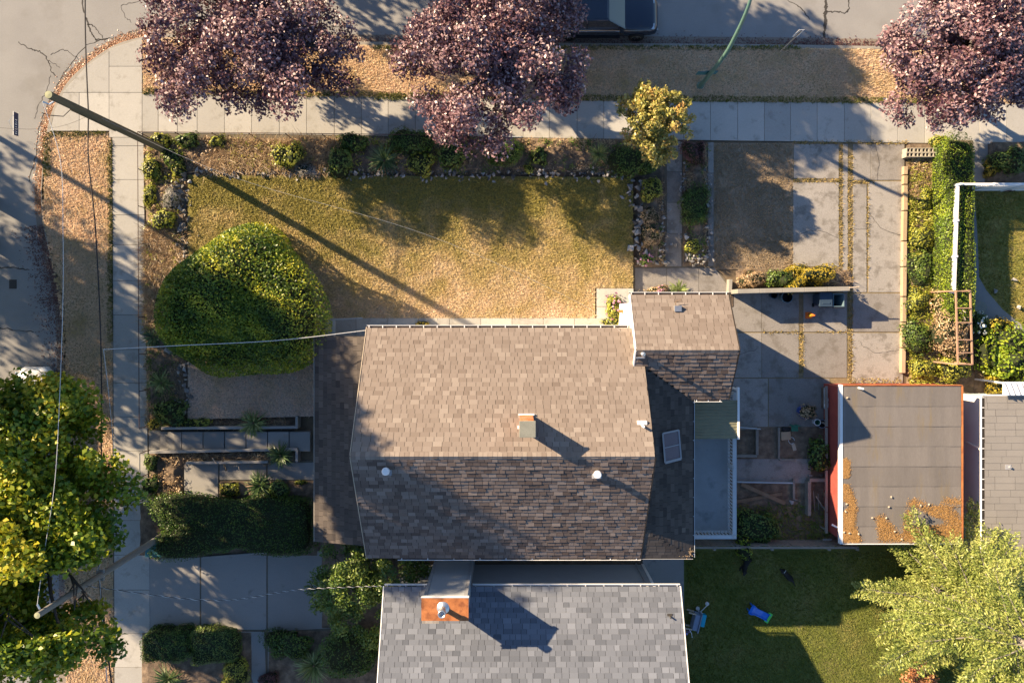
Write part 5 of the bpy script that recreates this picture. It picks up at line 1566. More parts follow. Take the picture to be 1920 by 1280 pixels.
# tray / cold frame beside the garage
tr = thing('cold_frame', 'narrow white edged cold frame against the garage corner', 'cold frame', P(1553, 745))
f0, f1 = P(1546, 727, 0.4), P(1561, 766, 0.4)
MB().box(f0[0], f1[0], f1[1], f0[1], 0.0, 0.36).build('tray', M['soil'], tr, f0)
for a_, b_ in (((f0[0], f0[1]), (f1[0], f0[1])), ((f0[0], f1[1]), (f0[0], f0[1])), ((f1[0], f1[1]), (f1[0], f0[1]))):
    MB().beam((*a_, 0.39), (*b_, 0.39), 0.05, 0.07).build('edge_board', M['rail_paint'], tr, (*a_, 0.39))
# long ledge timber along the garage wall
lg = thing('ledge_fence', 'low grey timber ledge running along the red garage wall', 'ledge', P(1556, 880))
xA = g0[0] - 0.08
for i, (a_, b_) in enumerate(((724, 800), (802, 880), (882, 960), (961, 1000))):
    ya, yb = P(0, a_, 0.8)[1], P(0, b_, 0.8)[1]
    MB().box(xA - 0.14, xA - 0.02, yb, ya, 0.66, 0.74).build('plank', M['timber'], lg, (xA, ya, 0.7))
    MB().box(xA - 0.1, xA - 0.04, yb + 0.1, yb + 0.18, -0.03, 0.66).build('post', M['timber'], lg, (xA, yb, 0))


def frame_bed(label, x0, y0, x1, y1, sides='nesw', w=0.14, h=0.2, m='timber'):
    t = thing('planter_frame', label, 'planter', P((x0 + x1) / 2, (y0 + y1) / 2))
    a, b = P(x0, y1, h), P(x1, y0, h)
    for s_ in sides:
        if s_ == 'n': e = ((a[0], b[1]), (b[0], b[1]))
        if s_ == 's': e = ((a[0], a[1]), (b[0], a[1]))
        if s_ == 'w': e = ((a[0], a[1] + w / 2 + .003), (a[0], b[1] - w / 2 - .003))
        if s_ == 'e': e = ((b[0], a[1] + w / 2 + .003), (b[0], b[1] - w / 2 - .003))
        MB().beam((*e[0], h / 2), (*e[1], h / 2), w, h).build('timber', M[m], t, (*e[0], 0), bevel=0.01)
    return t


frame_bed('small timber planter frame below the canopy', 1376, 803, 1420, 855, 'nes')
frame_bed('timber edging of the vegetable plot with the cardboard box', 1461, 800, 1463, 862, 'w', 0.1, 0.14)
frame_bed('short timber kerb below the vegetable plot', 1462, 861, 1492, 862, 's', 0.1, 0.12)
frame_bed('timber edge post right of the crossed boards', 1489, 895, 1490, 938, 'w', 0.12, 0.16)
frame_bed('tall timber composting frame against the garage', 1518, 900, 1558, 970, 'nwe', 0.17, 0.4)
tag(MB().beam(P(1382, 903, 0.15), P(1486, 905, 0.15), 0.06, 0.12).build('pale_batten', M['rail_paint'], None, P(1382, 903)), 'long pale batten lying across above the crossed boards', 'batten')
tag(MB().beam(P(1390, 907, 0.16), P(1472, 943, 0.1), 0.2, 0.05).build('loose_board', M['board'], None, P(1390, 907)), 'brown board lying diagonally over another in the back garden', 'board')
tag(MB().beam(P(1376, 941, 0.05), P(1466, 925, 0.05), 0.17, 0.05).build('loose_board', M['board'], None, P(1376, 941)), 'shorter brown board crossed underneath the diagonal one', 'board')
tag(MB().beam(P(1381, 800, 0.32), P(1426, 804, 0.32), 0.05, 0.04).build('white_batten', M['rail_paint'], None, P(1381, 800)), 'thin white batten lying over the small planter frame', 'batten')
for k, (a_, b_, w_) in enumerate((((1530, 930), (1548, 958), 0.04), ((1534, 925), (1535, 955), 0.03), ((1525, 920), (1528, 958), 0.03))):
    tag(MB().beam(P(*a_, 0.3), P(*b_, 0.12), w_, w_).build('garden_stake', M['tan_plastic' if k == 0 else 'timber'], None, P(*a_)),
        ('pale tool handle lying in the compost frame', 'upright thin stake beside the pale tool handle', 'leftmost thin stake in the compost frame')[k], 'stake')
boxy('scrap_wood', 'tan block of wood in the compost frame corner', 'wood block', 1551, 926, 0.34, 0.2, 0.0, 0.2, 'board', 0.1)
tag(MB().beam(P(1550, 962, 0.3), P(1550, 978, 0.3), 0.06, 0.05).build('white_trim', M['white'], None, P(1550, 970)), 'short white trim piece beneath the compost frame', 'trim')
boxy('blue_tray', 'flat pale blue tray by the fence near the garage corner', 'tray', 1552, 1015, 0.45, 0.24, 0.0, 0.14, 'rail_paint', 0.03)
tag(MB().beam(P(424, 882, 0.1), P(416, 857, 0.55), 0.07, 0.03).build('leaning_lath', M['board'], None, P(420, 870)), 'pinkish lath leaning over the kerb of the front garden', 'lath')
tag(MB().beam(P(405, 868, 0.48), P(398, 858, 0.5), 0.04, 0.02).build('leaning_lath', M['tan_plastic'], None, P(400, 862)), 'tiny pale lath left of the pinkish one', 'lath')

# toys on the south lawn
q = P(1424, 1149, 0.25)
sd = thing('toy_slide', 'bright blue toddler slide with a lime green foot on the lawn', 'toy slide', (q[0], q[1], 0))
sd.rotation_euler = (0, 0, math.radians(-31))
sv = []
for x_, z, w in ((-0.62, 0.46, 0.22), (-0.5, 0.48, 0.22), (-0.3, 0.36, 0.15), (0.2, 0.14, 0.15), (0.55, 0.06, 0.16), (0.62, 0.06, 0.16)):
    sv += [(x_, -w - 0.03, z - 0.03), (x_, -w - 0.03, z + 0.1), (x_, -w, z + 0.1), (x_, -w + 0.01, z), (x_, w - 0.01, z), (x_, w, z + 0.1), (x_, w + 0.03, z + 0.1), (x_, w + 0.03, z - 0.03)]
sf = [(i * 8 + k, i * 8 + (k + 1) % 8, (i + 1) * 8 + (k + 1) % 8, (i + 1) * 8 + k) for i in range(5) for k in range(8)] + [tuple(range(8)), tuple(range(40, 48))]
MB().add(sv, sf).build('chute', M['blue_plastic'], sd, local=True)
MB().box(0.6, 0.72, -0.27, 0.27, 0.0, 0.09).box(0.5, 0.6, -0.27, -0.2, 0.0, 0.09).box(0.5, 0.6, 0.2, 0.27, 0.0, 0.09).build('foot', M['lime_plastic'], sd, local=True)
for s_ in (-1, 1):
    MB().box(-0.58, -0.5, s_ * 0.16 - 0.03, s_ * 0.16 + 0.03, 0.0, 0.44).build('leg', M['blue_plastic'], sd, local=True)
q = P(1303, 1163, 0.3)
tb = thing('toy_table', 'grey plastic play table lying on its side with tan legs', 'toy table', (q[0], q[1], 0))
tb.rotation_euler = (0, 0, math.radians(-14))
MB().box(0.16, 0.22, -0.5, 0.5, 0.0, 0.62).box(-0.12, 0.16, -0.42, 0.42, 0.05, 0.55).build('table_top', M['toy_grey'], tb, local=True, bevel=0.03)
for y_, z in ((-0.38, 0.1), (0.38, 0.1), (-0.4, 0.52), (0.4, 0.52)):
    MB().tube([(-0.12, y_, z), (-0.48, y_ * 1.05, z)], 0.045, 8).build('leg', M['tan_plastic'], tb, local=True)
q = P(1319, 1163, 0.25)
bn = thing('toy_bench', 'turquoise plastic bench seat beside the grey play table', 'toy bench', (q[0], q[1], 0))
bn.rotation_euler = (0, 0, math.radians(-12))
MB().box(-0.1, 0.1, -0.32, 0.32, 0.24, 0.29).build('seat', M['turquoise'], bn, local=True, bevel=0.02)
for y_ in (-0.27, 0.27):
    MB().box(-0.1, 0.1, y_ - 0.03, y_ + 0.03, 0.0, 0.24).build('leg', M['turquoise'], bn, local=True)
q = P(1320, 1143, 0.3)
sc_ = thing('kick_scooter', 'small white kick scooter lying by the turquoise bench', 'scooter', (q[0], q[1], 0))
sc_.rotation_euler = (0, 0, math.radians(55))
MB().tube([(-0.22, 0.0, 0.1), (0.32, 0, 0.3)], 0.02, 6).tube([(-0.2, -0.14, 0.14), (-0.24, 0.14, 0.14)], 0.018, 6).build('frame', M['white'], sc_, local=True)
for x_, y_, z in ((0.34, 0, 0.18), (-0.16, 0.22, 0.1)):
    MB().lathe((x_, y_, z), [(0.0, 0.02), (0.05, 0.025), (0.1, 0.02), (0.1, -0.03), (0.0, -0.03)], 14).build('wheel', M['wire_grey'], sc_, local=True)
q = P(1287, 1184, 0.3)
bk_ = thing('toy_bicycle', 'lilac child bicycle half hidden under the grey roof edge', 'bicycle', (q[0], q[1], 0))
bk_.rotation_euler = (0, 0, math.radians(20))
for x_ in (-0.3, 0.26):
    rgp = [(x_ + 0.17 * math.cos(a_ / 14 * 6.2832), 0.05 * math.sin(a_ / 14 * 6.2832) + 0.0, 0.18 + 0.17 * math.sin(a_ / 14 * 6.2832)) for a_ in range(15)]
    MB().tube(rgp, 0.02, 6, cap=False).build('wheel', M['tyre'], bk_, local=True)
MB().tube([(-0.3, 0, 0.18), (-0.05, 0, 0.42), (0.2, 0.0, 0.45), (0.26, 0, 0.18)], 0.02, 6).tube([(-0.05, 0, 0.42), (0.0, 0, 0.15), (0.2, 0, 0.45)], 0.018, 6).build('frame', M['purple'], bk_, local=True)
MB().tube([(0.16, -0.22, 0.6), (0.2, 0, 0.58), (0.16, 0.22, 0.6)], 0.016, 6).tube([(0.2, 0, 0.45), (0.2, 0, 0.58)], 0.016, 6).build('handlebar', M['white'], bk_, local=True)
MB().obox((-0.08, 0, 0.48), (0.1, 0, 0), (0, 0.05, 0), (0, 0, 0.025)).build('saddle', M['purple'], bk_, local=True)
# east yard ornaments
q = P(1838, 577, 0.5)
tag(MB().lathe((q[0], q[1], 0), [(0.0, 0.03), (0.16, 0.03), (0.13, 0.2), (0.1, 0.4), (0.3, 0.5), (0.32, 0.56), (0.26, 0.55), (0.0, 0.5)], 18).build('bird_bath', M['old_concrete'], None, (q[0], q[1], 0), smooth=False), 'round stone bird bath beside white flowers on the path', 'bird bath')
for px, py, lb in ((1868, 546, 'small pale garden ornament in the fence shadow on the lawn'), (1904, 524, 'small white ornament on the sunlit patch of right lawn'), (1912, 576, 'pale figure like ornament lying at the lower right lawn edge')):
    q = P(px, py, 0.15)
    tag(inst('garden_ornament', random.choice(rock_me), (q[0], q[1], 0.1), None, (0, 0, random.uniform(0, 6)), (0.15, 0.11, 0.14)), lb, 'ornament')


# dogs


def dog(label, px, py, rot, s=1.0, lying=False, collar=True):
    q = P(px, py, 0.3)
    zb = 0.2 if lying else 0.46
    J = [((-0.02, 0, zb), 0.13), ((0.20, 0, zb + 0.01), 0.15), ((0.34, 0, zb + 0.10), 0.10), ((0.46, 0.03, zb + 0.16), 0.095), ((0.58, 0.05, zb + 0.11), 0.05), ((0.64, 0.055, zb + 0.10), 0.036),
         ((-0.26, 0, zb), 0.12), ((-0.36, 0, zb + 0.03), 0.075), ((-0.48, 0.03, zb + 0.05), 0.04), ((-0.62, 0.08, zb + 0.06), 0.03)]
    Ed = [(0, 1), (1, 2), (2, 3), (3, 4), (4, 5), (0, 6), (6, 7), (7, 8), (8, 9)]
    for s_ in (-1, 1):
        o = len(J)
        if lying:
            J += [((0.22, s_ * 0.13, zb - 0.06), 0.06), ((0.34, s_ * 0.14, 0.05), 0.04), ((0.52, s_ * 0.12, 0.04), 0.035), ((-0.28, s_ * 0.15, zb - 0.04), 0.085), ((-0.10, s_ * 0.2, 0.08), 0.055), ((-0.22, s_ * 0.2, 0.04), 0.035)]
            Ed += [(1, o), (o, o + 1), (o + 1, o + 2), (6, o + 3), (o + 3, o + 4), (o + 4, o + 5)]
        else:
            J += [((0.20, s_ * 0.10, zb - 0.12), 0.055), ((0.19, s_ * 0.1, zb * 0.45), 0.038), ((0.20, s_ * 0.1, 0.03), 0.034), ((-0.27, s_ * 0.10, zb - 0.10), 0.075), ((-0.20, s_ * 0.11, zb * 0.56), 0.045), ((-0.33, s_ * 0.11, zb * 0.3), 0.033), ((-0.30, s_ * 0.11, 0.03), 0.034)]
            Ed += [(1, o), (o, o + 1), (o + 1, o + 2), (6, o + 3), (o + 3, o + 4), (o + 4, o + 5), (o + 5, o + 6)]
        e_ = len(J)
        J += [((0.43, s_ * 0.08 + 0.03, zb + 0.2), 0.035), ((0.40, s_ * 0.13 + 0.03, zb + 0.13), 0.022)]
        Ed += [(3, e_), (e_, e_ + 1)]
    me = bpy.data.meshes.new('dog')
    me.from_pydata([j[0] for j in J], Ed, [])
    o = bpy.data.objects.new('dog', me)
    COL.objects.link(o)
    me.materials.append(M['fur'])
    sm = o.modifiers.new('skin', 'SKIN')
    for i, j in enumerate(J):
        me.skin_vertices[0].data[i].radius = (j[1], j[1])
        me.skin_vertices[0].data[i].use_root = i == 0
    ss = o.modifiers.new('subsurf', 'SUBSURF')
    ss.levels = ss.render_levels = 2
    o.location = (q[0], q[1], 0.01)
    o.rotation_euler = (0, 0, rot)
    o.scale = (s, s, s)
    tag(o, label, 'dog')
    if collar:
        c_ = MB()
        rg_ = [(0.36 + 0.02 * math.sin(a_ / 12 * 6.2832), 0.115 * math.cos(a_ / 12 * 6.2832), zb + 0.11 + 0.115 * math.sin(a_ / 12 * 6.2832)) for a_ in range(13)]
        c_.tube(rg_, 0.014, 5, cap=False).build('collar', M['white'], o, local=True)
    return o


dog('black dog walking across the south lawn, white mark on it', 1475, 1077, math.radians(133), 0.95)
dog('fluffy black dog lying on the lawn below the timber fence', 1400, 1058, math.radians(250), 0.95, True, False)

# ------------------------------------------------------------------ plants


def lumps(rng, k=9, amp=0.16):
    K = rng.normal(size=(k, 3)) * 2.6
    ph = rng.uniform(0, 6.28, k)
    return lambda d: 1 + amp * np.cos(d @ K.T + ph).sum(1) / math.sqrt(k) * 1.4


def shape_radius(d, radii, p):
    return 1.0 / np.power((np.abs(d / radii) ** p).sum(1), 1 / p)


def foliage(name, parent, c, radii, n, leaf, m, rng, p=2.0, amp=0.16, depth=0.3, zmin=0.0, core=True, upbias=0.35, aspect=0.55, base=None, tilt=0.9):
    """leaves through the outer shell of a lumpy body, with a dark core added inside to block light"""
    radii = np.array(radii, float)
    c = np.array(c, float)
    f0 = lumps(rng, amp=amp)
    f = (lambda dd_: f0(dd_)) if p < 3 else (lambda dd_: f0(dd_ * np.array([1.0, 1.0, 1.0]) * 1.5))
    cnt = int(n * 1.6)                        # even over the sides of the bounding box, so long hedges are covered end to end
    A_ = np.array([radii[1] * radii[2], radii[0] * radii[2], radii[0] * radii[1]])
    ax_ = rng.choice(3, cnt, p=A_ / A_.sum())
    cu = rng.uniform(-1, 1, (cnt, 3))
    cu[np.arange(cnt), ax_] = rng.choice([-1.0, 1.0], cnt)
    if p < 3:
        cu = unit(cu)
    d = unit(cu * radii)
    r = shape_radius(d, radii, p) * f(d)
    pos = d * (r * (1 - depth * rng.uniform(0, 1, len(d)) ** 2))[:, None]
    k = pos[:, 2] + c[2] > zmin
    d, pos = d[k][:n], pos[k][:n]
    nr = unit(d / radii + rng.normal(size=d.shape) * tilt * 0.6 + np.array([0, 0, upbias]))
    V = leaf_quads(pos + c, nr, leaf, rng, aspect)
    clump = lumps(rng, 12, 0.5)(pos * 4.0 / max(radii))
    tint = np.clip(0.42 + 0.24 * rng.normal(size=len(d)) + 0.35 * (clump - 1), 0, 1)
    base = tuple(base if base is not None else (c[0], c[1], max(zmin, 0)))
    o = np_quads(name, V, tint, M[m], parent, base)
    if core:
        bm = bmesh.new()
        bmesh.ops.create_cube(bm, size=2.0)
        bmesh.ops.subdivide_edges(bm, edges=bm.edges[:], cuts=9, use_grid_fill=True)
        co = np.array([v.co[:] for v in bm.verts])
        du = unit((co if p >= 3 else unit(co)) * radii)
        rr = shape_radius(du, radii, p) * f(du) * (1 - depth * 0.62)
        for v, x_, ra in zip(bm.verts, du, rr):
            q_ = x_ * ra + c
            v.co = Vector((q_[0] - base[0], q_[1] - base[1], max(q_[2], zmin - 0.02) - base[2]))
        me = bpy.data.meshes.new('shade_core')
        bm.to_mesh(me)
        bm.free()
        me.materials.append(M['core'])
        oc = bpy.data.objects.new('shade_core', me)
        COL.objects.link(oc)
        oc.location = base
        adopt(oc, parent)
    return o


SEED = [100]


def shrub(label, px, py, rx, ry, h, m='shrub', leaf=0.11, n=None, name='shrub', cat='shrub', p=2.2, amp=0.2, z0=0.0, depth=0.35, flower=None, aspect=0.55):
    """rx, ry in photo pixels; stands on the ground"""
    SEED[0] += 1
    rng = np.random.default_rng(SEED[0])
    zc = z0 + h * 0.5
    q = P(px, py, zc)
    s_ = (H - zc) / F
    t = thing(name, label, cat, (q[0], q[1], z0))
    R_ = (rx * s_, ry * s_, h * 0.55)
    area = (R_[0] * R_[1] + (R_[0] + R_[1]) * h * 0.5) * 3.2
    n = n or int(min(9000, max(260, area / (leaf * leaf * aspect) * 2.3)))
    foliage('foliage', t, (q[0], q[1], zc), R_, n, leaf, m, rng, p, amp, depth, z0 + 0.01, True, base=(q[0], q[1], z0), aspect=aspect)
    if flower:
        d = unit(rng.normal(size=(flower[1], 3)) + np.array([0, 0, 0.6]))
        r = shape_radius(d, np.array(R_), p) * rng.uniform(0.92, 1.1, len(d))
        pos = d * r[:, None] + np.array([q[0], q[1], zc])
        k = pos[:, 2] > z0 + 0.05
        pos = np.repeat(pos[k], 4, 0) + rng.normal(size=(k.sum() * 4, 3)) * 0.03
        V = leaf_quads(pos, unit(np.array([0, 0, 1.0]) + rng.normal(size=pos.shape) * 0.4), flower[2], rng, 0.9)
        stuff(np_quads('flowers', V, rng.uniform(0, 1, len(V)), M[flower[0]], t, (q[0], q[1], z0)))
    return t


def blades(label, px, py, r, h, n, m='blade', w=0.05, name='yucca', cat='yucca', z0=0.0, droop=0.55, up=0.55):
    """rosette of long bent blades"""
    SEED[0] += 1
    rng = np.random.default_rng(SEED[0])
    q = P(px, py, z0 + h * 0.5)
    L = r * (H - h) / F
    t = thing(name, label, cat, (q[0], q[1], z0))
    Vs, T = [], []
    for i in range(n):
        a = rng.uniform(0, 6.2832)
        el = np.clip(rng.normal(up, 0.35), 0.0, 1.4)
        l_ = L * rng.uniform(0.65, 1.15) / max(0.5, math.cos(el * 0.6))
        d = np.array([math.cos(a), math.sin(a), 0])
        sd_ = np.array([-math.sin(a), math.cos(a), 0])
        pts_ = []
        segs = 4
        for k in range(segs + 1):
            f = k / segs
            x_ = l_ * f * math.cos(el) * (1 - 0.12 * f)
            z = h * 0.55 * (0.25 + 0.2 * rng.uniform()) + l_ * f * math.sin(el) - droop * l_ * f * f * 0.55
            pts_.append(np.array([q[0], q[1], z0 + 0.05]) + d * (0.03 + x_) + np.array([0, 0, max(z, 0.02)]))
        ws_b = [w * 0.7, w, w * 0.9, w * 0.6, w * 0.06]
        tn = np.clip(rng.normal(0.5, 0.28), 0, 1)
        for k in range(segs):
            Vs.append([pts_[k] - sd_ * ws_b[k] / 2, pts_[k] + sd_ * ws_b[k] / 2, pts_[k + 1] + sd_ * ws_b[k + 1] / 2, pts_[k + 1] - sd_ * ws_b[k + 1] / 2])
            T.append(tn)
    np_quads('leaves', np.array(Vs), np.array(T), M[m], t, (q[0], q[1], z0))
    MB().tube([(q[0], q[1], z0 - 0.03), (q[0], q[1], z0 + h * 0.35)], [0.08, 0.05], 7).build('stem', M['wood_brown'], t, (q[0], q[1], z0))
    return t


def hedge(label, x0, y0, x1, y1, h, m='hedge', leaf=0.09, n=9000, p=5.0, amp=0.1):
    SEED[0] += 1
    rng = np.random.default_rng(SEED[0])
    zc = h * 0.5
    q = P((x0 + x1) / 2, (y0 + y1) / 2, h * 0.75)
    s_ = (H - h * 0.75) / F
    t = thing('hedge', label, 'hedge', (q[0], q[1], 0))
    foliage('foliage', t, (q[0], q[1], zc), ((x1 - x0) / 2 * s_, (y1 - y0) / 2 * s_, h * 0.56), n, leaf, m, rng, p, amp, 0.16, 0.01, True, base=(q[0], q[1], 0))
    return t


BZ = 0.16
# north bed, from the corner eastwards
shrub('yellow green weed clump in the bed corner above the brown pole', 303, 263, 19, 15, 0.45, 'shrub_yellow', 0.13, z0=BZ)
shrub('green leafy clump second from the corner in the sidewalk bed', 352, 264, 24, 15, 0.5, 'shrub', 0.13, z0=BZ)
shrub('small leafy clump third from the corner in the sidewalk bed', 407, 265, 19, 13, 0.4, 'shrub_yellow', 0.12, z0=BZ)
shrub('bright yellow green shrub alone in the dry sidewalk bed', 546, 292, 29, 27, 0.8, 'shrub_yellow', 0.13, z0=BZ)
shrub('dead silvery brush heap beside the bright yellow green shrub', 578, 321, 27, 15, 0.4, 'grey_brush', 0.09, z0=BZ, aspect=0.25)
shrub('mid green leafy shrub left of the dark yucca in the sidewalk bed', 642, 299, 27, 27, 0.8, 'shrub', 0.12, z0=BZ)
shrub('dark green shrub at the sidewalk above the mid green one', 662, 266, 34, 18, 0.75, 'hedge', 0.11, z0=BZ)
blades('dark green yucca amid shrubs in the sidewalk bed', 719, 300, 40, 0.9, 130, 'blade', 0.055, z0=BZ)
shrub('dark green spreading shrub above the dark yucca', 768, 266, 52, 22, 0.85, 'hedge', 0.11, z0=BZ)
shrub('yellowish leafy plant right of the dark yucca', 790, 308, 32, 22, 0.6, 'shrub_yellow', 0.13, z0=BZ)
shrub('shaded green shrub just under the middle purple tree', 848, 290, 30, 28, 0.7, 'shrub', 0.12, z0=BZ)
shrub('dense dark green bush at the sidewalk below the white rail', 946, 284, 40, 26, 0.95, 'hedge', 0.08, z0=BZ, amp=0.12)
shrub('pale leafy weed right of the dense dark bush', 1012, 294, 15, 18, 0.5, 'shrub', 0.14, z0=BZ)
shrub('small yellow leafed weed by the rock line under the dark bush', 992, 318, 9, 9, 0.3, 'shrub_yellow', 0.1, z0=BZ)
blades('pale green strappy plant left of the yellow tree', 1122, 287, 29, 0.5, 130, 'pale_blade', 0.035, name='strappy_plant', cat='plant', z0=BZ)
shrub('dark green undergrowth beneath the small yellow tree', 1195, 305, 46, 30, 0.8, 'hedge', 0.1, z0=BZ)
# west bed, going down
shrub('leafy green clump right at the foot of the brown pole', 322, 300, 22, 18, 0.5, 'shrub', 0.13, z0=BZ)
shrub('yellow green plant at the sidewalk under the brown pole', 288, 322, 18, 28, 0.5, 'shrub_yellow', 0.11, z0=BZ)
shrub('small yellow green plant next to the dark rocks', 334, 318, 13, 14, 0.45, 'shrub_yellow', 0.13, z0=BZ)
shrub('narrow yellow green weeds along the left sidewalk edge', 282, 366, 11, 26, 0.35, 'shrub_yellow', 0.1, z0=BZ)
shrub('yellow green leafy shrub in the left bed above the big round bush', 311, 411, 24, 20, 0.6, 'shrub_yellow', 0.14, z0=BZ)
shrub('grey dry shrub between sidewalk weeds and rock edging', 322, 372, 17, 24, 0.45, 'grey_brush', 0.09, z0=BZ, aspect=0.25)
blades('dark shaded yucca left of the big round bush', 285, 632, 27, 0.7, 80, 'blade', 0.05, z0=BZ)
blades('pale tipped yucca in the left bed below the big round bush', 300, 718, 29, 0.7, 90, 'pale_blade', 0.06, z0=BZ)
shrub('low leafy green ground shrub at the lower left bed end', 318, 772, 40, 26, 0.5, 'shrub', 0.14, z0=BZ)
shrub('yellowing leafy strip above the front walk wall', 372, 793, 32, 9, 0.35, 'shrub_yellow', 0.13, z0=BZ)
shrub('small orange yellow plant beside the front steps', 288, 793, 11, 10, 0.3, 'shrub_gold', 0.12, z0=BZ)
blades('large pale yucca leaning over the upper front walk wall', 472, 794, 34, 1.0, 110, 'pale_blade', 0.06, z0=0.25)
blades('large dark green yucca at the end of the lower walk wall', 523, 855, 32, 1.0, 130, 'blade', 0.06, z0=0.25)
blades('big yucca above the long hedge near the house', 484, 912, 34, 1.1, 120, 'blade', 0.065, z0=0.1)
shrub('ivy clump at the sidewalk corner above the long hedge', 284, 868, 12, 16, 0.35, 'shrub', 0.12, z0=0.1)
shrub('dark weeds at the sidewalk just above the long hedge', 284, 908, 13, 22, 0.35, 'hedge', 0.12, z0=0.1)
shrub('yellow leafed plant left of the big yucca above the hedge', 432, 917, 20, 14, 0.45, 'shrub_yellow', 0.13, z0=0.1)
shrub('dark shrub right of the big yucca above the hedge', 520, 916, 26, 18, 0.7, 'shrub', 0.11, z0=0.1)
shrub('little yellow green tuft by the verandah corner', 562, 904, 15, 4, 0.2, 'shrub_yellow', 0.1, z0=0.1)
hedge('long dark green hedge between the front garden and shaded driveway', 258, 934, 592, 1040, 1.25, 'hedge', 0.085, 15000, 6, 0.09)
hedge('squarish very dark clipped hedge below the shaded driveway', 266, 1180, 358, 1240, 1.0, 'hedge', 0.075, 5200, 6, 0.06)
hedge('mid green clipped hedge right of the squarish dark one', 356, 1178, 444, 1243, 0.85, 'shrub', 0.08, 4600, 6, 0.08)
shrub('yellowish shrub below the mid green hedge at bottom edge', 440, 1262, 30, 28, 0.8, 'shrub_yellow', 0.09)
shrub('green shrub across the narrow path from the clipped hedges', 543, 1208, 48, 30, 0.9, 'hedge', 0.1)
shrub('dark bush against the grey house left wall', 660, 1225, 55, 50, 1.5, 'hedge', 0.1)
blades('fan palm with bright spiky leaves at bottom left of grey house', 586, 1252, 46, 1.3, 150, 'pale_blade', 0.045, name='fan_palm', cat='palm')
blades('spiky palm like plant at the bottom edge below the dark hedge', 312, 1276, 42, 0.9, 130, 'blade', 0.04, name='spiky_plant', cat='plant')
shrub('small burgundy shrub at the bottom end of the narrow path', 503, 1274, 22, 14, 0.5, 'shrub_red', 0.08)
# beds by the garden path
shrub('yellow green plant at the top of the left path bed', 1222, 356, 20, 26, 0.55, 'shrub_yellow', 0.1, z0=0.18)
shrub('brown dry shrub in the middle of the left path bed', 1217, 405, 18, 18, 0.4, 'dry', 0.11, z0=0.18, aspect=0.25)
shrub('dry straw coloured tussock in the left path bed', 1222, 445, 21, 22, 0.45, 'dry', 0.14, z0=0.18, aspect=0.2)
shrub('pink flowering plant at the lower end of left path bed', 1212, 486, 16, 10, 0.4, 'shrub', 0.09, z0=0.18, flower=('flower', 14, 0.09))
shrub('burgundy shrub at the top of the right path bed', 1301, 284, 26, 24, 0.8, 'shrub_red', 0.09, z0=0.18)
shrub('dark green shrub filling the middle of the right path bed', 1302, 388, 27, 40, 0.8, 'hedge', 0.08, z0=0.18)
shrub('yellow green plant above the stone pile in right path bed', 1296, 462, 17, 14, 0.4, 'shrub_yellow', 0.1, z0=0.2)
shrub('pink flowering shrub against the white wing wall', 1152, 575, 19, 24, 0.8, 'shrub_yellow', 0.1, flower=('flower', 30, 0.1))
shrub('low green plants at the gutter below the pink flowering shrub', 1148, 604, 22, 9, 0.3, 'shrub_yellow', 0.1, z0=0.2)
blades('bluish green agave in front of the wing gutter', 1273, 545, 26, 0.5, 70, 'pale_blade', 0.075, name='agave', cat='agave', z0=0.05)
shrub('scattered pink flowers left of the agave', 1236, 545, 22, 10, 0.35, 'dry', 0.1, flower=('flower', 14, 0.08), aspect=0.3)
shrub('tiny gold leafed sprig poking past the main roof gutter', 792, 607, 15, 5, 0.9, 'shrub_gold', 0.12, n=90, z0=0.3)
shrub('golden shrub behind the long concrete wall', 1512, 517, 58, 24, 1.2, 'shrub_gold', 0.1, amp=0.3)
shrub('green plant between the golden shrub and dry brush', 1458, 522, 25, 17, 0.9, 'shrub', 0.11)
shrub('dry yellow brush at the left end of the concrete wall', 1412, 522, 26, 18, 0.8, 'dry', 0.13, aspect=0.28)
# weedy bed beside the driveway
hedge('bright green clipped hedge beside the white lattice fence', 1768, 256, 1819, 606, 1.55, 'hedge_bright', 0.08, 18000, 9, 0.03)
shrub('yellow green shrub at the top of the hedge by the sidewalk', 1762, 268, 20, 13, 0.6, 'shrub_yellow', 0.09)
shrub('yellow green weeds in the upper weedy driveway bed', 1738, 372, 17, 22, 0.4, 'shrub_yellow', 0.11)
shrub('round yellow green plant in the weedy driveway bed', 1730, 446, 26, 24, 0.5, 'shrub_yellow', 0.1)
shrub('green weeds below the round plant in the driveway bed', 1732, 505, 30, 32, 0.45, 'shrub', 0.11)
shrub('green weed thicket midway down the driveway bed', 1722, 562, 24, 26, 0.5, 'shrub_yellow', 0.1)
shrub('green bush where the tan edging ends', 1718, 632, 28, 34, 0.7, 'shrub', 0.11)
shrub('pale weeds at the bottom of the driveway bed by the garage', 1735, 692, 32, 20, 0.4, 'shrub_yellow', 0.1)
shrub('brown and gold bramble tangle under the arbour frame', 1783, 610, 32, 62, 1.3, 'dry', 0.12, aspect=0.4)
shrub('yellow green climber spilling from the arbour frame bottom', 1790, 690, 22, 24, 1.0, 'shrub_yellow', 0.1)
shrub('large leafed bright green shrub right of the arbour', 1886, 672, 54, 62, 1.7, 'hedge_bright', 0.17, z0=0.0)
shrub('yellow foliage above the large leafed shrub', 1870, 613, 26, 16, 1.0, 'shrub_gold', 0.13)
shrub('white flowering plant right of the arbour frame', 1835, 605, 18, 20, 0.9, 'shrub', 0.1, flower=('flower_white', 26, 0.13))
shrub('yellow leaved shrub end above the white awning', 1868, 722, 22, 16, 1.2, 'shrub_gold', 0.13)
shrub('dark green plants in the bed above the white lattice fence', 1893, 300, 40, 26, 0.7, 'shrub', 0.12)
shrub('yellow flowers by the corner of the white lattice fence', 1857, 315, 12, 22, 0.4, 'shrub_gold', 0.08)
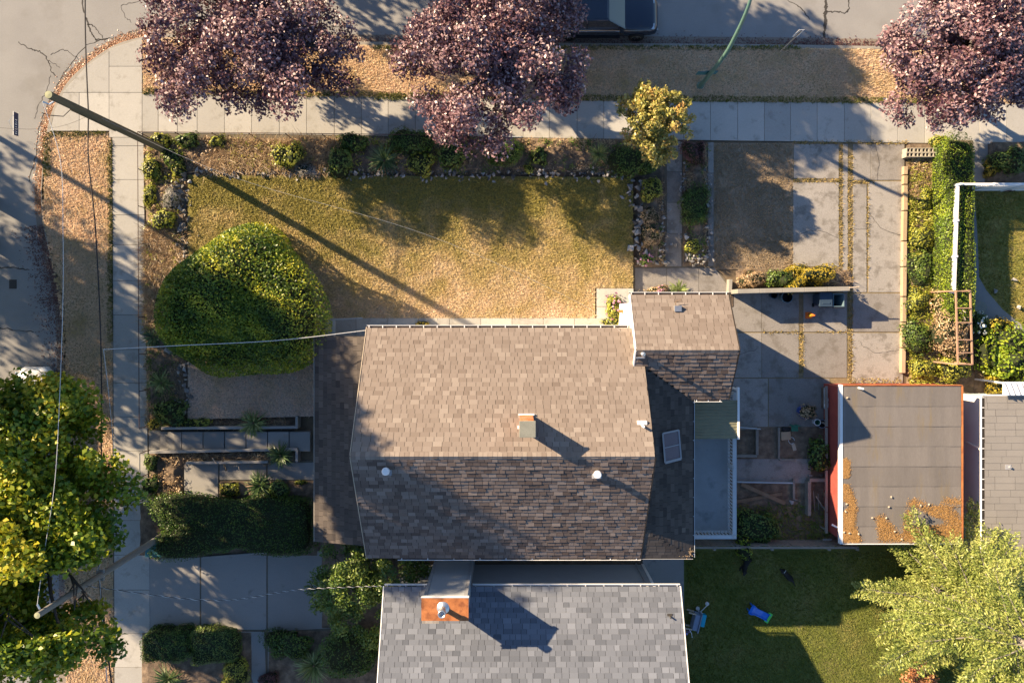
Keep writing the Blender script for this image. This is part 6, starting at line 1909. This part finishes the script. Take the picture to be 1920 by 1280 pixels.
shrub('red flower clump just under the white lattice fence', 1893, 353, 14, 7, 0.3, 'shrub_red', 0.08)
# back garden
shrub('dark green leafy shrub against the red garage wall', 1540, 852, 26, 34, 0.9, 'hedge', 0.15)
shrub('green vine thicket by the timber fence below the balcony', 1420, 988, 42, 34, 0.8, 'shrub', 0.12)
shrub('bright green vine tip hanging over the timber fence', 1392, 1022, 12, 24, 1.3, 'hedge_bright', 0.13, n=260)
shrub('autumn coloured plant in the cobalt pot', 1515, 773, 15, 14, 0.5, 'dry', 0.1, z0=0.3, aspect=0.5)

# ------------------------------------------------------------------ trees


def tree(name, label, px, py, zc, radii, n, leaf, m, bark='bark', trunk_r=0.16, clusters=90, cr=(0.35, 0.8), seed=1, base_xy=None, shell=0.45, amp=0.2, group=None, flat=0.5, limbs=16, aspect=0.55, upbias=0.5, world=None, clear=None):
    """px, py: where the middle of the crown (at height zc) appears; crown of leaf clusters on limbs"""
    rng = np.random.default_rng(seed)
    q = np.array(world if world else P(px, py, zc), float)
    bxy = base_xy if base_xy is not None else (q[0], q[1])
    t = thing(name, label, 'tree', (bxy[0], bxy[1], 0), group)
    radii = np.array(radii, float)
    f = lumps(rng, 8, amp)
    d = unit(rng.normal(size=(clusters, 3)))
    d[:, 2] = np.where(d[:, 2] < -0.55, -d[:, 2], d[:, 2])
    r = np.minimum(rng.uniform(0, 1, clusters) ** shell * f(d), 1.04)
    C = d * radii * r[:, None] + q
    cs = rng.uniform(cr[0], cr[1], clusters)
    w = cs ** 2
    idx = rng.choice(clusters, n, p=w / w.sum())
    dd = unit(rng.normal(size=(n, 3)))
    pos = C[idx] + dd * (cs[idx] * rng.uniform(0, 1, n) ** 0.45)[:, None] * np.array([1, 1, flat])
    if clear is not None:                     # a gap kept by pruning round a pole
        k_ = ~((pos[:, 0] > clear[0]) & (pos[:, 1] > clear[1]) & (pos[:, 1] < clear[2]) & (pos[:, 2] > clear[3]))
        pos, dd, idx = pos[k_], dd[k_], idx[k_]
        n = len(pos)
    nr = unit(dd * 0.5 + rng.normal(size=(n, 3)) * 0.55 + np.array([0, 0, upbias]))
    V = leaf_quads(pos, nr, leaf, rng, aspect)
    ct = rng.normal(0, 0.16, clusters)
    tint = np.clip(0.46 + ct[idx] + rng.normal(0, 0.24, n), 0, 1)
    np_quads('crown', V, tint, M[m], t, (bxy[0], bxy[1], 0))
    mb = MB()
    b0 = Vector((bxy[0], bxy[1], -0.1))
    top = Vector((q[0], q[1], zc))
    fork = b0.lerp(top, 0.45)
    fork.z = max(1.0, zc * 0.45)
    mb.tube([b0, b0.lerp(fork, 0.5) + Vector((0.06, -0.05, 0)), fork, fork.lerp(top, 0.6), top + Vector((0, 0, radii[2] * 0.4))], [trunk_r * 1.25, trunk_r, trunk_r * 0.85, trunk_r * 0.5, trunk_r * 0.15], 9)
    order = rng.permutation(clusters)
    for i in order[:limbs]:
        s_ = fork.lerp(top, rng.uniform(0.0, 0.6))
        e_ = Vector(C[i])
        mid = s_.lerp(e_, 0.5) + Vector((0, 0, rng.uniform(0.1, 0.4)))
        mb.tube([s_, mid, e_], [trunk_r * 0.42, trunk_r * 0.25, 0.018], 6)
        for _ in range(3):
            j = rng.integers(0, clusters)
            dj = np.linalg.norm(C - C[i], axis=1)
            j = np.argsort(dj)[rng.integers(1, 6)]
            mb.tube([mid.lerp(e_, rng.uniform(0.2, 0.8)), Vector(C[j])], [trunk_r * 0.14, 0.012], 5)
    mb.build('trunk', M[bark], t, (bxy[0], bxy[1], 0))
    return t


tree('plum_tree', 'purple plum tree at the corner, leftmost along the top', 462, 84, 4.4, (5.2, 3.5, 1.9), 46000, 0.17, 'plum', seed=3, clusters=190, cr=(0.4, 0.95), shell=0.42, base_xy=P2(527, 112), trunk_r=0.22, limbs=26)
tree('plum_tree', 'pinkish purple plum tree above the middle of the lawn', 922, 100, 4.4, (3.75, 4.0, 1.9), 42000, 0.17, 'plum', seed=14, clusters=180, cr=(0.4, 0.95), shell=0.42, base_xy=P2(925, 132), trunk_r=0.22, limbs=26)
tree('plum_tree', 'purple plum tree filling the top right corner', 1815, 108, 4.2, (4.3, 3.7, 1.8), 44000, 0.17, 'plum', seed=25, clusters=190, cr=(0.4, 0.9), shell=0.42, base_xy=P2(1740, 140), trunk_r=0.22, limbs=26)
tree('small_tree', 'small round yellow leaved tree beside the garden path', 1226, 226, 3.1, (1.72, 1.95, 1.35), 11000, 0.17, 'yellow_tree', bark='bark_pale', trunk_r=0.09, clusters=220, cr=(0.2, 0.36), seed=44, shell=0.5, base_xy=P2(1205, 275), limbs=26, amp=0.14)
# big round evergreen at the left of the lawn
rng = np.random.default_rng(77)
q = P(432, 566, 2.3)
t = thing('round_bush', 'huge dense round evergreen bush at the left of the lawn', 'bush', (q[0], q[1], 0.2))
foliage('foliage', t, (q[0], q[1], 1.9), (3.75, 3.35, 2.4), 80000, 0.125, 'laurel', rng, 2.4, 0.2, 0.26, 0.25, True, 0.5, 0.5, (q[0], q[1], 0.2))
# street maple, lower left
tree('maple_tree', 'tall yellow green maple covering the lower left street', 48, 1022, 7.0, (4.5, 6.3, 2.8), 80000, 0.22, 'maple', seed=6, clusters=260, cr=(0.55, 1.15), shell=0.42, base_xy=P2(165, 950), trunk_r=0.28, limbs=30, aspect=0.7, clear=(q2[0] - 1.6, q2[1] - 1.0, q2[1] + 1.3, 3.2))
tree('hazel_shrub', 'tall green shrub squeezed between the two houses', 690, 1090, 2.4, (2.9, 2.6, 1.5), 15000, 0.14, 'shrub', seed=8, clusters=80, cr=(0.3, 0.6), shell=0.5, base_xy=P2(672, 1075), trunk_r=0.09, limbs=18)

# conifer, lower right


def conifer(label, px, py, h, r0, seed):
    rng = np.random.default_rng(seed)
    b = P(px, py, 0)
    t = thing('conifer', label, 'tree', b)
    mb = MB().tube([(b[0], b[1], -0.1), (b[0], b[1], h * 0.5), (b[0], b[1], h)], [0.24, 0.15, 0.02], 9)
    pos, nrm, dirs = [], [], []
    z = 1.0
    while z < h - 0.3:
        f = (z - 1.0) / (h - 1.0)
        R_ = r0 * (1 - f) ** 0.8 * (0.72 + 0.28 * min(1, z / 2.4))
        for k in range(4):
            a = rng.uniform(0, 6.2832)
            l_ = R_ * rng.uniform(0.75, 1.12)
            d = np.array([math.cos(a), math.sin(a), 0.0])
            s_ = np.array([-math.sin(a), math.cos(a), 0.0])
            o_ = np.array([b[0], b[1], z])
            rise = rng.uniform(-0.05, 0.22)
            ax = lambda g: o_ + d * l_ * g + np.array([0, 0, rise * l_ * g - 0.12 * l_ * g * g])
            mb.tube([ax(0), ax(0.5), ax(1.0)], [0.05, 0.03, 0.008], 5)
            nb = max(6, int(l_ / 0.12))
            for i in range(nb):
                g = 0.18 + 0.82 * (i + rng.uniform(0, 1)) / nb
                for sg_ in (-1, 1):
                    bl = (0.34 + 0.62 * (1 - g)) * min(1.3, l_ * 0.42) * rng.uniform(0.7, 1.15)
                    bd = unit(d * 0.75 + s_ * sg_ * 0.8 + np.array([0, 0, rng.uniform(-0.12, 0.2)]))
                    m_ = max(5, int(bl / 0.034))
                    gg = (np.arange(m_) + rng.uniform(0, 1, m_)) / m_
                    p_ = ax(g) + bd * (bl * gg)[:, None] + rng.normal(size=(m_, 3)) * 0.035
                    pos.append(p_)
                    dirs.append(np.repeat(unit(bd + rng.normal(size=3) * 0.2)[None], m_, 0) + rng.normal(size=(m_, 3)) * 0.45)
        z += 0.30 + 0.08 * f
    pos = np.concatenate(pos)
    dr = unit(np.concatenate(dirs))
    n = len(pos)
    nr = unit(np.array([0, 0, 1.0]) + rng.normal(size=(n, 3)) * 0.4)
    sd_ = unit(np.cross(nr, dr))
    L = rng.uniform(0.10, 0.20, n)[:, None]
    w = rng.uniform(0.02, 0.036, n)[:, None]
    V = np.stack([pos - sd_ * w * 0.4, pos + dr * L * 0.55 - sd_ * w, pos + dr * L, pos + dr * L * 0.55 + sd_ * w], 1)
    cl = lumps(rng, 12, 0.5)(pos * 1.2)
    np_quads('crown', V, np.clip(0.5 + 0.2 * rng.normal(size=n) + 0.2 * (cl - 1), 0, 1), M['conifer'], t, b)
    mb.build('trunk', M['bark_pale'], t, b)
    return t


conifer('large yellow green conifer filling the lower right corner', 1752, 1098, 9.5, 5.6, 5)
tree('orange_shrub', 'small orange leaved shrub glowing under the conifer at bottom', 1722, 1262, 0.9, (0.8, 0.75, 0.5), 1500, 0.13, 'leaf_litter', seed=31, clusters=24, cr=(0.2, 0.35), trunk_r=0.04, limbs=6)

# street trees just outside the picture that shade the corner and the top road
for k, (wx, wy, hz, rr_, rz_, lb) in enumerate(((-27.0, 3.7, 12.2, 4.8, 6.0, 'very tall leafy street tree just beyond the left edge'), (-32.0, 4.9, 7.6, 4.2, 3.4, 'shorter leafy street tree behind the very tall one'), (-27.0, 6.0, 9.6, 3.3, 3.2, 'leafy street tree in front of the very tall one'), (-28.0, -6.2, 8.0, 4.8, 4.0, 'leafy street tree beyond left edge level with the silver car'),
                                               (-42.0, 11.6, 8.0, 5.2, 4.0, 'upper leafy tree across the left road'), (-42.0, -1.2, 8.0, 5.2, 4.0, 'lower leafy tree across the left road'),
                                               (-13.0, 22.5, 6.2, 4.4, 3.3, 'leafy tree across the top road, left of two beyond edge'), (-2.5, 20.5, 6.4, 4.2, 3.3, 'leafy tree across the top road, right of two beyond edge'))):
    tree('street_tree', lb, 0, 0, hz, (rr_, rr_, rz_), (30000, 6500, 13000, 20000, 7500, 16000, 22000, 22000)[k], 0.34, 'maple' if k < 6 else 'plum', seed=50 + k, clusters=170, cr=(0.6, 1.2), world=(wx, wy, hz), trunk_r=0.25, limbs=14, flat=0.8)

# vine stems on the arbour
vn = MB()
rr = random.Random(5)
for k in range(9):
    p = Vector(P(1775 + rr.uniform(-8, 20), 560 + rr.uniform(-10, 40), 0.3))
    pts = [p]
    for i in range(4):
        p = p + Vector((rr.uniform(-0.12, 0.16), rr.uniform(-0.3, 0.25), rr.uniform(0.15, 0.42)))
        pts.append(p)
    vn.tube(smooth_line([tuple(x_) for x_ in pts], 4), 0.03, 5)
tag(vn.build('bare_vine', M['bark_pale'], None, P(1785, 575)), 'bare twisted pale vine stems reaching into the arbour frame', 'vine')

# ------------------------------------------------------------------ grass, weeds, litter


def tufts(name, polys, per_m2, m, z, h=(0.03, 0.07), w=0.02, label=None, seed=0, blades_=3, lean=0.9):
    rng = np.random.default_rng(seed)
    X, Y = [], []
    for poly in polys:
        pw = np.array(poly)
        area = np.ptp(pw[:, 0]) * np.ptp(pw[:, 1])
        x_, y_ = scatter(poly, int(area * per_m2), rng)
        X.append(x_)
        Y.append(y_)
    X, Y = np.concatenate(X), np.concatenate(Y)
    X, Y = np.repeat(X, blades_), np.repeat(Y, blades_)
    n = len(X)
    X = X + rng.normal(0, 0.02, n)
    Y = Y + rng.normal(0, 0.02, n)
    a = rng.uniform(0, 6.2832, n)
    hh = rng.uniform(h[0], h[1], n)
    ln_ = hh * rng.uniform(0.2, lean, n)
    p = np.stack([X, Y, np.full(n, z)], 1)
    sd_ = np.stack([-np.sin(a), np.cos(a), np.zeros(n)], 1) * (w * rng.uniform(0.6, 1.4, n))[:, None]
    dv = np.stack([np.cos(a) * ln_, np.sin(a) * ln_, hh], 1)
    V = np.stack([p - sd_ * 0.5, p + sd_ * 0.5, p + dv * 0.9 + sd_ * 0.2, p + dv], 1)
    o = np_quads(name, V, rng.uniform(0, 1, n), M[m], None, (float(X.mean()), float(Y.mean()), z))
    return stuff(o, label, 'grass')


lawn_w = px_poly([(356, 334), (1186, 336), (1186, 538), (1114, 538), (1114, 595), (604, 595), (594, 640), (588, 778), (356, 784)], LAWN_Z)
tufts('grass', [lawn_w], 230, 'lawn_blade', LAWN_Z, label='dry yellowing grass of the main front lawn', seed=1, w=0.042, h=(0.025, 0.08), lean=2.0)
tufts('grass', [px_poly([(87, 249), (200, 249), (208, 262), (210, 640), (212, 1300), (124, 1300), (121, 800), (118, 600), (95, 480), (80, 400), (83, 300)]),
                px_poly([(268, 77), (440, 75), (640, 85), (1400, 90), (1950, 96), (1950, 194), (1000, 187), (268, 175)])], 260, 'verge_blade', 0.004, label='straw coloured grass of the street verges', seed=2, w=0.042, h=(0.025, 0.08), lean=2.0)
tufts('grass', [px_poly(rect(1339, 269, 1486, 502))], 200, 'brown_blade', 0.006, label='worn brown grass beside the driveway', seed=3, w=0.028)
tufts('grass', [px_poly([(1285, 1033), (1950, 1033), (1950, 1300), (1285, 1300)])], 260, 'green_blade', 0.006, label='green grass of the south back lawn', seed=4, w=0.03)
tufts('grass', [px_poly([(1828, 354), (1950, 354), (1950, 630), (1920, 610), (1880, 578), (1850, 543), (1837, 520), (1833, 430)])], 260, 'east_blade', 0.006, label='patchy grass of the right hand lawn', seed=5, w=0.03)
M['green_edge'] = mat('green_edge_grass', [(0.07, 0.10, 0.02), (0.17, 0.19, 0.04), (0.27, 0.24, 0.06)], tint=True)
edge_strips = [rect(203, 262, 212, 640), rect(86, 247, 200, 256), rect(82, 256, 96, 330), [(268, 166), (1000, 178), (1000, 189), (268, 178)], [(1000, 178), (1740, 184), (1740, 196), (1000, 189)], rect(700, 176, 830, 189), rect(700, 86, 1500, 94)]
tufts('edge_grass', [px_poly(e) for e in edge_strips], 260, 'green_edge', 0.004, h=(0.05, 0.13), w=0.035, label='greener grass fringe along the sidewalk edges', seed=6)
joint_strips = [rect(1572, 272, 1580, 545), rect(1589, 290, 1599, 720), rect(1497, 606, 1507, 700), rect(1487, 335, 1575, 343), rect(1599, 338, 1640, 345), rect(1624, 345, 1629, 520), rect(1486, 264, 1700, 271), rect(1598, 708, 1690, 726), rect(1428, 620, 1500, 625), rect(1530, 620, 1592, 624)]
M['joint_weed'] = mat('joint_weed', [(0.14, 0.13, 0.035), (0.30, 0.225, 0.075), (0.40, 0.285, 0.12)], tint=True)
tufts('joint_weeds', [px_poly(e) for e in joint_strips], 150, 'joint_weed', 0.0, h=(0.03, 0.10), w=0.035, label='yellow weeds growing in the driveway joints', seed=7, lean=1.4)
# dry stalks and weeds over the beds
bed_rects = [rect(276, 262, 1180, 326), rect(276, 330, 350, 800), rect(1200, 340, 1242, 494), rect(1282, 275, 1324, 490), rect(1384, 508, 1590, 538), rect(346, 848, 540, 866), rect(350, 784, 540, 802), rect(1190, 548, 1240, 556)]
tufts('dry_stalks', [px_poly(e) for e in bed_rects], 60, 'dry', 0.12, h=(0.08, 0.30), w=0.022, label='dry straw coloured stalks across the garden beds', seed=8, lean=1.8)
tufts('dry_stalks', [px_poly([(420, 268), (640, 268), (620, 322), (380, 322)]), px_poly(rect(276, 430, 345, 620))], 330, 'dry', 0.16, h=(0.12, 0.42), w=0.026, label='matted dead grass in the sunny part of the bed', seed=9, lean=2.2)
tufts('bed_weeds', [px_poly(rect(1702, 300, 1768, 720)), px_poly(rect(1770, 550, 1792, 720))], 90, 'shrub_yellow', 0.06, h=(0.06, 0.22), w=0.05, label='low weeds between the driveway edging and the hedge', seed=10, lean=1.6)
tufts('bed_weeds', [px_poly(rect(1702, 300, 1768, 380)), px_poly(rect(1758, 300, 1772, 560))], 200, 'dry', 0.08, h=(0.06, 0.2), w=0.04, label='dead stems under the cinder blocks in the driveway bed', seed=11, lean=2.2)
tufts('bed_weeds', [px_poly(rect(1385, 945, 1560, 1020))], 110, 'green_blade', 0.004, h=(0.05, 0.18), w=0.03, label='rough grass by the fence in the back garden', seed=12, lean=1.4)


def weeds(label, polys, per_m2, m, z, h, leaf, seed):
    """low broad leaves in small clumps"""
    rng = np.random.default_rng(seed)
    out = []
    for poly in polys:
        pw = np.array(poly)
        x_, y_ = scatter(poly, int(np.ptp(pw[:, 0]) * np.ptp(pw[:, 1]) * per_m2), rng)
        out.append(np.stack([x_, y_], 1))
    c = np.concatenate(out)
    keep = lumps(rng, 14, 0.6)(np.concatenate([c * 1.1, np.zeros((len(c), 1))], 1)) > 0.85
    c = c[keep]
    k = 16
    cc = np.repeat(c, k, 0)
    n = len(cc)
    hz = np.repeat(rng.uniform(0.3, 1.0, len(c)), k) * h
    pos = np.concatenate([cc + rng.normal(0, 0.09, (n, 2)), (z + hz * rng.uniform(0, 1, n))[:, None]], 1)
    V = leaf_quads(pos, unit(np.array([0, 0, 1.0]) + rng.normal(size=(n, 3)) * 0.6), leaf, rng, 0.5)
    ct = np.repeat(rng.uniform(-0.3, 0.3, len(c)), k)
    o = np_quads('low_weeds', V, np.clip(0.5 + ct + rng.normal(0, 0.15, n), 0, 1), M[m], None, (float(c[:, 0].mean()), float(c[:, 1].mean()), z))
    return stuff(o, label, 'weeds')


nbed = [px_poly(rect(278, 262, 900, 324)), px_poly(rect(278, 330, 340, 620))]
weeds('low yellow green weeds scattered through the corner beds', nbed, 16, 'shrub_yellow', 0.16, 0.32, 0.11, 21)
weeds('dead brown leaf heaps in the corner beds', nbed, 30, 'dry', 0.16, 0.25, 0.13, 22)
weeds('low shaded weeds in the right half of the sidewalk bed', [px_poly(rect(880, 264, 1180, 322)), px_poly(rect(278, 620, 340, 800)), px_poly(rect(1200, 340, 1240, 490)), px_poly(rect(1284, 276, 1322, 486))], 18, 'shrub', 0.2, 0.25, 0.10, 23)
weeds('brown leaf heaps in the shaded beds', [px_poly(rect(880, 264, 1180, 322)), px_poly(rect(278, 620, 340, 800)), px_poly(rect(1200, 340, 1240, 490)), px_poly(rect(1284, 276, 1322, 486)), px_poly(rect(346, 848, 540, 866)), px_poly(rect(282, 850, 344, 930))], 18, 'dry', 0.2, 0.2, 0.11, 24)
weeds('sprawling green weeds of the bed by the hedge', [px_poly(rect(1703, 320, 1766, 715))], 22, 'shrub_yellow', 0.08, 0.3, 0.11, 25)
weeds('brown dead leaves in the bed by the hedge', [px_poly(rect(1703, 300, 1768, 715))], 9, 'dry', 0.06, 0.2, 0.11, 26)
weeds('scattered green weeds over the back garden soil', [px_poly(rect(1385, 945, 1560, 1018))], 6, 'shrub', 0.01, 0.2, 0.10, 27)


def litter(name, label, X, Y, z, size, m, seed=0, base_z=None):
    rng = np.random.default_rng(seed)
    n = len(X)
    pos = np.stack([X, Y, np.full(n, z) + rng.uniform(0, 0.02, n)], 1)
    V = leaf_quads(pos, unit(np.array([0, 0, 1.0]) + rng.normal(size=(n, 3)) * 0.25), size, rng, 0.6, 0.1)
    V[:, :, 2] = np.maximum(V[:, :, 2], z + 0.002)
    o = np_quads(name, V, rng.uniform(0, 1, n), M[m], None, (float(X.mean()), float(Y.mean()), z))
    return stuff(o, label, 'leaves')


def along_kerb(y0, y1, n, spread, rng, x0=-1e9, x1=1e9):
    k = [(i, p) for i, p in enumerate(kline) if y0 < p[1] < y1 and x0 < p[0] < x1]
    ii = rng.integers(0, len(k) - 1, n)
    f = rng.uniform(0, 1, n)
    A = np.array([kline[k[i][0]] for i in ii])
    B = np.array([kline[min(k[i][0] + 1, len(kline) - 1)] for i in ii])
    g = np.array([kgut[k[i][0]] for i in ii])
    p = A + (B - A) * f[:, None] + (g - A) * (np.abs(rng.normal(0, spread, n))[:, None])
    return p[:, 0], p[:, 1]


rng = np.random.default_rng(3)
X, Y = along_kerb(5.0, 14.6, 5200, 0.5, rng, -26, -17.5)
litter('fallen_leaves', 'orange fallen leaves gathered in the corner kerb gutter', X, Y, -0.122, 0.07, 'leaf_litter', 1)
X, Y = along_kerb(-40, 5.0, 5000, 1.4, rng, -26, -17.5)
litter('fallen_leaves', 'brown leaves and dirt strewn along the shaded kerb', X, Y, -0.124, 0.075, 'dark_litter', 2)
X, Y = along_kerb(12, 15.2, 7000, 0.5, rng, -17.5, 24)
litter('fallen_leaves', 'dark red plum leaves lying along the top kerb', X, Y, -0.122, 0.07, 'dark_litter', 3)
# needle drifts on the garage roof
X, Y = [], []
for poly in ([(1581, 915), (1594, 920), (1602, 950), (1597, 985), (1612, 1013), (1581, 1013)], [(1581, 862), (1586, 866), (1585, 915), (1581, 915)], [(1643, 968), (1653, 966), (1672, 985), (1690, 1008), (1700, 960), (1703, 942), (1712, 936), (1735, 942), (1752, 930), (1760, 935), (1800, 935), (1802, 1014), (1650, 1014)]):
    a_, b_ = scatter(px_poly(poly, GZ), 26000, rng)
    X.append(a_ + rng.normal(0, 0.09, len(a_)))
    Y.append(b_ + rng.normal(0, 0.09, len(b_)))
X, Y = np.concatenate(X), np.concatenate(Y)
nz = lumps(np.random.default_rng(9), 16, 0.7)(np.stack([X * 1.3, Y * 1.3, X * 0], 1))
k = (X > g0[0] + 0.02) & (X < g1[0] - 0.02) & (Y > g1[1] + 0.02) & (rng.uniform(0, 1, len(X)) < np.clip(nz - 0.15, 0, 1))
litter('needle_drift', 'orange brown conifer needles drifted on the garage roof', X[k], Y[k], GZ + 0.016, 0.045, 'needles', 4)
# moss clump on the lean-to corner, and moss along the ridge
q = P(1286, 1034, ZE)
a_, b_ = rng.normal(q[0], 0.11, 260), rng.normal(q[1], 0.09, 260)
litter('moss_clump', 'tan clump of debris on the low roof corner', a_, b_, ZE + 0.07, 0.06, 'dry', 5)
